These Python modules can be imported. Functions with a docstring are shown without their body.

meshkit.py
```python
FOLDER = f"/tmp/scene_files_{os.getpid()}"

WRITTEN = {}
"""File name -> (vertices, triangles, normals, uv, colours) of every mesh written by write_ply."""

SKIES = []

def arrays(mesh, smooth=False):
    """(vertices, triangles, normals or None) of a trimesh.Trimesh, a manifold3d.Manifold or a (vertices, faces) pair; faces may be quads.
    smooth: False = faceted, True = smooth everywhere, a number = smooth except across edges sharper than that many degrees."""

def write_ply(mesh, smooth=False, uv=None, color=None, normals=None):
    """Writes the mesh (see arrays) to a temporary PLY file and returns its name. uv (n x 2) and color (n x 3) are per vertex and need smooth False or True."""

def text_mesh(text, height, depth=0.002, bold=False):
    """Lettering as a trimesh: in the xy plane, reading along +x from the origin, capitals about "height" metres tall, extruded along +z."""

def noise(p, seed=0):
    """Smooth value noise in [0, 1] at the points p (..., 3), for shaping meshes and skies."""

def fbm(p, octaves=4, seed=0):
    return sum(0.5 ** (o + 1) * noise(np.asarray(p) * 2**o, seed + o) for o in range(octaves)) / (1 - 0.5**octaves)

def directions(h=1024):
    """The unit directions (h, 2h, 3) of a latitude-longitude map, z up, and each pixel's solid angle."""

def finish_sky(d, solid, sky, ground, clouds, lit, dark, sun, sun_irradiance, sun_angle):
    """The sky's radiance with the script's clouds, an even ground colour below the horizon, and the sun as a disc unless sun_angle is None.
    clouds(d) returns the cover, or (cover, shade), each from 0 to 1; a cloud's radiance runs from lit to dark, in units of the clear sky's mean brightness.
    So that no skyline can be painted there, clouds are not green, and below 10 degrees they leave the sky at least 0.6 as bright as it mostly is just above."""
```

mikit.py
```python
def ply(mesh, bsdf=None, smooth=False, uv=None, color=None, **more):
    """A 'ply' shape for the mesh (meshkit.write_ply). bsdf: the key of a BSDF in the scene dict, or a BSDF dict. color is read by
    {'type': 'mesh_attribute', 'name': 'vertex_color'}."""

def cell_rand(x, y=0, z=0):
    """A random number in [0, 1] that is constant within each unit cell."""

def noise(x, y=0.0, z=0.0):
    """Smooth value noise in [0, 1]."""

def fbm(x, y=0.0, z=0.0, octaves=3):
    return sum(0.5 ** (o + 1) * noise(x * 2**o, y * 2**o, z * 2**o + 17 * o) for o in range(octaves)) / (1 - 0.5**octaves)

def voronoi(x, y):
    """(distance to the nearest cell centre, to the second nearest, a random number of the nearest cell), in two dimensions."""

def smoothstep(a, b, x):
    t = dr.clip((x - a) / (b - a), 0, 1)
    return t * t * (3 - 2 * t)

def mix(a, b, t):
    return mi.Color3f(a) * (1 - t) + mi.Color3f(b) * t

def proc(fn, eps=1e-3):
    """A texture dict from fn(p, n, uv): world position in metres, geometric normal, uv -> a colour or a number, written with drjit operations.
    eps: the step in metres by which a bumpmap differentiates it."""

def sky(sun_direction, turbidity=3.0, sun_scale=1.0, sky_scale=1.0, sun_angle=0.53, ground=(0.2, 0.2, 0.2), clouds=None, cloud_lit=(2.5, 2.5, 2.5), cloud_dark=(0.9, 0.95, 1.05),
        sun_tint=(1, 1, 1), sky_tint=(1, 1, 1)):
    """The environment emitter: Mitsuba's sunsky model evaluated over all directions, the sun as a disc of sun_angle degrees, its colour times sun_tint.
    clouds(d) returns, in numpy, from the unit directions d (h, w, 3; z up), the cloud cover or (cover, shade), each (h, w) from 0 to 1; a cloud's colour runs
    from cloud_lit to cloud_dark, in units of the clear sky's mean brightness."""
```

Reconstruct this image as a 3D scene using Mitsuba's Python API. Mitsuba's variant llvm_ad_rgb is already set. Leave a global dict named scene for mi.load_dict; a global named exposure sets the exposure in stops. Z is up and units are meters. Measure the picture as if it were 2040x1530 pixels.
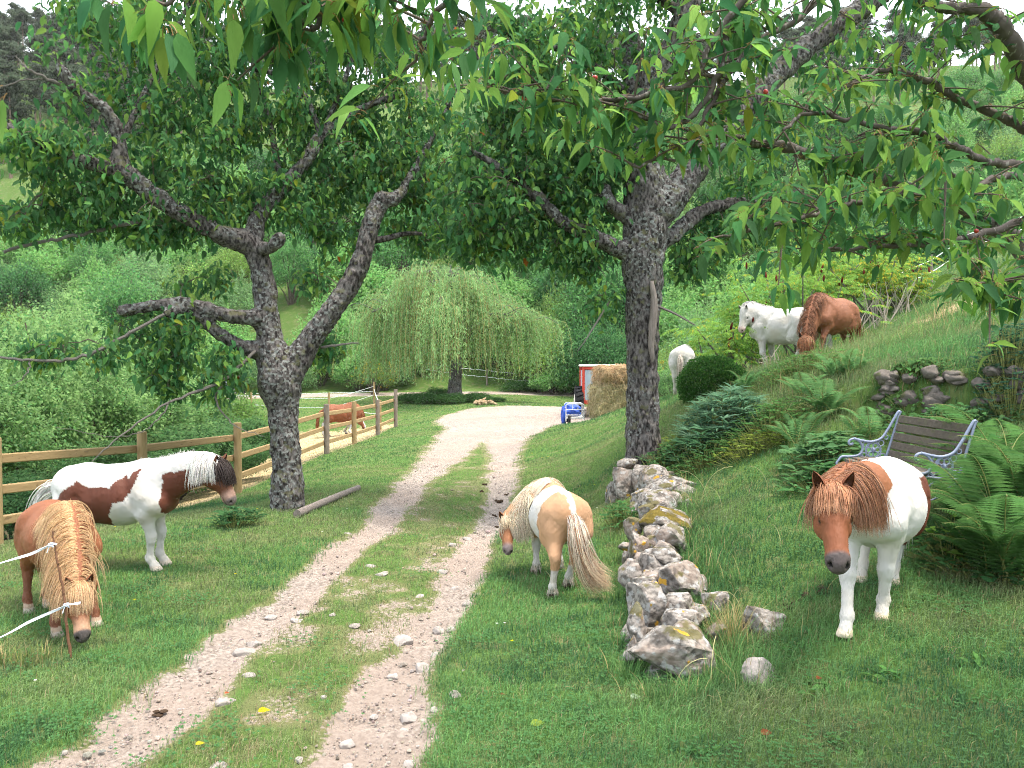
import math, random
import numpy as np, trimesh, drjit as dr, mitsuba as mi, mikit, meshkit
from scipy.interpolate import RBFInterpolator
from scipy.ndimage import map_coordinates
from scipy.spatial import cKDTree
T = mi.ScalarTransform4f
rng = np.random.default_rng(7)
random.seed(7)
scene, labels = {}, {}

# ---------------------------------------------------------------- camera, sky, exposure
FPX, HORIZON = 1664.0, 716.0
EYE = np.array([0.0, 0.0, 2.06])
PITCH = math.atan((765 - HORIZON) / FPX)
FWD = np.array([0, math.cos(PITCH), -math.sin(PITCH)]); UP = np.array([0, math.sin(PITCH), math.cos(PITCH)])
scene['camera'] = {'type': 'perspective', 'fov': 2 * math.degrees(math.atan(1020 / FPX)), 'fov_axis': 'x', 'near_clip': 0.1, 'far_clip': 2000.0,
                   'to_world': T().look_at(origin=EYE.tolist(), target=(EYE + FWD).tolist(), up=[0, 0, 1])}
scene['daylight'] = mikit.sky([0.30, -0.12, 0.95], turbidity=3, sun_scale=0.55, sun_angle=20, clouds=lambda d: 1.0,
                              cloud_lit=(2.45, 2.62, 2.88), sun_tint=(.94, 1.0, 1.08))
exposure = 3.1


def at(px, py, Y):
    """The point at depth Y (metres north of the camera) seen at a pixel of the 2040 x 1530 photograph."""
    d = np.array([(px - 1020) / FPX, 0, 0]) + (765 - py) / FPX * UP + FWD
    return EYE + d * (Y / d[1])


def X(px, Y):
    return (px - 1020) / FPX * Y


# ---------------------------------------------------------------- helpers
_count = {}


def num(name):
    n = _count.get(name, 0)
    _count[name] = n + 1
    return name if n == 0 else f'{name}_{n:03d}'


def thing(name, label, cat, group=None, kind=None):
    k = num(name)
    labels[k] = {'label': label, 'category': cat}
    if group: labels[k]['group'] = group
    if kind: labels[k]['kind'] = kind
    return k


def put(key, mesh, bsdf, smooth=False, **kw):
    scene[key] = mikit.ply(mesh, bsdf, smooth=smooth, **kw)
    return key


def part(parent, name, mesh, bsdf, smooth=False, label=None, kind=None, **kw):
    k = put(num(parent + '__' + name), mesh, bsdf, smooth, **kw)
    if label or kind:
        labels[k] = {a: b for a, b in (('label', label), ('kind', kind)) if b}
    return k


def solo(name, label, cat, mesh, bsdf, smooth=False, group=None, kind=None, **kw):
    return put(thing(name, label, cat, group, kind), mesh, bsdf, smooth, **kw)


def structure(name, mesh, bsdf, smooth=False, **kw):
    labels[name] = {'label': name.replace('_', ' '), 'kind': 'structure'}
    return put(name, mesh, bsdf, smooth, **kw)


def cat_mesh(ms):
    return trimesh.util.concatenate(ms)


def nrm(v):
    v = np.asarray(v, float)
    return v / (np.linalg.norm(v, axis=-1, keepdims=True) + 1e-12)


def sstep(a, b, x):
    t = np.clip((np.asarray(x, float) - a) / (b - a), 0, 1)
    return t * t * (3 - 2 * t)


def spline(pts, n):
    """Catmull-Rom through the points (any dimension), n samples."""
    P = np.asarray(pts, float)
    P = np.vstack([2 * P[0] - P[1], P, 2 * P[-1] - P[-2]])
    t = np.linspace(0, len(P) - 3 - 1e-9, n)
    i = t.astype(int); u = (t - i)[:, None]
    a, b, c, d = P[i], P[i + 1], P[i + 2], P[i + 3]
    return 0.5 * (2 * b + (c - a) * u + (2 * a - 5 * b + 4 * c - d) * u ** 2 + (3 * b - a - 3 * c + d) * u ** 3)


def tube(p, r, sides=6, caps=True, twist=0.0):
    """A tube along a polyline with radius r (number or array)."""
    p = np.asarray(p, float); n = len(p); r = np.broadcast_to(r, (n,))
    t = nrm(np.gradient(p, axis=0))
    ref = np.array([0, 0, 1.0]) if abs(t[0][2]) < 0.9 else np.array([1.0, 0, 0])
    a = np.empty_like(p); v = nrm(np.cross(t[0], ref))
    for i in range(n):
        v = nrm(v - t[i] * (v @ t[i])); a[i] = v
    b = np.cross(t, a)
    an = np.arange(sides) * 2 * np.pi / sides + twist
    V = p[:, None] + r[:, None, None] * (np.cos(an)[None, :, None] * a[:, None] + np.sin(an)[None, :, None] * b[:, None])
    i, j = np.meshgrid(np.arange(n - 1), np.arange(sides), indexing='ij')
    q = np.stack([i * sides + j, i * sides + (j + 1) % sides, (i + 1) * sides + (j + 1) % sides, (i + 1) * sides + j], -1).reshape(-1, 4)
    F = np.vstack([q[:, [0, 1, 2]], q[:, [0, 2, 3]]]); V = V.reshape(-1, 3)
    if caps:
        k = len(V); V = np.vstack([V, p[0], p[-1]]); s = np.arange(sides)
        F = np.vstack([F, np.stack([np.full(sides, k), (s + 1) % sides, s], 1), np.stack([np.full(sides, k + 1), (n - 1) * sides + s, (n - 1) * sides + (s + 1) % sides], 1)])
    return trimesh.Trimesh(V, F, process=False)


def bevel_box(sx, sy, sz, b=0.01):
    """A box of full sizes with chamfered edges, centred."""
    pts = []
    for x in (-1, 1):
        for y in (-1, 1):
            for z in (-1, 1):
                c = np.array([x * sx / 2, y * sy / 2, z * sz / 2]); s = np.array([x, y, z]) * b
                for k in range(3):
                    q = c - s; q[k] = c[k]; pts.append(q)
    return trimesh.convex.convex_hull(np.array(pts))


def box_at(c, size, b=0.01, rz=0.0, tilt=None):
    m = bevel_box(*size, b)
    if tilt is not None: m.apply_transform(trimesh.transformations.rotation_matrix(tilt[0], tilt[1]))
    m.apply_transform(trimesh.transformations.rotation_matrix(rz, [0, 0, 1])); m.apply_translation(c)
    return m


def plank(a, b, w, t, bev=0.006, up=(0, 0, 1)):
    """A board from a to b, w wide along up, t thick."""
    a, b = np.asarray(a, float), np.asarray(b, float)
    x = nrm(b - a); y = nrm(np.cross(up, x)); z = np.cross(x, y)
    m = bevel_box(np.linalg.norm(b - a), t, w, bev)
    M = np.eye(4); M[:3, 0], M[:3, 1], M[:3, 2], M[:3, 3] = x, y, z, (a + b) / 2
    m.apply_transform(M)
    return m


def rock(size, seed, sub=3, rough=0.22, cuts=7):
    """A broken field stone: a sphere cut by random planes, with noise."""
    r = np.random.default_rng(seed)
    m = trimesh.creation.icosphere(sub, 1.0)
    v = m.vertices.copy()
    for _ in range(cuts):
        n = nrm(r.normal(size=3)); d = r.uniform(0.50, 0.82)
        k = np.maximum(v @ n - d, 0); v -= k[:, None] * n * 0.96
    v *= (1 + rough * (meshkit.fbm(v * 1.7 + seed * 3.1, 4, seed) - 0.5))[:, None]
    v += (meshkit.noise(v * 7 + seed, seed)[:, None] - 0.5) * 0.05 * nrm(v)
    m.vertices = v / np.abs(v).max(0) * np.asarray(size) / 2
    return m


def strands_mesh(P, R, sides=3):
    """P (n, k, 3) polylines and R (n, k) radii -> one mesh of thin tubes (vectorised)."""
    n, k, _ = P.shape
    t = nrm(np.gradient(P, axis=1))
    ref = np.where(np.abs(t[..., 2:]) < 0.9, [0, 0, 1.0], [1.0, 0, 0])
    a = nrm(np.cross(t, ref)); b = np.cross(t, a)
    an = np.arange(sides) * 2 * np.pi / sides
    V = P[:, :, None] + R[:, :, None, None] * (np.cos(an)[:, None] * a[:, :, None] + np.sin(an)[:, None] * b[:, :, None])
    i, j = np.meshgrid(np.arange(k - 1), np.arange(sides), indexing='ij')
    q = np.stack([i * sides + j, i * sides + (j + 1) % sides, (i + 1) * sides + (j + 1) % sides, (i + 1) * sides + j], -1).reshape(-1, 4)
    F = np.vstack([q[:, [0, 1, 2]], q[:, [0, 2, 3]]])
    F = (F[None] + (np.arange(n) * k * sides)[:, None, None]).reshape(-1, 3)
    return trimesh.Trimesh(V.reshape(-1, 3), F, process=False)


def leaves(base, axis, normal, L, W, droop, color, n=2, fold=0.25):
    """Many leaves as one mesh. base, axis, normal (m, 3); L, W, droop (m,). n stations. Returns (mesh, colours)."""
    m = len(base); axis = nrm(axis); side = nrm(np.cross(axis, normal)); nn = np.cross(side, axis)
    if n == 0:
        c = base + axis * (L * .5)[:, None] - nn * (droop * L * .25 + W * fold * .3)[:, None]; e = side * (W * .5)[:, None]; u = nn * (W * fold)[:, None]
        V = np.stack([base, c - e + u, c + e + u, base + axis * L[:, None] - nn * (droop * L)[:, None]], 1)
        F = (np.array([[0, 2, 1], [1, 2, 3]])[None] + (np.arange(m) * 4)[:, None, None]).reshape(-1, 3)
        return trimesh.Trimesh(V.reshape(-1, 3), F, process=False), np.repeat(color, 4, axis=0)
    prof = {1: [(0.45, 1.0)], 2: [(0.28, 0.88), (0.66, 0.86)], 3: [(0.18, 0.74), (0.42, 1.0), (0.76, 0.52)]}[n]
    rows = [base[:, None]]
    pos = lambda s: base + axis * (L * s)[:, None] - nn * (droop * L * s * s)[:, None]
    for s, w in prof:
        c = pos(s); e = side * (W * w * 0.5)[:, None]; u = nn * (W * w * fold)[:, None]
        rows.append(np.stack([c - e + u, c, c + e + u], 1))
    rows.append(pos(1.0)[:, None])
    V = np.concatenate(rows, 1); k = V.shape[1]
    F = [[0, 2, 1], [0, 3, 2]]
    for i in range(n - 1):
        a = 1 + 3 * i; b = a + 3
        F += [[a, a + 1, b], [a + 1, b + 1, b], [a + 1, a + 2, b + 1], [a + 2, b + 2, b + 1]]
    a = 1 + 3 * (n - 1); F += [[a, a + 1, k - 1], [a + 1, a + 2, k - 1]]
    F = (np.array(F)[None] + (np.arange(m) * k)[:, None, None]).reshape(-1, 3)
    return trimesh.Trimesh(V.reshape(-1, 3), F, process=False), np.repeat(color, k, axis=0)


def rand_dirs(n, r=rng):
    return nrm(r.normal(size=(n, 3)))


def tint(base, n, var=0.15, hue=0.12, r=rng):
    """n colours around a base colour."""
    b = np.asarray(base, float)
    return np.clip(b * (1 + var * r.normal(size=(n, 1))) * (1 + hue * r.normal(size=(n, 3)) * [1, .5, .8]), 0.004, 0.95)

# ---------------------------------------------------------------- materials
VC = {'type': 'mesh_attribute', 'name': 'vertex_color'}


def mat(name, color, rough=0.8, spec=0.3, two=True, bump=None, **kw):
    b = {'type': 'principled', 'base_color': color if isinstance(color, dict) else {'type': 'rgb', 'value': list(color)}, 'roughness': rough, 'specular': spec, **kw}
    if bump: b = {'type': 'bumpmap', 'arbitrary': mikit.proc(bump[0], bump[2] if len(bump) > 2 else 1e-3), 'bsdf': b, 'scale': bump[1]}
    scene['mat_' + name] = {'type': 'twosided', 'bsdf': b} if two else b
    return 'mat_' + name


def leafmat(name, trans=0.7, rough=0.45, spec=0.5, color=VC):
    scene['mat_' + name] = {'type': 'principledthin', 'base_color': color, 'diff_trans': trans, 'roughness': rough, 'eta': 1.3 + 0.2 * spec}
    return 'mat_' + name


P_ = mikit
M_LEAF = leafmat('leaf', 1.1, 0.33, 0.7)
M_FAR = leafmat('far_leaf', 1.0, 0.6, 0.3)
M_GRASS = leafmat('grass', 0.55, 0.6, 0.3)
M_COAT = mat('coat', VC, 0.6, 0.25, sheen=0.25, two=True, bump=(lambda p, n, uv: P_.fbm(p.x * 90, p.y * 90, p.z * 38, 3), 0.006))
M_HAIR = mat('hair', VC, 0.5, 0.35)
M_EYE = mat('eye', (0.012, 0.008, 0.006), 0.12, 0.6)
M_VC = mat('painted', VC, 0.75, 0.3)


def f_bark(p, n, uv):
    big = P_.fbm(p.x * 2.2, p.y * 2.2, p.z * 1.4, 3)
    f = P_.fbm(p.x * 42, p.y * 42, p.z * 13, 4)
    c = P_.mix((0.018, 0.015, 0.0145), (0.145, 0.133, 0.128), P_.smoothstep(0.28, 0.75, f))
    li = P_.fbm(p.x * 34 + 9, p.y * 34, p.z * 30, 4)
    c = P_.mix(c, (0.23, 0.245, 0.235), P_.smoothstep(0.50, 0.66, li) * P_.smoothstep(0.34, 0.56, big) * 0.8)
    ye = P_.fbm(p.x * 12 + 31, p.y * 12, p.z * 12, 3)
    return P_.mix(c, (0.12, 0.12, 0.06), P_.smoothstep(0.60, 0.72, ye) * 0.55)


def b_bark(p, n, uv):
    return P_.fbm(p.x * 20, p.y * 20, p.z * 8, 4)


M_BARK = mat('bark', mikit.proc(f_bark), 0.9, 0.15, bump=(b_bark, 0.05))


def f_bark3(p, n, uv):
    f = P_.fbm(p.x * 30, p.y * 30, p.z * 30, 3)
    c = P_.mix((0.06, 0.048, 0.042), (0.12, 0.10, 0.09), f)
    k = P_.noise(p.x * 130, p.y * 45, p.z * 45)
    return P_.mix(c, (0.26, 0.245, 0.225), P_.smoothstep(0.72, 0.82, k) * 0.7)


M_BARK3 = mat('young_bark', mikit.proc(f_bark3), 0.7, 0.25)
M_TWIG = mat('twig', (0.10, 0.08, 0.065), 0.85, 0.2)
M_TWIG2 = mat('pale_twig', (0.13, 0.118, 0.108), 0.85, 0.2)


def f_wood(p, n, uv):
    g = P_.fbm(p.x * 5, p.y * 5, p.z * 60, 4)
    c = P_.mix((0.25, 0.165, 0.08), (0.40, 0.285, 0.155), g)
    return P_.mix(c, (0.13, 0.085, 0.045), P_.smoothstep(0.66, 0.74, P_.fbm(p.x * 11, p.y * 11, p.z * 25, 3)) * 0.6)


M_RAIL = mat('rail_wood', mikit.proc(f_wood), 0.8, 0.2)


def f_post(p, n, uv):
    g = P_.fbm(p.x * 50, p.y * 50, p.z * 4, 4)
    return P_.mix((0.25, 0.17, 0.08), (0.38, 0.28, 0.155), g)


M_POST = mat('post_wood', mikit.proc(f_post), 0.8, 0.2)


def f_grey(p, n, uv):
    g = P_.fbm(p.x * 9, p.y * 40, p.z * 40, 4)
    c = P_.mix((0.06, 0.05, 0.04), (0.145, 0.125, 0.105), g)
    return P_.mix(c, (0.10, 0.11, 0.05), P_.smoothstep(0.6, 0.7, P_.fbm(p.x * 14, p.y * 14, p.z * 14, 3)) * 0.5)


M_GREYWOOD = mat('weathered_wood', mikit.proc(f_grey), 0.85, 0.2)


def f_greypost(p, n, uv):
    g = P_.fbm(p.x * 60, p.y * 60, p.z * 5, 4)
    return P_.mix((0.15, 0.12, 0.10), (0.28, 0.235, 0.20), g)


M_GREYPOST = mat('weathered_post', mikit.proc(f_greypost), 0.85, 0.2)


def f_stone(p, n, uv):
    f = P_.fbm(p.x * 30, p.y * 30, p.z * 30, 4)
    c = P_.mix((0.085, 0.075, 0.066), (0.31, 0.282, 0.258), P_.smoothstep(0.22, 0.74, f))
    c = P_.mix(c, (0.30, 0.23, 0.19), P_.smoothstep(0.5, 0.66, P_.fbm(p.x * 5, p.y * 5, p.z * 5, 3)) * 0.5)
    li = P_.fbm(p.x * 24 + 5, p.y * 24, p.z * 24, 4)
    c = P_.mix(c, (0.36, 0.365, 0.36), P_.smoothstep(0.56, 0.66, li) * 0.7)
    dk = P_.fbm(p.x * 11 + 51, p.y * 11, p.z * 11, 4)
    c = P_.mix(c, (0.045, 0.04, 0.036), P_.smoothstep(0.54, 0.70, dk) * 0.65)
    ms = P_.fbm(p.x * 6 + 77, p.y * 6, p.z * 6, 4) + 0.16 * n.z
    c = P_.mix(c, (0.095, 0.085, 0.025), P_.smoothstep(0.68, 0.76, ms) * 0.8)
    og = P_.fbm(p.x * 10 + 21, p.y * 10 + 3, p.z * 10, 3)
    return P_.mix(c, (0.42, 0.24, 0.035), P_.smoothstep(0.735, 0.76, og))


def b_stone(p, n, uv):
    return P_.fbm(p.x * 35, p.y * 35, p.z * 35, 4) + 0.5 * P_.fbm(p.x * 9, p.y * 9, p.z * 9, 2)


M_STONE = mat('stone', mikit.proc(f_stone), 0.9, 0.2, bump=(b_stone, 0.022))


def f_moss(p, n, uv):
    c = f_stone(p, n, uv)
    ms = P_.fbm(p.x * 12 + 7, p.y * 12, p.z * 12, 4)
    return P_.mix(c, P_.mix((0.07, 0.06, 0.015), (0.16, 0.12, 0.03), ms), P_.smoothstep(0.0, 0.3, n.z + ms - 0.5) * P_.smoothstep(0.36, 0.5, ms))


M_MOSSY = mat('mossy_stone', mikit.proc(f_moss), 0.95, 0.1, bump=(b_stone, 0.028))


def f_gravelstone(p, n, uv):
    f = P_.fbm(p.x * 25, p.y * 25, p.z * 25, 3)
    return P_.mix((0.18, 0.155, 0.14), (0.40, 0.365, 0.34), f)


M_PEBBLE = mat('pebble', mikit.proc(f_gravelstone), 0.9, 0.2, bump=(b_stone, 0.012))
M_PEBBLEVC = mat('pebbles', VC, 0.9, 0.2)


def f_ground(p, n, uv):
    """uv.x: how bare the gravel of the track is; uv.y: how dry and strawy the ground is."""
    fine = P_.fbm(p.x * 55, p.y * 55, p.z * 20, 4)
    mid = P_.fbm(p.x * 5, p.y * 5, 0.0, 4)
    low = P_.fbm(p.x * 0.8, p.y * 0.8, 3.0, 3)
    soil = P_.mix((0.040, 0.07, 0.018), (0.085, 0.15, 0.036), fine)
    soil = P_.mix(soil, (0.15, 0.13, 0.07), P_.smoothstep(0.5, 0.75, mid) * 0.45 + P_.smoothstep(0.12, 0.3, uv.x) * 0.5)
    straw = P_.mix((0.22, 0.165, 0.09), (0.42, 0.33, 0.20), fine)
    straw = P_.mix(straw, (0.12, 0.14, 0.05), P_.smoothstep(0.58, 0.75, mid) * 0.5)
    grav = P_.mix((0.145, 0.119, 0.102), (0.30, 0.258, 0.228), P_.smoothstep(0.2, 0.8, fine))
    grav = P_.mix(grav, (0.23, 0.18, 0.15), P_.smoothstep(0.4, 0.7, low) * 0.6)
    c = P_.mix(soil, straw, P_.smoothstep(0.35, 0.65, uv.y + (mid - 0.5) * 0.8 + (fine - 0.5) * 0.5))
    return P_.mix(c, grav, P_.smoothstep(0.36, 0.62, uv.x + (mid - 0.5) * 0.75 + (fine - 0.5) * 0.7))


M_GROUND = mat('ground', mikit.proc(f_ground), 0.95, 0.1)

# ---------------------------------------------------------------- terrain
CP = [(-3, 3, 0), (-1.5, 2, 0), (0, 3, 0), (0, 0, 0.35), (1.5, 3, .03), (0.2, 6, 0), (-3, 6, 0), (-2, 9, 0), (0.3, 9, 0), (-1, 13, 0), (.9, 13, 0.02), (-2, 18, 0), (0, 18, 0), (-1, 24, 0), (0.5, 23, 0), (0, 30, 0), (-3, 30, -.2),
      (-1, 36, 0), (3, 36, 0), (-2.8, 41, 0), (8, 45, 0.1), (0, 46, 0.1), (-10, 46, 0), (9, 38, 0.4), (-4, 6, 0), (-6, 5, 0), (-7, 2, 0.1), (-4.4, 8.1, 0), (-3.2, 8.1, 0), (-5.9, 9.5, -.08), (-5.33, 12, -.23), (-4.9, 14.9, -.34),
      (-4.7, 17.8, -.33), (-4.62, 20.8, -.3), (-4.64, 24.5, -.43), (-4.6, 28.5, -.5), (-4.3, 31, -.45), (-3.1, 11.5, 0), (-3.0, 17, -.05), (-6.6, 32, -.8), (-9, 28, -1), (-8, 20, -.9), (-8, 14, -.9), (-9, 10, -.9), (-13, 20, -1.3),
      (-12, 35, -.8), (-16, 46, -.1), (1.37, 11.7, 0.02), (1.0, 7.4, 0.02), (.72, 5.2, 0), (.9, 4.2, 0.02), (1.55, 5.0, .11), (1.9, 7.4, .38), (1.4, 9, .2), (2.3, 11, .65), (1.75, 5.6, .13), (2.1, 5.3, .32), (2.4, 6.2, .40), (2.43, 3.97, .12),
      (3.2, 4.5, .3), (3.9, 6.2, .5), (3.27, 8, .70), (2.45, 8.5, .61), (4.1, 8.9, .92), (4.2, 7.0, .70), (3.4, 7.2, .64), (1.8, 11.5, .64), (3.0, 10.5, 1.03), (3.0, 13.5, 1.46), (4.2, 14.5, 1.81), (5.26, 12.5, 2.03), (4.84, 10.6, 1.9), (4.4, 9.7, 1.25),
      (5.82, 9.5, 1.94), (5.18, 8.8, 1.28), (6.6, 8.4, 1.96), (6.0, 7.9, 1.3), (6.2, 16.6, 1.97), (5.45, 16.8, 1.82), (3.4, 17, 1.36), (7.9, 15, 3.1), (9.2, 15, 3.47), (12, 24, 4.0), (8.2, 20, 2.5), (15.9, 26, 5.75), (7.5, 26, 3.0),
      (8, 11, 2.6), (10, 8, 3.0), (0.6, 22.3, 0.02), (2.4, 18, .83), (1.29, 16.5, .24), (2.64, 20, .87), (3, 25, .35), (5, 28, .3), (3.5, 31, .1), (4.4, 22, 1.0), (6.5, 24.5, 2.0), (10, 34, 2.2), (14, 36, 4)]
CP = np.array(CP, float)
_rbf = RBFInterpolator(CP[:, :2], CP[:, 2], kernel='linear', smoothing=0.01)
_rbf2 = RBFInterpolator(CP[:, :2], CP[:, 2], kernel='thin_plate_spline', smoothing=0.05)


def hill(x, y):
    d = y + 0.10 * x
    z = 0.47 * np.maximum(d - 50, 0) + 0.0
    z = np.where(d > 130, 37.6 + 0.42 * (d - 130), z)
    z = np.where(d > 205, 69 + 0.05 * (d - 205), z) * (1 + .22 * (1 - sstep(-110, -25, x)) * sstep(80, 170, d))
    q = np.stack([x * 0.03, y * 0.03, x * 0], -1)
    return z * (0.88 + 0.24 * meshkit.fbm(q, 3, 5)) + 0.3


def _near(x, y):
    # the retaining wall behind the bench: a steep face, made by squeezing the slope across its line
    A, B = np.array([4.45, 10.35]), np.array([6.9, 7.85]); t = (B - A) / np.linalg.norm(B - A); n = np.array([-t[1], t[0]])
    s = (x - A[0]) * n[0] + (y - A[1]) * n[1]; l = (x - A[0]) * t[0] + (y - A[1]) * t[1]
    w = sstep(-.8, .5, l) * (1 - sstep(3.2, 5, l)) * (np.abs(s) < .7); s2 = np.sign(s) * .7 * (np.abs(s) / .7) ** .25
    x = x + n[0] * (s2 - s) * w; y = y + n[1] * (s2 - s) * w
    q = np.stack([np.clip(x, -14, 16), np.clip(y, -1, 46)], -1).reshape(-1, 2)
    a = 0.35 * _rbf(q) + 0.65 * _rbf2(q)
    return a.reshape(np.shape(x))


def height_slow(x, y):
    x, y = np.asarray(x, float), np.asarray(y, float)
    w = sstep(44, 56, y)
    h = _near(x, y) * (1 - w) + hill(x, y) * w
    # outside the surveyed strip: the slope goes on up to the right, falls a little to the left
    h = h + np.maximum(x - 16, 0) * 0.22 * (1 - w) - np.clip(-14 - x, 0, 12) * 0.05 * (1 - w)
    return h


# a lookup grid for speed
GX, GY = np.arange(-40, 40.01, 0.12), np.arange(-6, 70.01, 0.12)
_gx, _gy = np.meshgrid(GX, GY, indexing='ij')
_gc = np.empty_like(_gx)
for _i in range(0, len(GX), 60): _gc[_i:_i + 60] = height_slow(_gx[_i:_i + 60], _gy[_i:_i + 60])


def ground0(x, y):
    x, y = np.atleast_1d(np.asarray(x, float)), np.atleast_1d(np.asarray(y, float))
    h = map_coordinates(_gc, [(x - GX[0]) / 0.12, (y - GY[0]) / 0.12], order=1, mode='nearest')
    far = (y > 69.5) | (np.abs(x) > 39.5)
    if far.any(): h[far] = height_slow(x[far], y[far])
    return h


# the track's two ruts: (y, x, half width)
def flat(px, py):
    Y = FPX * 2.06 / (py - HORIZON)
    return [Y, X(px, Y)]


RUT_L = np.array(sorted([flat(-120, 1700) + [.30], flat(190, 1500) + [.34], flat(330, 1390) + [.33], flat(455, 1285) + [.32], flat(560, 1200) + [.30], flat(650, 1125) + [.29], flat(735, 1050) + [.30], flat(810, 975) + [.34], flat(868, 920) + [.42], flat(915, 875) + [.75], flat(955, 845) + [1.25], [33, -.9, 1.6], [38, 1.5, 1.6], [60, 6, 2]]))
RUT_R = np.array(sorted([flat(640, 1800) + [.42], flat(715, 1500) + [.40], flat(790, 1380) + [.36], flat(850, 1270) + [.26], flat(900, 1180) + [.26], flat(940, 1100) + [.27], flat(975, 1030) + [.30], flat(995, 970) + [.33], flat(1005, 910) + [.38], flat(1010, 870) + [.75], flat(1040, 838) + [1.6], [33, 1.0, 2.0], [38, 3, 2], [60, 8, 2]]))


def rutmask(x, y, R, soft):
    c, w = np.interp(y, R[:, 0], R[:, 1]), np.interp(y, R[:, 0], R[:, 2]) * (.72 + .20 * sstep(12, 22, y))
    return 1 - sstep(-soft, soft, np.abs(x - c) - w)


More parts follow.
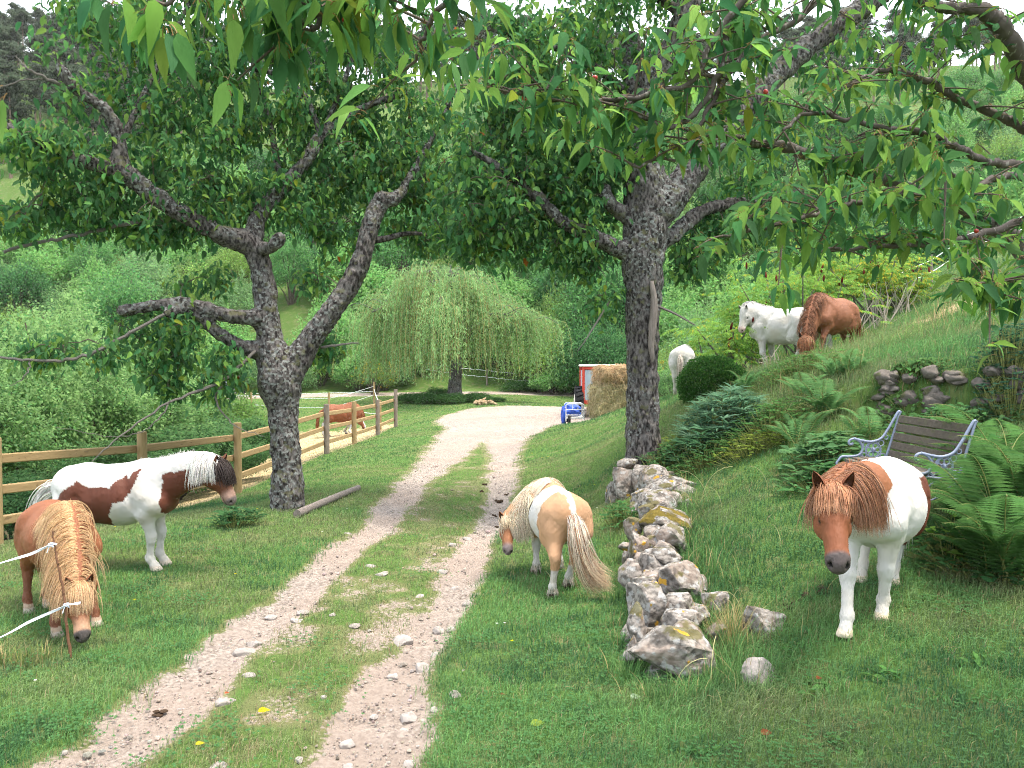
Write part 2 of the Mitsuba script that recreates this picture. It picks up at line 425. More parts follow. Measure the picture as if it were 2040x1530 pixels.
def bare(x, y):
    """0..1: bare gravel."""
    x, y = np.asarray(x, float), np.asarray(y, float)
    q = np.stack([x * 1.1, y * 1.1, x * 0], -1)
    wob = (meshkit.fbm(q, 3, 11) - 0.5) * 0.30
    soft = 0.13 + 0.02 * np.clip(y - 8, 0, 12)
    m = np.maximum(rutmask(x + wob, y, RUT_L, soft), rutmask(x + wob, y, RUT_R, soft))
    m = np.where(y > 34, 0, m)
    # scuffed middle strip, nearly bare in places
    cl, cr = np.interp(y, RUT_L[:, 0], RUT_L[:, 1]), np.interp(y, RUT_R[:, 0], RUT_R[:, 1])
    mid = (x > cl) & (x < cr)
    m = np.maximum(m, np.where(mid & (y < 34), 0.13 + 0.42 * sstep(.50, .68, meshkit.fbm(q * 1.3 + 40, 3, 3)) * sstep(4.0, 5.5, y) * (1 - .6 * sstep(8, 10, y)), 0))
    # the turning place and the lane that leads off to the right behind it
    e = ((x - 0.3) / 3.2) ** 2 + ((y - 31.5) / 5.6) ** 2
    m = np.maximum(m, 1 - sstep(.75, 1.2, e + wob))
    lane = np.abs(y - (36.5 + 0.20 * np.clip(x - 3, -3, 40) + 3.2 * sstep(2, 9, x) - 0.2 * x))
    m = np.maximum(m, (1 - sstep(1.6, 2.6, lane + wob)) * sstep(-1.5, 1, x) * (1 - sstep(34, 50, x)))
    lane2 = np.abs(y - (47.5 + 0.05 * x))
    return np.maximum(m, (1 - sstep(0.9, 1.7, lane2)) * sstep(-30, -28, x) * (1 - sstep(3, 6, x)))


def straw(x, y):
    x, y = np.asarray(x, float), np.asarray(y, float)
    fx = np.interp(y, [9.5, 12, 14.9, 20.8, 31], [-5.9, -5.33, -4.9, -4.62, -4.3])
    m = sstep(0.0, .6, fx + 0.15 - x) * sstep(12, 15, y) * (1 - sstep(31, 35, y)) * (1 - sstep(4, 6.5, fx - x))
    e1 = np.exp(-(((x - 8.2) / 1.3) ** 2 + ((y - 14.2) / .5) ** 2))
    return np.maximum(m, 1.1 * e1)


def ground(x, y):
    x, y = np.atleast_1d(np.asarray(x, float)), np.atleast_1d(np.asarray(y, float))
    return ground0(x, y) - 0.035 * np.clip(bare(x, y), 0, 1) * (y < 30)


def gz(x, y):
    return float(ground(x, y)[0])


def axis_steps(lo, hi, fn):
    v = [lo]
    while v[-1] < hi: v.append(v[-1] + fn(v[-1]))
    return np.array(v)


gx = axis_steps(-260, 300, lambda x: 0.06 if abs(x) < 6 else min(0.06 + 0.05 * (abs(x) - 6), 8) if x > 0 else (8 if x < -160 else max(0.06, min(8, 0.06 + 0.05 * (abs(x) - 6 - 0.04 * abs(x))))))
gy = axis_steps(-40, 420, lambda y: 2 if y < 0 else (0.25 if y < 3 else max(0.045, 0.009 * (y - 3) + 0.045) if y < 45 else min(0.4 + 0.05 * (y - 45), 8)))
_X, _Y = np.meshgrid(gx, gy, indexing='ij')
_Z = ground(_X.ravel(), np.maximum(_Y.ravel(), -5)).reshape(_X.shape)
_B, _S = bare(_X, _Y), straw(_X, _Y)
_q = np.stack([_X * 6, _Y * 6, _X * 0], -1)
_Z = _Z + (meshkit.fbm(_q, 3, 4) - .5) * (0.035 + 0.03 * _B) * (_Y < 40) + (meshkit.noise(_q * 6, 9) - .5) * 0.02 * _B * (_Y < 14)
n0, n1 = _X.shape
_i = np.arange(n0 - 1)[:, None] * n1 + np.arange(n1 - 1)[None]
_F = np.stack([_i, _i + n1, _i + n1 + 1, _i + 1], -1).reshape(-1, 4)
structure('ground', (np.stack([_X, _Y, _Z], -1).reshape(-1, 3), _F), M_GROUND, smooth=True, uv=np.stack([_B.ravel(), _S.ravel()], -1))

# ---------------------------------------------------------------- implicit surfaces (for bodies and trunks)
class Field:
    """A distance grid that shapes are melted into."""

    def __init__(self, lo, hi, h):
        self.h, self.lo = h, np.asarray(lo, float)
        self.n = np.ceil((np.asarray(hi, float) - self.lo) / h).astype(int) + 1
        self.F = np.full(self.n, 0.15, np.float32)
        self.prims = []

    def block(self, a, b):
        i0 = np.clip(np.floor((a - self.lo) / self.h).astype(int), 0, self.n); i1 = np.clip(np.ceil((b - self.lo) / self.h).astype(int) + 1, 0, self.n)
        if (i1 <= i0).any(): return None, None
        ax = [self.lo[k] + np.arange(i0[k], i1[k]) * self.h for k in range(3)]
        return np.stack(np.meshgrid(*ax, indexing='ij'), -1).astype(np.float32), tuple(slice(i0[k], i1[k]) for k in range(3))

    def cone(self, a, b, ra, rb, k=0.05, lat=None, ys=1.0, cut=False, tag=None):
        """A round cone; ys squeezes it along the unit vector lat."""
        a, b = np.asarray(a, float), np.asarray(b, float)
        R = max(ra, rb) * max(1, ys) + 0.13
        P, s = self.block(np.minimum(a, b) - R, np.maximum(a, b) + R)
        if P is None: return
        d = self._cone(P, a, b, ra, rb, lat, ys)
        A = self.F[s]
        if cut:
            m = np.maximum(k - np.abs(A + d), 0) / k
            self.F[s] = np.maximum(A, -d) + m * m * k / 4
        else:
            m = np.maximum(k - np.abs(A - d), 0) / k
            self.F[s] = np.minimum(A, d) - m * m * k / 4
            if tag: self.prims.append((tag, a, b, ra, rb, lat, ys))

    @staticmethod
    def _cone(P, a, b, ra, rb, lat, ys):
        q = P - a; ab = b - a
        if lat is not None and ys != 1.0:
            lat = np.asarray(lat, float)
            q = q + (q @ lat)[..., None] * lat * (1 / ys - 1); ab = ab + (ab @ lat) * lat * (1 / ys - 1)
        L2 = float(ab @ ab)
        t = np.clip((q @ ab) / L2, 0, 1) if L2 > 1e-9 else np.zeros(q.shape[:-1])
        d = np.linalg.norm(q - t[..., None] * ab, axis=-1) - (ra + (rb - ra) * t)
        return d * min(1.0, ys) if lat is not None else d

    def tags(self, V):
        """Nearest shape's tag index for each vertex, and where along it."""
        D = np.stack([self._cone(V, *p[1:]) for p in self.prims], 0)
        return np.argmin(D, 0)

    def sample(self, P):
        return map_coordinates(self.F, ((P - self.lo) / self.h).reshape(-1, 3).T, order=1, mode='nearest').reshape(P.shape[:-1])

    def grad(self, P):
        e = self.h
        return nrm(np.stack([self.sample(P + np.eye(3)[k] * e) - self.sample(P - np.eye(3)[k] * e) for k in range(3)], -1))

    def mesh(self):
        """Naive surface nets."""
        F = self.F; n = self.n
        ins = F < 0
        c = [ins[x:n[0] - 1 + x, y:n[1] - 1 + y, z:n[2] - 1 + z] for x in (0, 1) for y in (0, 1) for z in (0, 1)]
        s = sum(a.astype(np.int8) for a in c)
        mixed = (s > 0) & (s < 8)
        I = np.argwhere(mixed); idx = np.full(mixed.shape, -1, np.int64); idx[mixed] = np.arange(len(I))
        corner = np.array([[x, y, z] for x in (0, 1) for y in (0, 1) for z in (0, 1)])
        val = np.stack([F[tuple((I + o).T)] for o in corner], 1)
        acc = np.zeros((len(I), 3)); cnt = np.zeros(len(I))
        for a in range(8):
            for b in range(a + 1, 8):
                if abs(corner[a] - corner[b]).sum() != 1: continue
                va, vb = val[:, a], val[:, b]; m = (va < 0) != (vb < 0)
                t = np.where(m, va / np.where(m, va - vb, 1), 0)
                acc += np.where(m[:, None], corner[a] + t[:, None] * (corner[b] - corner[a]), 0); cnt += m
        V = self.lo + (I + acc / cnt[:, None]) * self.h
        Q = []
        for ax in range(3):
            u, w = (ax + 1) % 3, (ax + 2) % 3
            sl0, sl1 = [slice(None)] * 3, [slice(None)] * 3
            sl0[ax], sl1[ax] = slice(0, -1), slice(1, None)
            a, b = ins[tuple(sl0)], ins[tuple(sl1)]
            E = np.argwhere(a != b)
            E = E[(E[:, u] > 0) & (E[:, w] > 0) & (E[:, u] < n[u] - 1) & (E[:, w] < n[w] - 1)]
            flip = a[tuple(E.T)]
            eu, ew = np.eye(3, dtype=int)[u], np.eye(3, dtype=int)[w]
            q = np.stack([idx[tuple((E - o).T)] for o in (eu + ew, ew, eu * 0, eu)], 1)
            q = np.where(flip[:, None], q, q[:, ::-1])
            Q.append(q)
        Q = np.vstack(Q); Q = Q[(Q >= 0).all(1)]
        return trimesh.Trimesh(V, np.vstack([Q[:, [0, 1, 2]], Q[:, [0, 2, 3]]]), process=False)


def hair(field, roots, d0, length, gravity, n=12, stick=0.5, lift=0.012, wander=0.25, guide=None, r=rng):
    """Hair strands (m, n, 3): start at roots going d0, bend to gravity, slide over the body."""
    p = roots.copy(); d = nrm(d0); out = [p.copy()]
    step = (length / (n - 1))[:, None]
    wob = r.normal(size=p.shape) * wander
    for i in range(n - 1):
        g = gravity if guide is None else guide(p, i / (n - 1))
        d = nrm(d + g * 0.45 + wob * 0.08 + r.normal(size=p.shape) * 0.03)
        p = p + d * step
        if field is not None:
            s = field.sample(p); G = field.grad(p)
            push = np.maximum(lift - s, 0)[:, None] * (s < 0.1)[:, None]
            p = p + G * push
        out.append(p.copy())
    return np.stack(out, 1)


def clumped(P, k, amount, r=rng):
    """Pulls strands towards their clump's leader along their length, so that hair falls in locks."""
    n, m, _ = P.shape
    tree = cKDTree(P[:, 0]); lead = r.choice(n, max(1, n // k), replace=False)
    w = cKDTree(P[lead, 0]).query(P[:, 0])[1]
    L = P[lead][w]
    t = (np.linspace(0, 1, m) ** 1.2)[None, :, None] * amount
    return P * (1 - t) + (L + (P[:, :1] - L[:, :1]) * 0.35) * t


# ---------------------------------------------------------------- horses
WHITE, CHEST, BAY, PALO = np.array([.51, .50, .485]), np.array([.22, .083, .040]), np.array([.105, .034, .020]), np.array([.42, .245, .14])
HOOF, SKIN, FLAX = np.array([.30, .24, .18]), np.array([.075, .065, .065]), np.array([.72, .50, .27])


def horse(name, label, pos, head_deg, H, head, muz, feet, coat, hairs, fat=1.0, res=0.0125, roll=(0, 1, 0), tail_dir=None, neck_sag=0.0, group=None, leg=1.0, hoofcol=HOOF, ear_back=0.0, eyes=True, fuzz=0):
    """pos: world point on the ground under the middle of the body. head, muz: poll and muzzle in the world. feet: four world (x, y) of front left, front right, hind left, hind right.
    Everything is made in a frame with x forward, y left, z up, in units of the height at the withers."""
    key = thing(name, label, 'pony', group)
    z0 = gz(pos[0], pos[1]); a = math.radians(head_deg)
    Rm = np.array([[math.cos(a), -math.sin(a), 0], [math.sin(a), math.cos(a), 0], [0, 0, 1]])
    O = np.array([pos[0], pos[1], z0])
    loc = lambda p: (np.asarray(p, float) - O) @ Rm / H
    wld = lambda p: O + (np.asarray(p) * H) @ Rm.T
    poll, mz = loc(head), loc(muz)
    ft = [loc([f[0], f[1], gz(f[0], f[1]) + (f[2] if len(f) > 2 else 0)]) for f in feet]
    allp = np.array([poll, mz, *ft, [-.75, -.4, 0], [.6, .4, 1.1]])
    Fd = Field(allp.min(0) - .16, allp.max(0) + .16, res / H)
    Y = np.array([0, 1.0, 0])
    f = fat
    C = lambda *q, **kw: Fd.cone(*q, **kw)
    # trunk
    C([.30, 0, .70], [.0, 0, .675], .225, .250 * min(f, 1.08), lat=Y, ys=.80 + .22 * (f - 1), k=.06, tag='body')
    C([.02, 0, .675], [-.20, 0, .685], .255 * min(f, 1.06), .245, lat=Y, ys=.98 * f, k=.08, tag='body')
    C([-.20, 0, .70], [-.42, 0, .765], .22, .195, lat=Y, ys=.95 * min(f, 1.15), k=.08, tag='body')
    C([-.30, 0, .84], [-.44, 0, .815], .12, .10, lat=Y, ys=1.25, k=.08, tag='body')
    C([.22, 0, .90], [.05, 0, .855], .080, .085, lat=Y, ys=.75, k=.10, tag='body')
    C([.05, 0, .86], [-.3, 0, .87], .075, .08, lat=Y, ys=1.1, k=.10, tag='body')
    for s in (1, -1):
        C([.24, s * .10, .84], [.37, s * .125, .62], .085, .105, k=.07, tag='body')
        C([-.36, s * .13, .76], [-.44, s * .125, .60], .135, .115, k=.07, tag='body')
        C([-.26, s * .13 * f, .66], [-.30, s * .14, .55], .10, .085, k=.07, tag='body')
    # legs
    for i, t in enumerate(ft):
        s = 1 if i % 2 == 0 else -1
        lift = max(0.0, t[2] - gz(*wld(t)[:2]) / H + z0 / H)
        if i < 2:
            el = np.array([.27, s * .125, .54]); top = np.array([.30, s * .12, .68])
            hoof = t + [0, 0, .02]; fet = t + np.array([-.045, 0, .115]); kn = el * .44 + fet * .56 + [.028, 0, .005]
            C(top, el, .10, .078, k=.06, tag='body'); C(el, kn + [0, 0, .03], .070 * leg, .044 * leg, k=.05, tag='fore')
            C(kn + [.004, 0, .012], kn + [.002, 0, -.022], .045 * leg, .041 * leg, k=.03, tag='fore')
            C(kn, fet, .036 * leg, .031 * leg, k=.02, tag='shin'); C(fet, fet + [-.008, 0, .012], .040 * leg, .037 * leg, k=.02, tag='shin')
        else:
            hip = np.array([-.40, s * .13, .62]); st = np.array([-.30, s * .145, .53])
            hoof = t + [0, 0, .02]; fet = t + np.array([-.05, 0, .12])
            hock = np.array([fet[0] * .72 + hip[0] * .28 - .055, fet[1] * .62 + hip[1] * .38, fet[2] + .225])
            C(hip, st, .125, .10, k=.06, tag='body'); C(st + [-.03, 0, 0], hock + [.012, 0, .06], .093, .052, k=.06, tag='gaskin'); C(hip + [-.03, 0, -.03], hock + [.0, 0, .06], .085, .042, k=.06, tag='gaskin')
            C(hock + [-.018, 0, .03], hock + [.008, 0, -.03], .036, .042, k=.03, tag='gaskin'); C(hock, fet, .038, .032, k=.03, tag='shin'); C(fet, fet + [-.008, 0, .012], .040, .037, k=.02, tag='shin')
        C(fet, hoof + [-.008, 0, .035], .034, .038, k=.02, tag='shin')
        C(hoof + [-.004, 0, .028], hoof + [.014, 0, -.012], .042, .055, k=.012, tag='hoof')
    for i, t in enumerate(ft):   # flat soles
        P, sl = Fd.block(t - .16, t + [.16, .16, .10])
        if P is not None and len(P): Fd.F[sl] = np.maximum(Fd.F[sl], np.where(P[..., 2] < t[2] + .01, t[2] - P[..., 2], -1))
    # neck: a curved chain from chest and withers to the poll
    u = nrm(mz - poll); base = np.array([.34, 0, .80])
    lat0 = Y; hl = np.linalg.norm(mz - poll)
    up_w = np.array(roll, float) if False else None
    lat1 = nrm(np.cross([0, 0, 1.0], u)) if abs(u[2]) < .93 else None
    nd = poll - base
    latn = nrm(np.cross([0, 0, 1.0], [nd[0], nd[1], 0.0]))
    if lat1 is None: lat1 = latn
    if lat1 @ latn < 0: lat1 = -lat1
    v = np.cross(u, lat1); v = v if v @ (nrm(np.array([u[0], u[1], 0]) + latn * 0) + [0, 0, .6]) > -9 else -v
    back = nrm(poll - base)
    if v @ back > 0 and False: v = -v
    # v points out of the forehead: away from the throat side
    throat = nrm(base + [0.1, 0, -.25] - poll)
    if v @ throat > 0: v = -v
    mid = (base + poll) / 2 + np.array([.03, 0, .035 - neck_sag])
    ctr = spline([[.22, 0, .78], base, mid, poll - v * .035 - u * -.02], 16)
    rad = np.interp(np.linspace(0, 1, 16), [0, .33, .66, 1], [.215, .185, .135, .098])
    lats = nrm(np.linspace(0, 1, 16)[:, None] * lat1 + (1 - np.linspace(0, 1, 16))[:, None] * lat0)
    for i in range(15): C(ctr[i], ctr[i + 1], rad[i], rad[i + 1], lat=lats[i], ys=.60 + .12 * (1 - i / 15), k=.05, tag='neck')
    # head
    q = hl / .40
    hd = lambda x, y, z: poll + (u * x + v * y + lat1 * z) * q
    C(hd(.02, -.03, 0), hd(.14, -.035, 0), .080 * q, .083 * q, lat=lat1, ys=.84, k=.05, tag='head')
    C(hd(.13, -.045, 0), hd(.27, -.03, 0), .088 * q, .060 * q, lat=lat1, ys=.74, k=.05, tag='head')
    C(hd(.26, -.03, 0), hd(.365, -.035, 0), .058 * q, .052 * q, lat=lat1, ys=.85, k=.05, tag='head')
    C(hd(.355, -.035, 0), hd(.38, -.04, 0), .055 * q, .048 * q, lat=lat1, ys=1.0, k=.04, tag='muzzle')
    C(hd(.35, -.085, 0), hd(.365, -.08, 0), .030 * q, .026 * q, lat=lat1, ys=1.1, k=.02, tag='muzzle')
    for s in (1, -1):
        C(hd(.11, -.105, s * .028), hd(.15, -.085, s * .032), .058 * q, .055 * q, k=.05, tag='head')
        C(hd(.125, .012, s * .050), hd(.155, .006, s * .050), .024 * q, .020 * q, k=.03, tag='head')
        C(hd(.37, -.012, s * .028), hd(.38, -.028, s * .036), .021 * q, .020 * q, k=.02, tag='muzzle')
        C(hd(.392, -.020, s * .034), hd(.408, -.022, s * .038), .010 * q, .012 * q, k=.012, cut=True)
        C(hd(.155, -.012, s * .085), hd(.155, -.012, s * .066), .013 * q, .012 * q, k=.02, cut=True)
    m = Fd.mesh()
    V = np.asarray(m.vertices)
    ti = Fd.tags(V); tg = np.array([p[0] for p in Fd.prims], dtype=object)[ti]
    hc = np.stack([(V - poll) @ u, (V - poll) @ v, (V - poll) @ lat1], -1) / q     # head coordinates
    col = coat(V, tg, hc)
    nz = meshkit.fbm(V * 9, 3, 3)
    col = col * (0.88 + 0.24 * nz[:, None])
    # hooves, muzzle
    foot = np.min([np.where(np.linalg.norm(V[:, :2] - t[:2], axis=1) < .12, V[:, 2] - t[2], 9) for t in ft], axis=0)
    col = np.where((foot < .05)[:, None] & np.isin(tg, ['hoof', 'shin'])[:, None], hoofcol * (0.8 + .4 * nz[:, None]), col)
    nost = np.min([np.linalg.norm(hc - np.array([.398, -.020, s * .036]), axis=1) for s in (1, -1)], axis=0)
    inhead = np.isin(tg, ['muzzle', 'head'])
    col = np.where((inhead & (nost < .016))[:, None], [.012, .01, .01], col)
    lip = inhead & (np.abs(hc[:, 1] + .074 + .12 * (hc[:, 0] - .38)) < .006) & (hc[:, 0] > .315)
    col = np.where(lip[:, None], col * .35, col)
    eyed = np.min([np.linalg.norm((hc - np.array([.155, -.012, s * .063])) * [1, 1.3, 1], axis=1) for s in (1, -1)], axis=0)
    col = col * (1 - .75 * ((1 - sstep(.016, .027, eyed)) * inhead))[:, None]
    dd = np.zeros(len(V)); sidey = sstep(.05, .11, np.abs(V[:, 1])) * np.isin(tg, ['body', 'neck', 'gaskin'])
    def line(a, b):
        a, b = np.array(a), np.array(b); q_ = V[:, [0, 2]] - a; t_ = np.clip(q_ @ (b - a) / ((b - a) @ (b - a)), 0, 1); return np.linalg.norm(q_ - t_[:, None] * (b - a), axis=1)
    for a_, b_, w_, h_ in (((.09, .88), (.20, .57), .030, -.014), ((-.22, .80), (-.23, .74), .065, -.016), ((-.20, .56), (-.29, .70), .026, -.013), ((-.30, .875), (-.31, .86), .045, .012), ((.40, .68), (.34, .60), .05, .010), ((.30, .86), (.42, .70), .024, -.010), ((-.47, .74), (-.42, .56), .022, -.010), ((.18, .80), (.24, .68), .05, .008), ((-.36, .70), (-.40, .60), .06, .010)):
        dd += h_ * np.exp(-(line(a_, b_) / w_) ** 2) * sidey
    for k_ in range(6): dd += -.0035 * np.exp(-((V[:, 0] - (.06 - .045 * k_) + .12 * (V[:, 2] - .7)) / .011) ** 2) * sidey * sstep(.5, .58, V[:, 2]) * (1 - sstep(.74, .82, V[:, 2])) * (fat < 1.1)
    V = V + nrm(m.vertex_normals) * dd[:, None]
    col = col * (1 - np.array([.10, .16, .26]) * (sstep(.52, .70, meshkit.fbm(V * 5 + 31, 3, 12)) * .55 + .8 * (1 - sstep(.05, .30, V[:, 2])) * meshkit.fbm(V * 14, 2, 15))[:, None])
    V2 = V + nrm(m.vertex_normals) * ((meshkit.fbm(V * 30, 2, 8) - .5) * .006)[:, None]
    m2 = trimesh.Trimesh(wld(V2), m.faces, process=False)
    put(key + '__body', m2, 'mat_coat', smooth=True, color=np.clip(col, .004, .9))
    if eyes:
        for s in (1, -1):
            e = trimesh.creation.icosphere(2, .0165 * q * H); e.apply_translation(wld(hd(.155, -.010, s * .0585)))
            part(key, 'eye', e, 'mat_eye', smooth=True)
    # ears: cupped leaves
    for s in (1, -1):
        b = hd(.005, .035, s * .050); d = nrm(v * (.75 - ear_back) - u * (.62 + ear_back) + lat1 * s * .42); fr = nrm(np.cross(d, lat1 * s)); fr = fr if fr @ u > 0 else -fr
        L, W = .115 * q, .030 * q
        rows = []
        sd = nrm(np.cross(d, fr))
        for t_ in np.linspace(0, 1, 9):
            w = W * (np.sin(np.pi * min(1, .22 + .78 * t_)) ** .75 if t_ < 1 else 0.02) * (1.0 if t_ > .1 else .8)
            cen = b + d * L * t_ + fr * (.012 * q * np.sin(t_ * 2.2))
            an = np.linspace(-2.3, 2.3, 9) + np.pi
            rows.append(cen + np.stack([np.sin(an_) * sd * w + np.cos(an_) * fr * w * .75 for an_ in an]))
        ov = np.array(rows); inn = ov * .0 + (ov - ov.mean(1, keepdims=True)) * .82 + ov.mean(1, keepdims=True)
        def grid(A, fl):
            n_, k_ = A.shape[:2]; i_ = np.arange(n_ - 1)[:, None] * k_ + np.arange(k_ - 1)[None]
            qd = np.stack([i_, i_ + 1, i_ + k_ + 1, i_ + k_], -1).reshape(-1, 4)
            return qd[:, ::-1] if fl else qd
        VV = np.vstack([ov.reshape(-1, 3), inn.reshape(-1, 3)]); QQ = np.vstack([grid(ov, 0), grid(inn, 1) + ov.shape[0] * ov.shape[1]])
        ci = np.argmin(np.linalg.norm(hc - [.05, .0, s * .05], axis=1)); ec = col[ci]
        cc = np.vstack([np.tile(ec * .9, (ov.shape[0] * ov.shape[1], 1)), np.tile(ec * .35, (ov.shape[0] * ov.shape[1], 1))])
        part(key, 'ear', (wld(VV), QQ), 'mat_coat', smooth=True, color=cc)
    # mane, forelock, tail
    r = np.random.default_rng(len(label))
    G = np.array([0, 0, -1.0])

    def emit(nm, P, rad, base, tip=None, var=.14, dark=None):
        n, k, _ = P.shape
        prof = np.interp(np.linspace(0, 1, k), [0, .15, .7, 1], [.7, 1, .8, .12])
        cA = tint(base, n, var, .05, r); cB = tint(base if tip is None else tip, n, var, .05, r)
        tt = np.linspace(0, 1, k)[None, :, None]
        cc = cA[:, None] * (1 - tt) + cB[:, None] * tt
        if dark is not None:
            w = (r.random(n) < dark[1])[:, None, None]; cc = np.where(w, np.asarray(dark[0]) * (.8 + .4 * r.random((n, 1, 1))), cc)
        mm = strands_mesh(wld(P.reshape(-1, 3)).reshape(n, k, 3), (rad * H * prof)[None] * r.uniform(.6, 1.3, (n, 1)))
        part(key, nm, mm, 'mat_hair', smooth=True, color=np.repeat(cc.reshape(-1, 3), 3, axis=0))

    crest = []
    for i in range(3, 16):
        vv = nrm(np.cross(nrm(np.gradient(ctr, axis=0)[i]), lats[i])); vv = vv if vv[2] + (v @ vv) * .8 > 0 else -vv
        vv = vv if i < 8 or vv @ v > -.5 else -vv
        pp = ctr[i] + vv * (rad[i] * 1.0); crest.append(pp)
    crest = spline(np.array([[.16, 0, .965]] + crest + [hd(.0, .05, 0)]), 60)
    if hairs.get('mane'):
        hm = hairs['mane']; n = hm.get('n', 700)
        tpos = r.random(n) ** .9 * hm.get('span', 1.0) + (1 - hm.get('span', 1.0))
        roots = crest[(tpos * 59).astype(int)] + r.normal(size=(n, 3)) * .006
        sdv = np.where(r.random(n) < hm.get('left', .9), 1.0, -1.0)
        latr = nrm(tpos[:, None] * lat1 + (1 - tpos[:, None]) * lat0)
        upv = nrm(np.array([0, 0, 1.0]) - .3 * u)
        s0 = Fd.sample(roots)[:, None]; roots = roots + Fd.grad(roots) * (.004 - np.minimum(s0, .06))
        d0 = latr * sdv[:, None] * 1.0 + upv * hm.get('rise', .75) + r.normal(size=(n, 3)) * .16
        Ls = hm['len'] * r.uniform(.65, 1.1, n) * (.6 + .4 * np.sin(np.pi * np.clip(tpos * .85 + .12, 0, 1)))
        P = hair(Fd, roots, d0, Ls, G, n=10, r=r, wander=hm.get('wander', .3))
        P = clumped(P, hm.get('clump', 9), .42, r)
        emit('mane', P, hm.get('r', .0042), hm['color'], hm.get('tip'), hm.get('var', .14), hm.get('dark'))
        n2 = hm.get('short', 0)
        if n2:
            roots = crest[(r.random(n2) * 40).astype(int)] + r.normal(size=(n2, 3)) * .004
            P = hair(None, roots, np.array([0, 0, 1.0]) + r.normal(size=(n2, 3)) * .5, r.uniform(.02, .07, n2), G * .3, n=5, r=r); emit('mane_bristle', P, .003, hm['color'])
    if hairs.get('forelock'):
        hf = hairs['forelock']; n = hf.get('n', 260)
        roots = hd(-.01, .05, 0) + r.normal(size=(n, 3)) * .012 + lat1 * r.normal(size=(n, 1)) * .028
        gd = nrm(G * 1.0 + u * .7)
        d0 = v * .8 + u * .3 + lat1 * r.normal(size=(n, 1)) * hf.get('spread', .5) + r.normal(size=(n, 3)) * .1
        P = hair(Fd, roots, d0, hf['len'] * r.uniform(.6, 1.1, n), gd, n=12, r=r, lift=.014)
        P = clumped(P, 10, .38, r); emit('forelock', P, hf.get('r', .004), hf['color'], hf.get('tip'), hf.get('var', .14))
    if hairs.get('tail'):
        hq = hairs['tail']; n = hq.get('n', 420)
        roots = np.array([-.545, 0, .80]) + r.normal(size=(n, 3)) * [.012, .017, .010] + np.array([-.02, 0, -.10]) * r.random((n, 1))
        td = loc(wld([0, 0, 0]) + np.asarray(tail_dir)) if tail_dir is not None else np.zeros(3)
        d0 = np.array([-.75, 0, .25]) + r.normal(size=(n, 3)) * [.10, .10, .10]
        sp = r.normal(size=(n, 1)) * hq.get('fan', 0.0)
        P = hair(Fd, roots, d0, hq['len'] * r.uniform(.7, 1.05, n), G, n=14, r=r, lift=.02, guide=lambda p, t: G * (1 - .55 * t) + td * (t ** 2.2) * (1.0 + sp))
        P = clumped(P, 14, .4, r); emit('tail', P, hq.get('r', .0045), hq['color'], hq.get('tip'), hq.get('var', .15), hq.get('dark'))
    if hairs.get('feather'):
        for t in ft:
            n = 60; an = r.uniform(0, 2 * np.pi, n)
            rt = t + np.array([-.045, 0, .10]) + np.stack([np.cos(an) * .03, np.sin(an) * .03, r.uniform(-.03, .04, n)], -1)
            emit('feather', hair(None, rt, np.stack([np.cos(an) - .5, np.sin(an), an * 0 - .6], -1), r.uniform(.04, .09, n), G, n=6, r=r), .003, hairs['feather'])
    return key


def sock(V, tg, col, z, c=WHITE, which=None):
    return np.where((np.isin(tg, ['shin', 'hoof', 'fore', 'gaskin']) & (V[:, 2] + .02 * meshkit.noise(V * 30)[:] < z))[:, None], c, col)


def nzf(V, s, sd): return meshkit.fbm(V * s, 3, sd) - .5


def muzzle(col, hc, tg, c=SKIN, a=.30, b=.36):
    w = (sstep(a, b, hc[:, 0] + .03 * (hc[:, 1] + .04) * 0) * np.isin(tg, ['muzzle', 'head']))[:, None]
    return col * (1 - w) + np.asarray(c) * w


def fl(py, px=None):
    return flat(px or 1020, py)[0]


# chestnut pony grazing at the front left
def coat_a(V, tg, hc):
    c = np.tile(CHEST * np.array([.98, .95, .9]), (len(V), 1))
    c *= (1 - .35 * (1 - sstep(.2, .55, V[:, 2])) * np.isin(tg, ['fore', 'shin', 'gaskin', 'hoof']))[:, None]
    c = sock(V, tg, c, .09, np.array([.36, .27, .2]))
    w = (sstep(.22, .33, hc[:, 0]) * np.isin(tg, ['muzzle', 'head']))[:, None]
    c = c * (1 - w) + np.array([.38, .23, .15]) * w
    return muzzle(c, hc, tg, SKIN, .345, .365)


A_w, A_p = at(160, 1022, 6.45), at(155, 1168, 5.98)
A_pos = at(120, 1100, 6.7)[:2]
horse('chestnut_pony', 'small chestnut pony with flaxen mane grazing at the front left of the lawn', A_pos, -47, .91,
      at(156, 1172, 5.98), at(166, 1268, 5.80), [at(192, 1250, 6.42)[:2], at(113, 1275, 6.15)[:2], at(95, 1225, 6.9)[:2], at(58, 1243, 6.75)[:2]],
      coat_a, dict(mane=dict(n=2500, len=.50, color=[.50, .31, .155], tip=[.55, .40, .25], left=.10, rise=.5, r=.0029, wander=.5, clump=12, short=120), forelock=dict(n=420, len=.26, color=[.47, .28, .135], tip=[.52, .37, .23], spread=.45, r=.003),
                   tail=dict(n=320, len=.62, color=[.26, .12, .055])), fat=1.08, tail_dir=(.2, .1, 0), hoofcol=np.array([.42, .37, .32]))


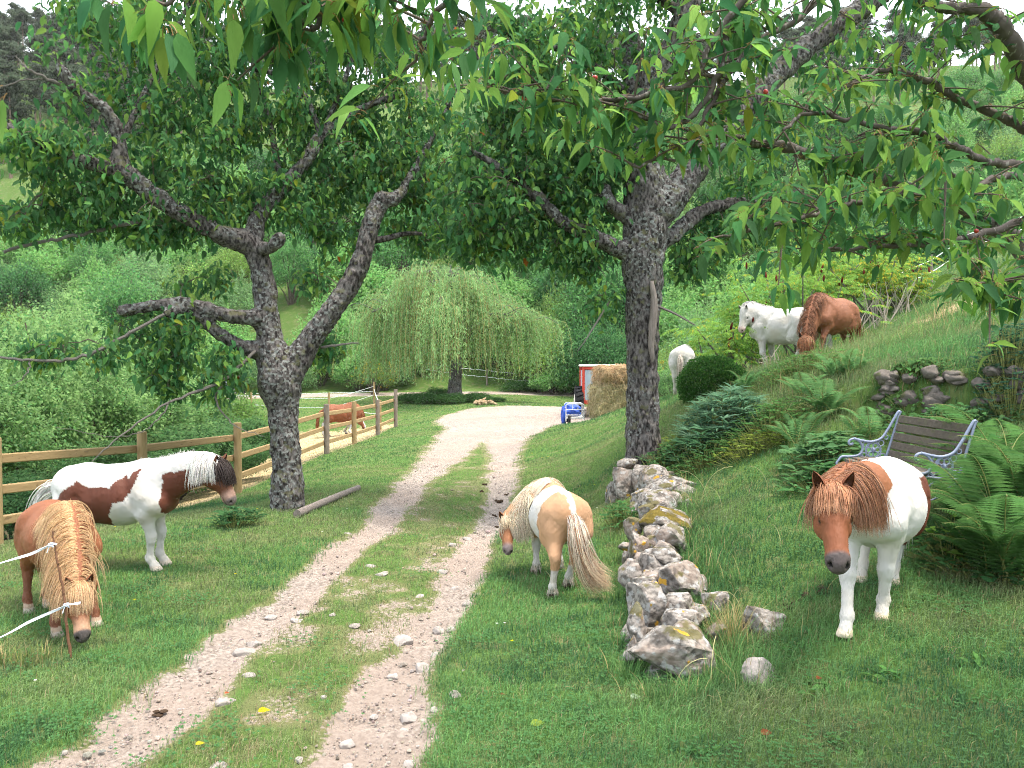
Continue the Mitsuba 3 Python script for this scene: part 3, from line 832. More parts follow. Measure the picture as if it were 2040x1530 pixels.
# brown and white pinto in profile
def coat_b(V, tg, hc):
    x, z = V[:, 0] + nzf(V, 6, 1) * .07 + nzf(V, 22, 2) * .03, V[:, 2] + nzf(V, 6, 5) * .07 + nzf(V, 22, 6) * .03
    c = np.tile(WHITE, (len(V), 1))
    top = np.interp(x, [-.52, -.42, -.30, -.15, -.02, .08, .18, .30], [.52, .74, .82, .78, .80, .87, .99, 1.02])
    bot = np.interp(x, [-.52, -.10, -.06, .02, .12, .22, .30], [.30, .40, .42, .66, .67, .69, .80])
    right = x < np.interp(z, [.5, .68, .8, 1.0], [.0, .13, .20, .26])
    p1 = (z < top) & (z > bot) & (x > -.50) & right & (tg == 'body')
    p1 |= (x < -.02) & (x > -.47) & (z < .62) & (z > .36) & (tg == 'body')
    p2 = (np.isin(tg, ['neck', 'body']) & (x > .43) & (z < .92 + (x - .5) * .2) & (z > .52 + .0 * x) & (V[:, 0] > .40))
    c = np.where((p1 | p2)[:, None], BAY, c)
    hd_ = np.isin(tg, ['head', 'muzzle']) & (hc[:, 0] > -.03)
    c = np.where((hd_ | (np.isin(tg, ['neck']) & (hc[:, 0] > -.02) & (hc[:, 1] > -.12)))[:, None], np.array([.115, .042, .02]), c)
    w = (sstep(.26, .33, hc[:, 0]) * np.isin(tg, ['head', 'muzzle']))[:, None]; c = c * (1 - w) + np.array([.26, .165, .13]) * w
    w = (sstep(.355, .38, hc[:, 0]) * np.isin(tg, ['head', 'muzzle']))[:, None]; c = c * (1 - w) + np.array([.14, .115, .11]) * w
    return c


B_pos = at(243, 1140, 8.15)[:2]
horse('pinto_pony', 'brown and white pinto pony standing side on by the wooden fence', B_pos, 2, 1.06,
      at(428, 926, 8.02), at(467, 996, 7.98), [at(328, 1130, 8.3)[:2], at(309, 1143, 8.08)[:2], at(120, 1130, 8.35)[:2], at(138, 1140, 8.1)[:2]],
      coat_b, dict(mane=dict(n=700, len=.44, color=WHITE * 1.25, left=.1, rise=.4, r=.0034, span=.26, short=420), forelock=dict(n=520, len=.27, color=[.030, .020, .018], spread=.8),
                   tail=dict(n=420, len=.75, color=WHITE * 1.2)), fat=.98, hoofcol=np.array([.5, .45, .4]))


# palomino pinto from behind
def coat_c(V, tg, hc):
    x, z = V[:, 0] + nzf(V, 6, 1) * .06, V[:, 2] + nzf(V, 6, 5) * .05
    c = np.tile(PALO, (len(V), 1))
    body = np.isin(tg, ['body'])
    band = body & (x < .17) & (x > -.25 - .13 * (np.abs(V[:, 1]) < .045) + .06 * sstep(.1, .25, np.abs(V[:, 1])))
    band |= body & (np.abs(V[:, 1]) < .03 + .02 * nzf(V, 14, 2)) & (x < -.1) & (z > .8)
    band |= body & (z < .48) & (x > -.3)
    c = np.where(band[:, None], WHITE, c)
    c = np.where((np.isin(tg, ['shin', 'hoof']) & (z < .26))[:, None], WHITE * .9, c)
    c = np.where((np.isin(tg, ['fore', 'shin', 'hoof']) & (x > 0) & (z < .42))[:, None], WHITE * .9, c)
    h_ = np.isin(tg, ['head', 'muzzle'])[:, None]
    c = np.where(h_, np.array([.27, .115, .055]), c)
    w = (sstep(.28, .36, hc[:, 0]) * np.isin(tg, ['head', 'muzzle']))[:, None]
    return c * (1 - w) + np.array([.16, .13, .13]) * w


C_pos = (.415, 7.82)
horse('palomino_pony', 'pale palomino and white pony seen from behind beside the track', C_pos, 103, .90,
      at(1010, 1036, 8.06), at(1012, 1097, 7.86), [at(1066, 1141, 8.1)[:2].tolist() + [.0], at(1112, 1140, 8.15)[:2], at(1098, 1186, 7.33)[:2], at(1130, 1172, 7.55)[:2].tolist() + [.02]],
      coat_c, dict(mane=dict(n=2000, len=.40, color=[.60, .51, .38], tip=[.64, .57, .46], left=.93, rise=.3, r=.0029, wander=.5, short=80), forelock=dict(n=90, len=.16, color=[.54, .43, .30]),
                   tail=dict(n=1100, len=.86, r=.0028, color=WHITE * [1.22, 1.12, 1.0], tip=[.58, .46, .31], fan=.38, dark=([.30, .15, .08], .14)), feather=[.52, .46, .38]), fat=1.07, tail_dir=(1.5, .1, 0), hoofcol=np.array([.10, .075, .06]))


# fat white and chestnut pony facing the camera
def coat_d(V, tg, hc):
    x = V[:, 0] + nzf(V, 6, 1) * .07
    c = np.tile(WHITE * 1.04, (len(V), 1))
    c = np.where((np.isin(tg, ['neck']) & (x > .36))[:, None], CHEST * [1.1, 1.1, 1], c)
    c = np.where((np.isin(tg, ['body', 'gaskin']) & (V[:, 1] > .05) & (x < -.21 - .3 * np.maximum(V[:, 2] - .75, 0)) & (V[:, 2] < .86) & (x > -.47))[:, None], BAY * 1.1, c)
    h_ = np.isin(tg, ['head', 'muzzle'])[:, None]
    c = np.where(h_, np.array([.205, .072, .034]), c)
    w = (sstep(.335, .365, hc[:, 0]) * np.isin(tg, ['head', 'muzzle']))[:, None]
    return c * (1 - w) + np.array([.085, .068, .068]) * w


D_front = at(1720, 1245, 5.35)
D_pos = (2.52, 5.72)
horse('fat_pony', 'fat white pony with chestnut head and mane facing the camera near the bench', D_pos, -124, .99,
      at(1657, 985, 4.98), at(1672, 1122, 4.66), [at(1757, 1232, 5.42)[:2], at(1684, 1257, 5.25)[:2], at(1778, 1212, 6.0)[:2], at(1716, 1176, 6.12)[:2]],
      coat_d, dict(mane=dict(n=2400, len=.52, color=[.32, .14, .07], tip=[.36, .19, .12], left=.78, rise=.15, r=.0028, wander=.4, clump=12, short=100, var=.3, span=.45, dark=([.38, .22, .15], .2)), forelock=dict(n=700, len=.22, color=[.34, .145, .07], tip=[.42, .22, .13], spread=1.3, r=.0030, var=.32),
                   tail=dict(n=200, len=.7, color=WHITE)), fat=1.17, leg=1.14, hoofcol=np.array([.6, .52, .42]))


# the two on the bank, the one behind the box bush, the one in the paddock
def coat_e(V, tg, hc):
    c = np.tile(WHITE * [.98, .97, .95], (len(V), 1))
    w = (sstep(.30, .37, hc[:, 0]) * np.isin(tg, ['head', 'muzzle']))[:, None]
    return c * (1 - w) + np.array([.45, .33, .30]) * w


E_pos = at(1556, 736, 16.9)[:2]
horse('white_horse', 'cream white horse on the bank looking left over the bushes', E_pos, 133, 1.30,
      at(1486, 618, 17.15), at(1474, 658, 17.05), [at(1522, 738, 16.9)[:2], at(1541, 735, 17.3)[:2], at(1578, 735, 16.5)[:2], at(1590, 735, 16.8)[:2]],
      coat_e, dict(mane=dict(n=260, len=.10, color=WHITE, left=.3, rise=.9), tail=dict(n=200, len=.6, color=WHITE)), fat=.95, res=.016, hoofcol=WHITE * .7)


def coat_f(V, tg, hc):
    c = np.tile(CHEST * [1.0, 1.05, 1.1], (len(V), 1))
    c = c * (1 - .45 * (1 - sstep(.15, .5, V[:, 2])) * np.isin(tg, ['fore', 'shin', 'gaskin']))[:, None]
    return c


F_pos = at(1652, 725, 16.3)[:2]
horse('chestnut_horse', 'chestnut horse with long red mane grazing on top of the bank', F_pos, -142, 1.24,
      at(1607, 678, 15.55), at(1600, 722, 15.25), [at(1632, 722, 15.75)[:2], at(1612, 722, 16.05)[:2], at(1690, 722, 16.6)[:2], at(1676, 720, 17.0)[:2]],
      coat_f, dict(mane=dict(n=520, len=.34, rise=.3, color=[.20, .082, .042], tip=[.25, .12, .065], left=.55, r=.0042, var=.25), forelock=dict(n=250, len=.3, color=[.22, .09, .04], r=.006, spread=.7), tail=dict(n=260, len=.8, color=[.30, .11, .05], r=.006)),
      fat=1.1, res=.016, hoofcol=np.array([.15, .1, .08]), tail_dir=(.1, 0, 0))

G_pos = at(1362, 784, 17.4)[:2]
horse('cream_pony', 'cream pony half hidden behind the clipped round bush', G_pos, 72, .98,
      at(1385, 730, 18.2), at(1390, 756, 18.1), [at(1378, 780, 17.9)[:2], at(1362, 780, 17.9)[:2], at(1345, 785, 17.1)[:2], at(1368, 785, 17.0)[:2]],
      coat_e, dict(tail=dict(n=120, len=.6, color=WHITE * [1, .92, .82])), fat=1.0, res=.018, eyes=False)


def coat_h(V, tg, hc):
    c = np.tile(CHEST * [1.05, 1.0, 1.0], (len(V), 1))
    c = sock(V, tg, c, .42)
    blaze = np.isin(tg, ['head', 'muzzle']) & (np.abs(hc[:, 2]) < .03) & (hc[:, 1] > -.05)
    return np.where(blaze[:, None], WHITE, c)


H_pos = at(682, 869, 31.0)[:2]
horse('far_chestnut_horse', 'chestnut horse with white socks grazing in the paddock behind the fence', H_pos, 4, 1.18,
      at(717, 832, 31.0), at(728, 852, 30.9), [at(699, 868, 30.8)[:2], at(690, 868, 31.3)[:2], at(647, 870, 30.8)[:2], at(655, 870, 31.3)[:2]],
      coat_h, dict(mane=dict(n=150, len=.25, color=[.3, .12, .05], r=.012), tail=dict(n=90, len=.65, color=[.33, .13, .06], r=.012)), fat=1.05, res=.024, eyes=False)

# ---------------------------------------------------------------- cherry trees
def limb_px(pts, n=None):
    """(px, py, depth, radius) rows -> points and radii."""
    P = np.array([list(at(a, b, c)) + [r] for a, b, c, r in pts])
    S = spline(P, n or 6 * len(P))
    return S[:, :3], np.maximum(S[:, 3], .004)


def knotty(V, N, amp, seed):
    a = meshkit.fbm(V * [9, 9, 5], 4, seed) - .5
    b = meshkit.fbm(V * [26, 26, 9], 3, seed + 5) - .5
    c = np.abs(meshkit.fbm(V * [16, 16, 5] + 9, 3, seed + 9) - .5)
    return V + N * (a * .055 + b * .035 - (0.12 - np.minimum(c, .12)) * .10)[:, None] * amp


def trunk_mesh(limbs, lo, hi, h, amp, seed):
    F = Field(lo, hi, h)
    for P, R in limbs:
        for i in range(len(P) - 1): F.cone(P[i], P[i + 1], R[i], R[i + 1], k=.09)
    m = F.mesh()
    m.vertices = knotty(m.vertices, np.array(m.vertex_normals), amp, seed)
    return m


def branch_out(nodes, targets, r0=.004, r=rng, up=.25, rough=.18):
    """Connects every target to the nearest branch already there, near ones first. Returns twig polylines (list of (k, 3)) and radii."""
    nodes = [np.asarray(nodes, float)]
    tree = cKDTree(nodes[0]); d = tree.query(targets)[0]
    order = np.argsort(d); pts = nodes[0]; out = []
    todo = targets[order]
    for chunk in np.array_split(todo, max(1, len(todo) // 60)):
        tree = cKDTree(pts); dist, j = tree.query(chunk)
        new = []
        for t, dd, jj in zip(chunk, dist, j):
            a = pts[jj]; k = max(4, int(dd / .12) + 2)
            u = np.linspace(0, 1, k)[:, None]
            bow = np.array([0, 0, 1.0]) * dd * up * (np.sin(np.pi * u) * .5 + .0)
            wob = r.normal(size=(k, 3)) * dd * rough * .25 * np.sin(np.pi * u)
            L = a + (t - a) * u + bow + wob
            out.append(L); new.append(L[2:])
        pts = np.vstack([pts] + new)
    return out


def twigs_mesh(polys, ra, rb, sides=4):
    ms = [tube(p, np.interp(np.linspace(0, 1, len(p)), [0, 1], [min(.022, ra + .008 * np.linalg.norm(p[-1] - p[0])), rb]), sides, False) for p in polys]
    return cat_mesh(ms)


LEAF_A, LEAF_B, LEAF_Y = np.array([.115, .26, .085]), np.array([.08, .20, .08]), np.array([.22, .27, .04])


def leaf_colors(n, r, fresh=.25, yellow=.01, red=0.0015):
    c = tint(LEAF_A, n, .18, .10, r)
    m = r.random(n); c = np.where((m < .45)[:, None], tint(LEAF_B, n, .18, .10, r), c)
    c = np.where((m > 1 - fresh)[:, None], tint([.19, .34, .075], n, .14, .08, r), c)
    c = np.where((r.random(n) < yellow)[:, None], tint(LEAF_Y, n, .2, .1, r), c)
    return np.where((r.random(n) < red)[:, None], tint([.35, .10, .02], n, .2, .1, r), c)


def cluster_leaves(cent, per, L, r, spread=.09, hang=.55):
    """Hanging rosettes of leaves round each centre: base, axis, normal, length arrays."""
    n = len(cent) * per
    b = np.repeat(cent, per, 0) + r.normal(size=(n, 3)) * spread
    an = r.uniform(0, 2 * np.pi, n)
    out = np.stack([np.cos(an), np.sin(an), np.zeros(n)], -1)
    ax = nrm(out * r.uniform(.25, 1.0, (n, 1)) + np.array([0, 0, -1.0]) * r.uniform(hang - .55, hang + .5, (n, 1)))
    nn = nrm(out * .4 + np.array([0, 0, 1.0]) + r.normal(size=(n, 3)) * .45)
    return b, ax, nn, L * r.uniform(.6, 1.15, n)


def crown_points(blobs, r):
    """Points inside (px, py, depth, rx, ry, rdepth, count) ellipsoids; rx, ry in photograph pixels at that depth."""
    out = []
    for px, py, Y, rx, ry, rd, n in blobs:
        c = at(px, py, Y); s = Y / FPX
        d = rand_dirs(n, r) * (r.random((n, 1)) ** .45)
        out.append(c + d * [rx * s, rd, ry * s])
    C = np.vstack(out); cen = C[r.choice(len(C), len(C) // 9, replace=False)]; w = cKDTree(cen).query(C)[1]
    return C + (cen[w] - C) * .42


# --- the left tree
r3 = np.random.default_rng(31)
t1_main = [[(572, 1075, 11.5, .28), (573, 1015, 11.5, .255), (571, 940, 11.5, .215), (566, 860, 11.5, .20), (562, 800, 11.5, .225), (556, 758, 11.48, .30), (545, 700, 11.5, .21)],
           [(545, 720, 11.5, .20), (533, 640, 11.5, .165), (526, 570, 11.5, .15), (512, 505, 11.45, .135), (480, 472, 11.35, .125)],
           [(580, 745, 11.5, .19), (610, 690, 11.55, .17), (660, 620, 11.6, .155), (710, 545, 11.7, .14), (735, 460, 11.8, .125), (758, 400, 11.9, .11), (790, 395, 11.95, .06), (830, 330, 12.2, .045), (870, 260, 12.4, .03), (905, 180, 12.5, .018), (925, 110, 12.6, .008)],
           [(490, 482, 11.35, .12), (445, 470, 11.2, .105), (370, 430, 10.9, .095), (300, 385, 10.7, .088), (245, 340, 10.6, .08), (238, 290, 10.6, .06), (215, 225, 10.5, .045), (150, 175, 10.3, .04), (118, 130, 10.2, .03)],
           [(505, 480, 11.45, .10), (515, 430, 11.6, .085), (560, 375, 11.7, .075), (610, 320, 11.8, .065), (640, 270, 11.9, .05), (720, 215, 12.1, .035), (800, 190, 12.2, .02)],
           [(300, 385, 10.7, .06), (250, 345, 10.6, .07), (160, 320, 10.4, .065), (95, 290, 10.2, .055), (10, 255, 10.0, .05), (-120, 230, 9.8, .03)],
           [(530, 640, 11.5, .11), (500, 632, 11.3, .075), (450, 628, 11.1, .065), (390, 610, 11.0, .062), (340, 605, 10.9, .055), (255, 618, 10.8, .048), (246, 620, 10.8, .03)],
           [(520, 700, 11.5, .10), (480, 690, 11.3, .06), (430, 660, 11.1, .05), (385, 620, 11.0, .04), (330, 625, 10.8, .03)],
           [(515, 500, 11.45, .06), (545, 490, 11.2, .04), (560, 470, 11.1, .03)],
           [(735, 480, 11.8, .06), (770, 475, 12, .05), (815, 465, 12.3, .035), (880, 470, 12.6, .02)],
           [(640, 275, 11.9, .05), (600, 180, 12, .045), (520, 140, 12, .04), (420, 145, 11.8, .03)],
           [(238, 290, 10.6, .05), (290, 180, 11, .04), (350, 60, 11.2, .03), (420, -80, 11.4, .02)],
           [(640, 275, 11.9, .045), (690, 150, 12.2, .04), (730, 20, 12.4, .03), (760, -120, 12.5, .02)],
           [(560, 375, 11.7, .06), (540, 260, 12.2, .05), (500, 100, 12.8, .04), (480, -100, 13, .03)]]
limbs1 = [(P, R * (.80 if i < 3 else .9)) for i, (P, R) in enumerate(limb_px(q) for q in t1_main)]
k1 = thing('cherry_tree', 'old cherry tree with lichen covered forked trunk on the left lawn behind the pinto', 'tree')
lo = np.min([l[0].min(0) for l in limbs1[:11]], 0) - .4; hi = np.max([l[0].max(0) for l in limbs1[:11]], 0) + .4
lo[2] = -.25
part(k1, 'trunk', trunk_mesh(limbs1[:9], lo, np.minimum(hi, [1, 20, 7]), .03, 1.0, 3), M_BARK, smooth=True)
for P, R in limbs1[9:]: part(k1, 'branch', tube(P, R, 8), M_BARK, smooth=True)
blobs1 = [(150, 40, 10.4, 120, 60, .9, 80), (330, 60, 11.2, 190, 130, 1.2, 330), (560, 60, 12, 190, 120, 1.2, 300), (750, 110, 12.4, 160, 130, 1.0, 270), (230, 215, 10.8, 140, 80, .9, 120), (430, 210, 11.8, 160, 110, 1.2, 300),
          (620, 230, 12.1, 160, 110, 1.1, 320), (790, 260, 12.5, 150, 110, 1.0, 300), (60, 290, 10.1, 130, 45, .7, 120), (200, 345, 10.6, 150, 70, .8, 190), (420, 345, 11.4, 150, 90, 1.1, 300), (590, 400, 11.9, 120, 80, .9, 190),
          (720, 360, 12.3, 150, 90, .9, 250), (840, 400, 12.7, 130, 90, .9, 220), (150, 430, 10.7, 150, 55, .7, 130), (310, 450, 10.9, 130, 60, .7, 130), (60, 440, 10.3, 110, 50, .6, 60), (420, 420, 11.2, 90, 60, .6, 90), (860, 480, 12.9, 60, 35, .5, 40),
          (330, 650, 10.9, 110, 45, .6, 110), (230, 690, 10.6, 110, 45, .6, 60), (410, 730, 11, 110, 65, .6, 130), (330, 760, 10.8, 60, 30, .5, 40), (90, 700, 10.4, 80, 25, .4, 40), (400, 560, 11.2, 60, 30, .4, 40), (620, 560, 12, 60, 30, .4, 24), (650, 680, 11.9, 50, 50, .4, 40), (660, 470, 12, 80, 50, .6, 60),
          (400, -120, 11.6, 420, 160, 2.0, 420), (700, -150, 12.6, 250, 150, 1.6, 240)]
C1 = crown_points([(q[0], q[1], q[2] + .18) + q[3:6] + (int(q[6] * .56),) for q in blobs1], r3)
nodes1 = np.vstack([l[0][(3 if i == 0 else 2):] for i, l in enumerate(limbs1[1:])])
tw1 = branch_out(nodes1, C1, r=r3)
part(k1, 'twigs', twigs_mesh(tw1, .006, .0035), M_TWIG, kind='stuff', label='thin dark twigs')
b, ax, nn, L = cluster_leaves(C1, 10, .132, r3, .10)
m, c = leaves(b, ax, nn, L, L * .50, r3.uniform(.05, .6, len(L)), leaf_colors(len(L), r3, .24, .012), 2)
part(k1, 'foliage', m, M_LEAF, color=c, smooth=True, kind='stuff', label='dense drooping green cherry leaves')
# bare dead twigs low on the left and grey ones at the upper left
dead = [[(510, 700, 11.3, .03), (440, 760, 10.9, .03), (340, 800, 10.6, .02), (240, 870, 10.3, .014), (170, 930, 10.1, .006)], [(340, 800, 10.6, .016), (300, 850, 10.5, .01), (230, 870, 10.4, .006), (110, 850, 10.2, .004)],
        [(440, 770, 10.9, .02), (430, 800, 10.9, .018), (470, 850, 10.9, .01), (530, 870, 10.9, .004)], [(330, 625, 10.8, .03), (230, 680, 10.5, .03), (150, 715, 10.4, .028), (60, 718, 10.3, .024), (-40, 705, 10.2, .018)],
        [(60, 718, 10.3, .016), (50, 750, 10.2, .01), (20, 770, 10.2, .004)], [(118, 165, 10.2, .03), (60, 140, 10.0, .02), (30, 110, 10, .01)], [(90, 155, 10.1, .016), (30, 165, 10, .012), (-40, 195, 9.9, .01)], [(95, 290, 10.2, .02), (90, 255, 10.1, .012), (75, 240, 10, .004)],
        [(10, 500, 10.3, .03), (90, 480, 10.5, .03), (170, 465, 10.7, .03), (280, 440, 10.9, .04)], [(640, 690, 11.6, .03), (700, 684, 11.6, .015), (715, 683, 11.6, .01)]]
for q in dead: P, R = limb_px(q); P = P + r3.normal(size=P.shape) * .008; part(k1, 'dead_branch', tube(P, R * .75, 6), M_TWIG2)

# --- the right tree
t2_main = [[(1283, 960, 11.5, .30), (1283, 915, 11.5, .27), (1281, 850, 11.5, .24), (1280, 760, 11.5, .235), (1279, 660, 11.5, .24), (1283, 580, 11.5, .265), (1280, 520, 11.5, .31), (1285, 470, 11.5, .33), (1288, 400, 11.5, .33), (1280, 340, 11.5, .30), (1272, 280, 11.5, .26)],
           [(1275, 300, 11.5, .26), (1270, 200, 11.5, .21), (1262, 120, 11.6, .15), (1255, 80, 11.7, .13)],
           [(1320, 420, 11.5, .25), (1370, 350, 11.6, .22), (1430, 270, 11.8, .20), (1480, 215, 12.0, .19), (1530, 165, 12.2, .18), (1600, 100, 12.4, .17), (1680, 40, 12.6, .16), (1760, -10, 12.8, .14), (1900, -120, 13, .10)],
           [(1280, 250, 11.4, .2), (1310, 150, 11.2, .17), (1345, 90, 11.1, .16), (1365, 30, 11, .15), (1385, -60, 11, .13), (1400, -200, 11, .09)],
           [(1240, 500, 11.4, .12), (1190, 475, 11.2, .09), (1120, 440, 11, .07), (1060, 380, 10.9, .055), (1010, 345, 10.8, .04), (940, 300, 10.7, .02)],
           [(1330, 480, 11.6, .11), (1400, 420, 11.9, .09), (1500, 400, 12.3, .07), (1600, 380, 12.8, .04)],
           [(1265, 200, 11.5, .09), (1180, 130, 11.4, .07), (1090, 90, 11.3, .05), (980, 60, 11.2, .03)],
           [(1365, 30, 11, .09), (1250, -40, 11, .07), (1120, -90, 11, .05), (1000, -120, 11, .03)],
           [(1245, 430, 11.4, .10), (1210, 400, 11.2, .06), (1205, 370, 11.2, .03)]]
limbs2 = [(P, R * .79) for P, R in (limb_px(q) for q in t2_main)]
k2 = thing('cherry_tree', 'tall cherry tree behind the near stone wall with pale split bark on its trunk', 'tree')
lo = np.array([-1.2, 10.2, .3]); hi = np.array([6.5, 14, 8.2])
part(k2, 'trunk', trunk_mesh(limbs2[:4] + limbs2[4:6] + limbs2[8:], lo, hi, .034, 1.25, 14), M_BARK, smooth=True)
for P, R in limbs2[6:8]: part(k2, 'branch', tube(P, R, 8), M_BARK, smooth=True)
def f_bare(p, n, uv): return P_.mix((0.10, 0.08, 0.07), (0.27, 0.235, 0.215), P_.fbm(p.x * 90, p.y * 90, p.z * 5, 4))


# a long bare scar where the bark has split off
scar = np.array([at(1298, 560, 11.24), at(1303, 600, 11.235), at(1300, 650, 11.245), at(1297, 690, 11.26), at(1300, 720, 11.28)])
sp_ = spline(scar, 24); rs = .052 * np.sin(np.pi * np.clip(np.linspace(.10, .97, 24), 0, 1)) ** .6
ms = tube(sp_, rs, 12); ms.vertices = ms.vertices + np.array(ms.vertex_normals) * ((meshkit.fbm(np.array(ms.vertices) * [40, 40, 6], 3, 2) - .5) * .03)[:, None]
part(k2, 'bare_wood', ms, mat('bare_wood', mikit.proc(f_bare), .8, .2), smooth=True, label='pale bare wood where the bark split off')
blobs2 = [(1000, 130, 10.9, 130, 110, 1.0, 230), (1130, 90, 11.2, 140, 120, 1.2, 260), (1240, 40, 11.3, 120, 100, 1.2, 160), (1450, 40, 11.6, 140, 80, 1.2, 120), (1010, 270, 10.8, 140, 100, 1.0, 280), (1130, 250, 11, 130, 110, 1.1, 280), (1210, 330, 11.0, 80, 90, .7, 130),
          (980, 400, 10.8, 120, 80, .9, 230), (1100, 380, 11, 120, 90, .9, 240), (1180, 420, 11.1, 80, 70, .7, 110), (1060, 480, 11, 130, 50, .7, 120), (930, 470, 10.8, 90, 60, .6, 110), (1170, 520, 11.2, 70, 50, .5, 70), (1200, 590, 11.2, 35, 50, .4, 30),
          (1450, 330, 12.1, 110, 90, .9, 130), (1480, 430, 12.2, 130, 70, .9, 190), (1400, 480, 12.0, 90, 60, .7, 130), (1390, 540, 12.0, 60, 35, .6, 50), (1600, 420, 12.8, 120, 60, .9, 130), (1560, 240, 12.6, 140, 70, .9, 90), (1700, 280, 13, 150, 80, 1.0, 110), (1180, 640, 11.2, 20, 20, .3, 7),
          (1600, 120, 12.6, 140, 70, .9, 80), (1760, 120, 13, 120, 80, .9, 70), (1240, -140, 11.2, 320, 140, 1.8, 330), (1650, -150, 12.6, 300, 120, 1.6, 200), (1680, 470, 13, 90, 30, .6, 40)]
C2 = crown_points([(q[0], q[1], q[2] + .3) + q[3:6] + (int(q[6] * .55),) for q in blobs2], r3)
nodes2 = np.vstack([l[0][2:] for l in limbs2[1:]])
tw2 = branch_out(nodes2, C2, r=r3)
part(k2, 'twigs', twigs_mesh(tw2, .006, .0035), M_TWIG, kind='stuff', label='thin dark twigs')
b, ax, nn, L = cluster_leaves(C2, 10, .132, r3, .10)
m, c = leaves(b, ax, nn, L, L * .50, r3.uniform(.05, .4, len(L)), leaf_colors(len(L), r3, .22, .008), 2)
part(k2, 'foliage', m, M_LEAF, color=c, smooth=True, kind='stuff', label='dense drooping green cherry leaves')
P, R = limb_px([(1215, 600, 11.2, .012), (1190, 640, 11.1, .012), (1165, 680, 11.0, .008), (1150, 700, 11, .004)]); part(k2, 'dead_branch', tube(P, R, 5), M_TWIG2)
P, R = limb_px([(1310, 610, 11.4, .02), (1345, 625, 11.3, .015), (1385, 648, 11.3, .008)]); part(k2, 'dead_branch', tube(P, R, 5), M_TWIG2)

# --- the young tree at the right edge whose branches hang close in front of the camera
k3 = thing('cherry_tree', 'young cherry tree beyond the right edge whose big leaves hang close in front', 'tree')
z3 = gz(4.0, 4.2)
tr3 = [np.array([[4.0, 4.2, z3 - .2], [3.95, 4.15, z3 + .6], [3.9, 4.1, z3 + 1.3], [3.85, 4.05, z3 + 2.0], [3.7, 3.9, z3 + 3.2], [3.5, 3.6, z3 + 4.4]]), np.array([.12, .105, .10, .09, .075, .05])]
P = spline(np.c_[tr3[0], tr3[1]], 40)
part(k3, 'trunk', tube(P[:, :3], P[:, 3], 14), M_BARK3, smooth=True)
TP = P.copy()
T3 = lambda z: np.array([np.interp(z, TP[:, 2], TP[:, 0]), np.interp(z, TP[:, 2], TP[:, 1]), z])
big = [([(2250, 400, 3.9, .050)], [(2080, 190, 3.7, .045), (2040, 135, 3.6, .042), (1998, 62, 3.5, .038), (1965, 25, 3.45, .032), (1915, 18, 3.4, .022), (1870, 12, 3.35, .02), (1838, 2, 3.3, .016), (1800, -40, 3.3, .012)]),
       ([(2200, 340, 3.9, .030)], [(2040, 255, 3.8, .022), (1990, 230, 3.75, .02), (1910, 195, 3.7, .018), (1830, 155, 3.6, .014), (1760, 140, 3.55, .01), (1680, 175, 3.5, .006)]),
       ([(2240, 800, 4.1, .05)], [(2040, 505, 4.0, .042), (1990, 460, 3.9, .036), (1960, 445, 3.85, .03), (1920, 420, 3.8, .022), (1860, 390, 3.7, .02), (1780, 365, 3.6, .026), (1690, 335, 3.5, .028), (1640, 315, 3.45, .026), (1560, 293, 3.4, .022), (1500, 283, 3.35, .017), (1440, 270, 3.3, .012), (1390, 268, 3.25, .008)]),
       ([(2200, 340, 3.9, .03)], [(2050, 330, 3.7, .02), (1960, 320, 3.5, .016), (1900, 290, 3.4, .014), (1830, 260, 3.3, .012), (1760, 255, 3.25, .011), (1620, 225, 3.2, .008), (1560, 260, 3.1, .006)]),
       ([(2200, 400, 3.9, .03)], [(2040, 440, 3.6, .018), (1900, 480, 3.4, .013), (1760, 490, 3.3, .009), (1600, 500, 3.2, .006)]),
       ([(2200, 400, 3.9, .03)], [(2020, 350, 3.4, .016), (1900, 395, 3.2, .012), (1780, 385, 3.1, .011), (1650, 420, 3.0, .009), (1560, 445, 2.95, .008), (1440, 470, 2.9, .005)]),
       ([(2300, -300, 3.4, .04)], [(1700, -190, 2.9, .02), (1450, 40, 2.9, .012), (1380, 160, 2.85, .009), (1280, 190, 2.8, .008), (1150, 200, 2.75, .007), (1040, 190, 2.7, .006), (980, 175, 2.7, .004)]),
       ([(1450, 40, 2.9, .012)], [(1430, 150, 2.9, .011), (1350, 250, 2.85, .009), (1230, 210, 2.8, .007)]),
       ([(2300, -300, 3.4, .03)], [(1750, -100, 3.2, .02), (1600, 30, 3.1, .012), (1500, 90, 3.0, .01), (1420, 200, 2.9, .008), (1370, 300, 2.85, .006), (1260, 330, 2.8, .005)]),
       ([(2300, -400, 3.0, .03)], [(1400, -260, 2.0, .018), (1000, -200, 1.8, .014), (820, -60, 1.8, .009), (700, -20, 1.75, .007), (620, 60, 1.7, .005)]),
       ([(1000, -200, 1.8, .01)], [(600, -120, 1.65, .009), (420, -60, 1.6, .007), (330, 10, 1.6, .004)]),
       ([(1000, -200, 1.8, .01)], [(940, -60, 2.1, .009), (860, 40, 2.15, .007), (830, 120, 2.2, .005)]),
       ([(1690, 335, 3.5, .02)], [(1760, 300, 3.3, .012), (1850, 330, 3.0, .010), (1900, 350, 2.8, .008)]),
       ([(2200, 560, 4.0, .03)], [(2060, 560, 3.4, .014), (1990, 560, 3.1, .010), (1960, 580, 3.0, .006)])]
spur, tips = [], []
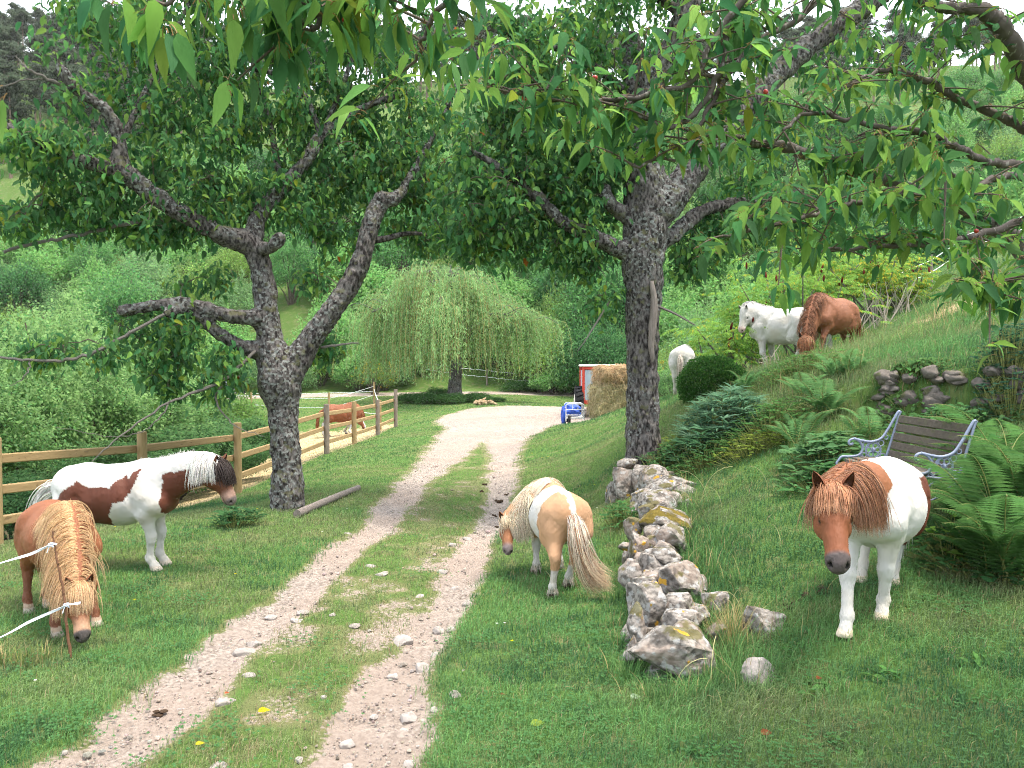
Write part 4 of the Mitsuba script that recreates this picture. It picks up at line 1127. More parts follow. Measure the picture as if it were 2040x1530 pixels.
for a, q in big:
    P, R = limb_px(a + q, 8 * (len(q) + 1))
    if a[0][0] > 2100: P[0] = T3(min(P[0][2], z3 + 4.3)) if P[0][2] > z3 else P[0]
    P[1:-1] += r3.normal(size=(len(P) - 2, 3)) * .004
    part(k3, 'branch', tube(P, R, 9), M_BARK3, smooth=True)
    S = np.interp(np.linspace(0, 1, 60), np.linspace(0, 1, len(P)), np.arange(len(P)))
    Q = np.stack([np.interp(S, np.arange(len(P)), P[:, k]) for k in range(3)], -1)
    lf = np.linalg.norm(np.diff(P, axis=0), axis=1).sum()
    nsp = int(lf / .085)
    for s in np.linspace(.25 if a[0][0] > 2100 else .1, 1, max(3, nsp)): spur.append(Q[int(s * 59)])
spur = np.array(spur)
# side shoots: short leafy twigs that leave the branches and droop
sh, ends = [], []
for p in spur:
    for _ in range(1):
        d = nrm(r3.normal(size=3) * [1, .7, .4] + [-.35, -.1, .25]); l = r3.uniform(.05, .26)
        u = np.linspace(0, 1, 7)[:, None]
        q = p + d * l * u + np.array([0, 0, -.16]) * l * u ** 2 + np.array([0, 0, .05]) * u * l
        sh.append(q); ends.append(q[-1]); ends.append(q[3]) if l > .18 else None
part(k3, 'twigs', twigs_mesh(sh, .0028, .0018), M_TWIG, kind='stuff', label='thin leafy twigs')
extra = [(310, 20, 1.6, 5), (335, 60, 1.58, 6), (470, 10, 1.62, 6), (560, 85, 1.68, 7), (610, 60, 1.7, 4), (400, -10, 1.65, 6), (680, 20, 1.75, 5), (745, 10, 1.8, 5), (520, -20, 1.7, 6), (250, -30, 1.6, 5), (830, 90, 2.15, 6), (870, 50, 2.1, 6), (900, 110, 2.2, 6), (985, 105, 2.5, 5), (1820, 285, 2.7, 9), (1860, 310, 2.6, 8), (1750, 265, 2.7, 8), (1990, 560, 3.0, 11), (1960, 545, 3.0, 8), (2010, 590, 3.0, 9),
         (1930, 340, 2.8, 8), (700, -30, 1.7, 6), (620, -30, 1.7, 5), (790, 20, 1.9, 5), (12, 190, 1.9, 3), (1310, 170, 2.7, 8), (1250, 200, 2.75, 7), (1180, 190, 2.75, 7), (1140, 230, 2.8, 5), (1080, 200, 2.7, 5)]
ex = np.vstack([np.repeat([at(a, b_, c_)], n_, 0) + r3.normal(size=(n_, 3)) * .010 for a, b_, c_, n_ in extra])
ends = np.array(ends); per = 5
b1, a1, n1_, L1 = cluster_leaves(ends, per, .088, r3, .014, .45)
n_ = len(ex); an = r3.uniform(0, 2 * np.pi, n_); o_ = np.stack([np.cos(an), np.sin(an), 0 * an], -1)
a2 = nrm(o_ * r3.uniform(.2, .75, (n_, 1)) + [0, 0, -1.0]); n2_ = nrm(o_ * .7 + [0, 0, .6] + np.array([0, -.5, 0]) + r3.normal(size=(n_, 3)) * .5)
base = np.vstack([b1, ex]); axis = np.vstack([a1, a2]); norm_ = np.vstack([n1_, n2_]); LL = np.r_[L1, r3.uniform(.07, .10, n_)]
fresh = r3.random(len(LL))
col3 = leaf_colors(len(LL), r3, .40, .010, 0)
pet = nrm(axis * .5 + [0, 0, .2]); start = base; base = base + pet * (.025 * LL / .11)[:, None]
# how large each leaf shows: the 300 largest are parts of their own
dv = base - EYE; pxx = dv[:, 0] / np.maximum(dv[:, 1], .1) * FPX; inn = (np.abs(pxx) < 1100) & (dv[:, 2] / np.maximum(dv[:, 1], .1) < .44) & (dv[:, 1] > .6)
size = np.where(inn, LL / np.linalg.norm(dv, axis=1), 0); order = np.argsort(-size)
keep = order[:300]; rest = order[300:]
dr_ = r3.uniform(-.05, .75, len(LL))
for i in keep:
    m, c = leaves(base[[i]], axis[[i]], norm_[[i]], LL[[i]], LL[[i]] * .35, dr_[[i]], col3[[i]], 3, .2)
    part(k3, 'leaf', m, M_LEAF, color=c, smooth=True)
m, c = leaves(base[rest], axis[rest], norm_[rest], LL[rest], LL[rest] * .38, dr_[rest], col3[rest], 3, .2)
part(k3, 'foliage', m, M_LEAF, color=c, smooth=True, kind='stuff', label='smaller leaves along the thin branches')
sel = np.r_[keep, rest[:4000]]
pm = strands_mesh(np.stack([start[sel], (start[sel] + base[sel]) / 2 + [0, 0, .003], base[sel]], 1), np.full((len(sel), 3), .0012))
part(k3, 'leaf_stalks', pm, mat('stalk', (.22, .13, .05), .6, .3), kind='stuff', label='thin reddish leaf stalks')
# cherries ripening here and there
for px, py, Y in [(660, 34, 1.72), (676, 38, 1.74), (1045, 195, 2.72), (1042, 186, 2.7), (830, 302, 11), (1185, 155, 2.75), (925, 428, 10.6), (1945, 640 - 180, 3.4), (1525, 1 + 182, 3.0)]:
    s_ = trimesh.creation.icosphere(2, .0095); s_.vertices *= [1, 1, .95]; s_.apply_translation(at(px, py, Y))
    part(k3 if Y < 5 else k2, 'cherry', s_, 'mat_cherry', smooth=True)
mat('cherry', (.42, .035, .02), .25, .6)

# ---------------------------------------------------------------- background vegetation
r4 = np.random.default_rng(44)


def quad_leaves(b, ax, nn, L, W, col):
    m, c = leaves(b, ax, nn, L, W, L * 0 + .15, col, 0, .15)
    return m, c


def shrub_proto(name, seed, nclump, per, leaf, base, wide=1.0, tall=1.3, lowfill=.25, clr=.34, light=None, asp=.5, flower=None, stems=True, spikes=0):
    """A bush of unit radius standing on the origin, as a shapegroup with its foliage and stems."""
    r = np.random.default_rng(seed)
    d = rand_dirs(nclump, r); d[:, 2] = np.abs(d[:, 2]) * 1.0 - lowfill * r.random(nclump)
    rad = r.uniform(.55, 1.0, nclump) ** .6
    rad *= .75 + .5 * meshkit.noise(d * 2 + seed, seed)
    cen = d * rad[:, None] * [wide * .8, wide * .8, tall * .62] + [0, 0, tall * .45]
    cen[:, 2] = np.maximum(cen[:, 2], .08)
    tone = r.normal(size=nclump)
    k = r.integers(0, nclump, nclump * per)
    sz = clr * r.uniform(.6, 1.25, nclump)
    o = rand_dirs(len(k), r)
    b = cen[k] + o * (r.random((len(k), 1)) ** .4) * sz[k][:, None] * [1, 1, .75]
    b = b[b[:, 2] > 0.0]; n = len(b); k = k[:n]; o = o[:n]
    ax = nrm(o * .8 + r.normal(size=(n, 3)) * .6 + [0, 0, -.2]); nn = nrm(o * .5 + [0, 0, .9] + r.normal(size=(n, 3)) * .5)
    L = leaf * r.uniform(.6, 1.3, n)
    col = np.asarray(base) * (1 + .16 * tone[k])[:, None] * (1 + .16 * r.normal(size=(n, 1))) * (1 + .08 * r.normal(size=(n, 3)))
    if light is not None: col = np.where((r.random(n) < .3)[:, None], np.asarray(light) * (1 + .15 * r.normal(size=(n, 1))), col)
    m, c = quad_leaves(b, ax, nn, L, L * asp, np.clip(col, .005, .8))
    if spikes:
        sp = cen[r.choice(nclump, spikes)]; dirs = nrm(nrm(sp - [0, 0, tall * .2]) * .7 + [0, 0, .9] + r.normal(size=sp.shape) * .25); ln = r.uniform(.25, .6, spikes)
        q_ = 26; tt = r.random((spikes, q_)); bb = (sp[:, None] + dirs[:, None] * (ln[:, None] * tt)[..., None]).reshape(-1, 3) + r.normal(size=(spikes * q_, 3)) * .012
        a_ = nrm(np.repeat(dirs, q_, 0) * .5 + r.normal(size=bb.shape) * .7); LL_ = leaf * 1.15 * r.uniform(.6, 1.2, len(bb))
        m2, c2 = quad_leaves(bb, a_, np.tile([0, 0, 1.0], (len(bb), 1)) + r.normal(size=bb.shape) * .5, LL_, LL_ * asp, np.clip(np.asarray(light if light is not None else base) * (1 + .14 * r.normal(size=(len(bb), 1))), .005, .8))
        m = cat_mesh([m, m2]); c = np.vstack([c, c2])
    g = {'type': 'shapegroup', 'foliage': mikit.ply(m, M_FAR, smooth=True, color=c)}
    if stems:
        st = []
        for i in r.choice(nclump, 9, replace=False):
            e = cen[i]; q = spline([[e[0] * .08, e[1] * .08, -.08], [e[0] * .4, e[1] * .4, e[2] * .5], e], 6)
            st.append(tube(q, np.linspace(.03, .008, 6), 5, False))
        g['stems'] = mikit.ply(cat_mesh(st), M_TWIG)
    if flower is not None:
        fi = r.choice(n, flower[1], replace=False); o = b[fi] * 1.03
        m, c = quad_leaves(np.repeat(o, 4, 0) + r.normal(size=(len(o) * 4, 3)) * .02, rand_dirs(len(o) * 4, r), np.tile([0, 0, 1.0], (len(o) * 4, 1)), np.full(len(o) * 4, flower[2]), np.full(len(o) * 4, flower[2] * .8), tint(flower[0], len(o) * 4, .1, .04, r))
        g['flowers'] = mikit.ply(m, M_FAR, color=c)
    scene['proto_' + name] = g
    return 'proto_' + name


G1, G2, G3, G4 = [.19, .39, .13], [.13, .30, .11], [.29, .46, .125], [.065, .165, .065]
PR = {'mid': shrub_proto('mid', 1, 80, 110, .066, G1, spikes=45, clr=.29, light=[.24, .43, .14]), 'dark': shrub_proto('dark', 2, 70, 130, .060, G4, light=G2), 'pale': shrub_proto('pale', 3, 80, 110, .058, G3, spikes=60, clr=.28, light=[.19, .29, .09], asp=.4),
      'soft': shrub_proto('soft', 4, 70, 120, .062, [.17, .31, .135], spikes=40, clr=.30, light=[.24, .40, .17], asp=.42), 'tall': shrub_proto('tall', 5, 90, 120, .055, G2, wide=.75, tall=2.2, light=G1),
      'near': shrub_proto('near', 6, 120, 150, .046, [.17, .32, .12], wide=.9, tall=1.8, light=[.26, .42, .16], asp=.55, clr=.22, spikes=110), 'neardark': shrub_proto('neardark', 7, 110, 150, .048, [.095, .205, .08], wide=1.0, tall=1.5, light=[.14, .26, .10], asp=.6, clr=.23, spikes=60),
      'low': shrub_proto('low', 8, 80, 120, .06, [.08, .175, .06], wide=1.1, tall=.62, light=[.11, .22, .07], clr=.26), 'elder': shrub_proto('elder', 9, 80, 130, .055, [.12, .23, .06], wide=1.0, tall=1.0, light=[.16, .28, .08], flower=([.75, .74, .6], 40, .035)),
      'broom': shrub_proto('broom', 10, 60, 110, .05, [.13, .21, .06], tall=1.2, flower=([.62, .42, .03], 70, .05), asp=.3)}


def plant(proto, x, y, r, name, label, group, hs=1.0, cat='bush', sink=.1):
    k = thing(name, label, cat, group)
    z = gz(x, y) - sink * r
    scene[k] = {'type': 'instance', 'group': {'type': 'ref', 'id': PR.get(proto, proto)}, 'to_world': T().translate([x, y, z]).rotate([0, 0, 1], float(r4.uniform(0, 360))).scale([r * r4.uniform(.9, 1.1), r * r4.uniform(.9, 1.1), r * hs * r4.uniform(.9, 1.1)])}
    return k


# the thicket down left of the fence
for px, Y, r, pr, hs in [(40, 15.5, 1.7, 'near', 1.0), (170, 17.5, 1.9, 'near', .95), (-70, 13.5, 1.6, 'near', 1.0), (285, 19.0, 1.8, 'near', .8), (110, 21, 2.3, 'near', 1.1), (380, 21.5, 1.6, 'neardark', .75), (-120, 19, 2.2, 'neardark', 1.2), (250, 24, 2.4, 'near', .95), (20, 25, 2.6, 'neardark', 1.15),
                         (480, 24, 1.6, 'elder', .8), (420, 26.5, 2.0, 'elder', .9), (330, 28, 2.3, 'near', .8), (130, 29, 2.8, 'near', 1.0), (500, 20.5, 1.1, 'neardark', .7), (450, 17.2, 1.1, 'neardark', .62), (340, 15.8, 1.2, 'neardark', .72), (230, 14.4, 1.2, 'neardark', .7), (130, 13.2, 1.1, 'neardark', .7), (20, 12.3, 1.0, 'neardark', .75), (-60, 11.4, 1.0, 'neardark', .7), (400, 18.6, 1.2, 'neardark', .7)]:
    nm = {'near': ('thicket_bush', 'grey green leafy bush in the thicket below the wooden fence on the left'), 'neardark': ('hedge_bush', 'dark green bush low behind the wooden fence rails'), 'elder': ('elder_bush', 'light green elder bush with creamy flower heads behind the left cherry trunk')}[pr]
    plant(pr, X(px, Y), Y, r, nm[0], nm[1], {'near': 'bushes of the left thicket', 'neardark': 'dark bushes behind the fence rails', 'elder': 'elder bushes behind the left cherry'}[pr], hs, sink=.05)

# the wooded slope beyond the lanes
KINDS = {'mid': ('hill_bush', 'mid green bush in the wood on the far slope'), 'dark': ('dark_hill_bush', 'dark green bush in the wood on the far slope'), 'pale': ('pale_hill_bush', 'pale yellowish green bush in the wood on the far slope'), 'soft': ('soft_hill_bush', 'soft bluish green bush in the wood on the far slope'), 'tall': ('slope_tree', 'tall narrow green tree in the wood on the far slope')}
n_ = 0
for Y in [52, 57, 62, 68, 74, 81, 88, 96, 105, 114]:
    step = 3.1 + (Y - 52) * .045
    x = -.80 * Y + r4.uniform(0, step)
    while x < .80 * Y:
        yy = Y + r4.uniform(-2, 2); px = 1020 + x / yy * FPX
        skip = (Y > 78 and px < 75) or (Y < 60 and px < 640 and px > 120 and r4.random() < .4) or (x > 12 and Y < 60)
        if Y > 100 and r4.random() < .3: skip = True
        if not skip:
            pr = r4.choice(['mid', 'dark', 'pale', 'soft', 'tall'], p=[.30, .17, .22, .19, .12])
            plant(pr, x, yy, r4.uniform(2.1, 3.6) * (1 + (Y - 52) * .004), KINDS[pr][0], KINDS[pr][1], KINDS[pr][1].split(' in ')[0] + 'es on the far slope' if pr != 'tall' else 'narrow trees on the far slope', r4.uniform(.8, 1.15), 'bush' if pr != 'tall' else 'tree')
        x += step * r4.uniform(.75, 1.25)
for i in range(34):
    Y = r4.uniform(44, 105); px = r4.uniform(1800, 2200); pr = r4.choice(['mid', 'dark', 'pale', 'soft'])
    plant(pr, X(px, Y), Y, r4.uniform(2.4, 3.8), KINDS[pr][0], KINDS[pr][1], KINDS[pr][1].split(' in ')[0] + 'es on the far slope', r4.uniform(.9, 1.3))
# behind the willow and at the foot of the bank
for px, Y, r, pr, hs in [(1075, 49, 2.3, 'pale', 1.3), (1110, 52, 1.6, 'pale', 2.2), (1180, 47, 2.6, 'dark', 1.2), (1240, 45, 2.4, 'dark', 1.25), (1150, 55, 3.2, 'dark', 1.6), (1260, 52, 3.3, 'dark', 1.7), (1330, 46, 3.0, 'mid', 1.3), (1400, 42, 2.5, 'soft', 1.1), (1350, 36, 1.8, 'pale', .9), (1420, 35, 1.9, 'soft', 1.0), (1480, 38, 2.4, 'mid', 1.2),
                         (1385, 29, 1.3, 'soft', .8), (1430, 30, 1.4, 'mid', .9), (1350, 27, 1.0, 'soft', .8), (1560, 44, 3.2, 'dark', 1.3), (1660, 42, 3.0, 'mid', 1.2), (1760, 44, 3.2, 'dark', 1.3), (1880, 42, 3.0, 'dark', 1.2), (1990, 44, 3.2, 'mid', 1.3), (1540, 36, 2.4, 'mid', 1.0), (1250, 40, 1.7, 'dark', 1.0), (1325, 24.5, .75, 'mid', .9), (1100, 47.5, 1.4, 'mid', .7), (1170, 48, 1.6, 'mid', .6), (720, 50, 2.0, 'mid', 1.0), (560, 49, 2.1, 'soft', 1.0), (640, 52, 2.2, 'pale', 1.0), (800, 52, 2.2, 'mid', 1.2), (1020, 52, 2.5, 'mid', 1.4), (1340, 21.5, .55, 'soft', 1.0), (1400, 23, .8, 'mid', .8), (1455, 25, .9, 'soft', .8)]:
    lab = {'mid': 'mid green', 'dark': 'dark shady green', 'pale': 'pale fresh green', 'soft': 'grey green'}[pr]
    where = 'beyond the lane behind the willow' if px < 1130 else 'in the hollow behind the tractor' if px < 1300 else 'on the bank behind the white horse'
    plant(pr, X(px, Y), Y, r, 'bank_bush', f'{lab} bush {where}', f'{lab} bushes {where}', hs)
for px, Y, r in [(745, 47, 1.5), (1345, 26.5, .9), (1765, 25.5, 1.0), (1700, 27, .9), (1370, 26.5, .7)]:
    w = {745: 'in the gap right of the left cherry tree', 1345: 'left of the white horse', 1765: 'between the sumac bushes at the right', 1700: 'behind the chestnut horse', 1370: 'just left of the white horse'}[px]
    plant('broom', X(px, Y), Y, r, 'broom_bush', f'yellow flowering broom bush {w}', 'yellow flowering broom bushes', 1.0)
for px, Y, r, hs in [(845, 40.3, .9, .8), (900, 39.8, 1.0, .75), (950, 40.6, .9, .8), (815, 41, .8, .8), (875, 41.6, 1.0, .9), (1030, 48.8, 1.1, .8), (1150, 49.2, 1.2, .9), (1075, 49.4, 1.1, .8), (1115, 50, 1.2, .9), (985, 41.4, .6, .5)]:
    w = 'growing round the foot of the willow' if Y < 42 else 'by the lane below the wire fence'
    plant('low', X(px, Y), Y, r, 'ground_plant', f'low dark green plants {w}', f'low plants {w}', hs, 'plant', .02)

# pines on the ridge
def pine_proto(name, seed, crown_from):
    r = np.random.default_rng(seed); tr = tube(spline([[0, 0, -.05], [r.normal() * .01, .0, .5], [r.normal() * .015, 0, 1.0]], 8), np.linspace(.018, .005, 8), 6)
    b, ax, col = [], [], []
    for i in range(26):
        z = crown_from + (1 - crown_from) * (i + r.random()) / 26; w = (.05 + .20 * (1 - (z - crown_from) / (1 - crown_from)) ** .7) * r.uniform(.6, 1.15); an = r.uniform(0, 6.28)
        q = np.linspace(.15, 1, 14) ** .8; ce = np.stack([np.cos(an) * w * q, np.sin(an) * w * q, z + .02 * q - .01], -1)
        p = np.repeat(ce, 12, 0) + r.normal(size=(168, 3)) * [.028, .028, .010]
        b.append(p); ax.append(nrm(r.normal(size=(168, 3)) + [np.cos(an), np.sin(an), .3])); col.append(np.asarray([.085, .115, .075]) * (1 + .18 * r.normal(size=(168, 1))) * r.uniform(.75, 1.25))
    b, ax, col = map(np.vstack, (b, ax, col)); n = len(b)
    m, c = quad_leaves(b, ax, np.tile([0, 0, 1.0], (n, 1)) + r.normal(size=(n, 3)) * .4, np.full(n, .042), np.full(n, .016), np.clip(col, .01, .5))
    scene['proto_' + name] = {'type': 'shapegroup', 'trunk': mikit.ply(tr, 'mat_pine_bark', smooth=True), 'crown': mikit.ply(m, M_FAR, color=c)}


mat('pine_bark', (.20, .145, .115), .9, .1)
pine_proto('pine_a', 1, .45); pine_proto('pine_b', 2, .60); pine_proto('pine_c', 3, .30)
cnt = 0
for Y in [112, 120, 128, 137, 147, 158, 170, 184, 198, 206]:
    step = 5.2 + (Y - 112) * .012
    x = -.68 * Y
    while x < .60 * Y:
        xx, yy = x + r4.uniform(-1, 1), Y + r4.uniform(-3, 3); px = 1020 + xx / yy * FPX
        dens = 1.0 if px < 330 else (.85 if 560 < px < 1010 and Y > 150 else .7 if (1380 < px < 1900 and Y > 150) else .35 if Y > 180 else .08)
        if Y < 125 and px > 330: dens = 0
        if r4.random() < dens:
            h = r4.uniform(10.5, 14.5)
            k = thing('pine_tree', 'tall grey green pine with bare trunk in the wood on the ridge', 'pine tree', 'pines on the ridge')
            scene[k] = {'type': 'instance', 'group': {'type': 'ref', 'id': 'proto_pine_' + str(r4.choice(['a', 'b', 'c'], p=[.4, .4, .2]))}, 'to_world': T().translate([xx, yy, gz(xx, yy) - .2]).rotate([0, 0, 1], float(r4.uniform(0, 360))).scale(h)}
            cnt += 1
        x += step * r4.uniform(.8, 1.2)

# --- the weeping willow
kw = thing('weeping_willow', 'large pale green weeping willow standing beyond the end of the track', 'tree')
WB = at(908, 803, 41); WC = np.array([-.55, 0, 0])
tr = spline([[0, 0, -.3, .42], [-.05, 0, .6, .33], [.0, 0, 1.6, .28], [-.1, .0, 2.6, .27]], 14)
part(kw, 'trunk', trunk_mesh([(WB + tr[:, :3], tr[:, 3])], WB + [-1, -1, -.4], WB + [1, 1, 3.2], .05, 1.0, 4), M_BARK, smooth=True)
limbs_w, sb = [], []
for i in range(22):
    an = i * 2.4 + r4.uniform(-.3, .3); R = r4.uniform(.6, 4.0); top = (6.5 - .115 * R ** 2) * r4.uniform(.86, 1.02)
    q = spline([[-.08, 0, 2.3], [np.cos(an) * R * .25, np.sin(an) * R * .25, 3.3 + .1 * top], [np.cos(an) * R * .65, np.sin(an) * R * .65, top] + WC, [np.cos(an) * R, np.sin(an) * R, top - .35] + WC], 16) + WB
    part(kw, 'limb', tube(q, np.linspace(.16, .03, 16), 7), M_BARK, smooth=True)
    for j in range(4):
        a2 = an + r4.uniform(-.7, .7); e = q[r4.integers(8, 16)]; R2 = r4.uniform(.5, 1.6)
        q2 = spline([e, e + [np.cos(a2) * R2 * .6, np.sin(a2) * R2 * .6, .35], e + [np.cos(a2) * R2, np.sin(a2) * R2, .05]], 10); limbs_w.append(q2); sb.append(q2[3:]); sb.append(q[7:])
part(kw, 'small_limbs', twigs_mesh(limbs_w, .012, .01, 5), M_BARK, kind='stuff', label='small arching limbs')
sb = np.vstack(sb)
N = 2300; K = 15
st = sb[r4.integers(0, len(sb), N)] + r4.normal(size=(N, 3)) * [.28, .28, .16]
rad = st[:, :2] - WB[:2]; rr = np.linalg.norm(rad, axis=1, keepdims=True); od = rad / (rr + 1e-6)
bottom = WB[2] + r4.uniform(.8, 3.4, N) + .25 * (4 - rr[:, 0]).clip(0)
bottom = np.where(r4.random(N) < .35, st[:, 2] - r4.uniform(.6, 2.0, N), bottom); Ls = np.maximum(st[:, 2] - bottom, .5)
u = np.linspace(0, 1, K)
swing = (np.c_[od * .55, np.zeros(N)] + r4.normal(size=(N, 3)) * [.25, .25, 0])
PW = st[:, None] + swing[:, None] * (1 - np.exp(-3 * u))[None, :, None] + np.array([0, 0, -1.0]) * (Ls[:, None] * u ** 1.15)[..., None] + np.array([0, 0, .35]) * (np.sin(np.pi * np.minimum(u * 2.4, 1)))[None, :, None] * .5
part(kw, 'hanging_shoots', strands_mesh(PW[::2, ::2], np.full((len(PW[::2]), 8), .009)), mat('willow_shoot', (.30, .27, .10), .7, .3), kind='stuff', label='yellowish hanging shoots')
i_ = r4.integers(0, N, 90000); t_ = r4.random(90000) * (K - 1.001); j_ = t_.astype(int); f_ = (t_ - j_)[:, None]
b = PW[i_, j_] * (1 - f_) + PW[i_, j_ + 1] * f_ + r4.normal(size=(90000, 3)) * .035
ax = nrm(r4.normal(size=(90000, 3)) * .45 + [0, 0, -1.0]); nn = nrm(r4.normal(size=(90000, 3)) + [0, 0, .4])
tone = (1 + .14 * r4.normal(size=N))[i_][:, None]
col = tint([.29, .46, .19], 90000, .12, .06, r4) * tone
L = r4.uniform(.11, .22, 90000)
m, c = quad_leaves(b, ax, nn, L, L * .24, np.clip(col, .01, .8))
part(kw, 'foliage', m, M_FAR, color=c, smooth=True, kind='stuff', label='curtains of narrow pale green leaves')

# ---------------------------------------------------------------- fences
r5 = np.random.default_rng(55)
kf = thing('wooden_fence', 'three rail timber fence running past the left cherry tree to the paddock', 'fence')
FP = [(-13, 9.5, 1.25, 0), (281, 12.0, 1.25, 0), (472, 14.86, 1.27, 0), (573, 17.8, 1.2, 0), (650, 20.8, 1.25, 1), (705, 24.4, 1.26, 0), (752, 27.8, 1.2, 1), (788, 31.0, 1.40, 1)]
fpos = []
for px, Y, h, old in FP:
    x = X(px, Y); z = gz(x, Y); fpos.append((x, Y, z))
    m = tube(np.array([[x, Y, z - .3], [x, Y, z + .2], [x, Y, z + h * .6], [x, Y, z + h - .012], [x, Y, z + h]]), [.071, .070, .069, .068, .058], 14)
    m.vertices = m.vertices + np.array(m.vertex_normals) * ((meshkit.fbm(np.array(m.vertices) * [20, 20, 3], 2, 1) - .5) * .008)[:, None]
    part(kf, 'post', m, M_GREYPOST if old else M_POST, smooth=40, label='grey weathered post' if old else None)
for (a, b) in zip(fpos[:-1], fpos[1:]):
    d = nrm(np.array(b) - a); off = nrm(np.cross([0, 0, 1.0], d)) * .082
    for hh in (1.0, .64, .28):
        p, q = np.array(a) + [0, 0, hh] + off - d * .05, np.array(b) + [0, 0, hh] + off + d * .045
        m = plank(p, q, .112, .042, .012); part(kf, 'rail', m, M_RAIL)


def rope_fence(name, label, posts, ropes, prad, pm, rr=.006, sag=.03):
    k = thing(name, label, 'fence')
    pp = []
    for px, Y, h in posts:
        x = X(px, Y); z = gz(x, Y); pp.append(np.array([x, Y, z]))
        part(k, 'post', tube(np.array([[x, Y, z - .2], [x, Y, z + h * .5], [x, Y, z + h]]), [prad, prad, prad * .9], 8), pm)
    for a, b, ha, hb in ropes:
        u = np.linspace(0, 1, 14)[:, None]; A, B = pp[a] + [0, 0, ha], pp[b] + [0, 0, hb]
        q = A + (B - A) * u - np.array([0, 0, sag]) * np.sin(np.pi * u); part(k, 'rope', tube(q, rr, 5), 'mat_rope')
    return k


mat('rope', (.72, .76, .78), .6, .3)
rope_fence('rope_fence', 'white rope fence on wooden posts behind the paddock horse', [(500, 38, 1.1), (655, 35.5, 1.25), (745, 39, 1.25), (757, 30.4, 1.1), (1, 44, 1.1)], [(0, 1, .95, 1.0), (0, 1, .55, .6), (1, 2, 1.0, 1.05), (1, 2, .6, .65), (0, 2, 1.05, .8), (3, 2, .9, .9), (3, 1, .6, .6), (4, 0, .95, .95), (4, 0, .55, .55)], .05, M_POST, .011)
rope_fence('rope_fence', 'wire fence with a wooden post below the bushes right of the willow', [(840, 52.5, 1.0), (970, 51, 1.0), (1095, 50, 1.0), (1230, 48, 1.1)], [(0, 1, .9, .9), (1, 2, .9, .9), (2, 3, .9, 1.0), (0, 1, .5, .5), (1, 2, .5, .5), (2, 3, .5, .6)], .06, M_GREYPOST, .014, .05)
rope_fence('rope_fence', 'white electric rope fence climbing the slope at the upper right', [(1690, 22.5, 1.0), (1853, 24, 1.05), (1925, 26, 1.0), (2075, 27, 1.0)], [(0, 1, .85, .9), (1, 2, .9, .9), (2, 3, .9, .9), (0, 1, .5, .55), (1, 2, .55, .5), (2, 3, .5, .5)], .035, M_GREYPOST, .012, .02)

# stick and electric tape at the left front
ks = thing('fence_stick', 'thin crooked stick standing in the grass before the chestnut pony', 'stick')
q = spline([at(141, 1318, 5.7), at(135, 1262, 5.7), at(127, 1190, 5.72), at(117, 1130, 5.72), at(109, 1090, 5.73), at(105, 1058, 5.73)], 30)
q += r5.normal(size=q.shape) * .002
part(ks, 'shaft', tube(q, np.linspace(.011, .006, 30), 7), mat('stick', (.17, .085, .05), .8, .2), smooth=True)
for i in (7, 12, 18, 24): part(ks, 'knot', tube(np.array([q[i], q[i] + [.012, -.01, .014]]), [.008, .004], 5), 'mat_stick')
mat('tape', (.66, .70, .80), .5, .4)
for nm, pts, lab in [('a', [(-160, 1172, 5.3), (0, 1122, 5.5), (60, 1104, 5.62), (100, 1086, 5.71), (113, 1084, 5.71)], 'upper white electric fence tape tied to the stick'), ('b', [(-160, 1340, 5.3), (0, 1270, 5.5), (60, 1238, 5.6), (120, 1212, 5.69), (131, 1206, 5.69), (160, 1201, 5.66)], 'lower white electric fence tape tied to the stick')]:
    kt = thing('fence_tape', lab, 'fence tape')
    P = spline([at(*p) for p in pts], 40); tw = np.linspace(0, 5, 40) + r5.random()
    d = nrm(np.gradient(P, axis=0)); s1 = nrm(np.cross(d, [0, 0, 1.0])); s2 = np.cross(s1, d)
    w = (np.cos(tw)[:, None] * s2 + np.sin(tw)[:, None] * s1) * .009; th = np.cross(d, nrm(w)) * .0012
    V = np.concatenate([P + w + th, P - w + th, P - w - th, P + w - th]); n = 40; F = []
    for i in range(n - 1):
        for a, b in ((0, 1), (1, 2), (2, 3), (3, 0)): F.append([a * n + i, b * n + i, b * n + i + 1, a * n + i + 1])
    part(kt, 'band', (V, np.array(F)), 'mat_tape')
    c = at(*(pts[3] if nm == 'a' else pts[4])); an = np.linspace(0, 14, 60)
    part(kt, 'knot', tube(c + np.stack([np.cos(an) * (.014 + .004 * np.sin(an * 3.1)), np.sin(an) * .016, (an - 7) * .0022 + .006 * np.sin(an * 1.7)], -1), .003, 5), 'mat_tape')
    for e in ([.03, -.01, -.012], [.04, .0, .012], [-.012, -.02, -.05]):
        part(kt, 'loose_end', tube(spline([c, c + np.array(e) * .6 + [0, 0, .006], c + np.array(e)], 8), .003, 5), 'mat_tape')

# log on the lawn
p0, p1 = at(592, 1030, 10.85), at(714, 973, 13.2)
p0[2], p1[2] = gz(*p0[:2]) + .045, gz(*p1[:2]) + .04
m = tube(spline([p0, (p0 + p1) / 2 + [.01, 0, .012], p1], 30), np.linspace(.056, .045, 30), 14); m.vertices = knotty(np.array(m.vertices), np.array(m.vertex_normals), .25, 4)
solo('fallen_log', 'thin peeled log lying on the grass right of the left cherry tree', 'log', m, mat('log', mikit.proc(f_bare), .85, .15), smooth=50)

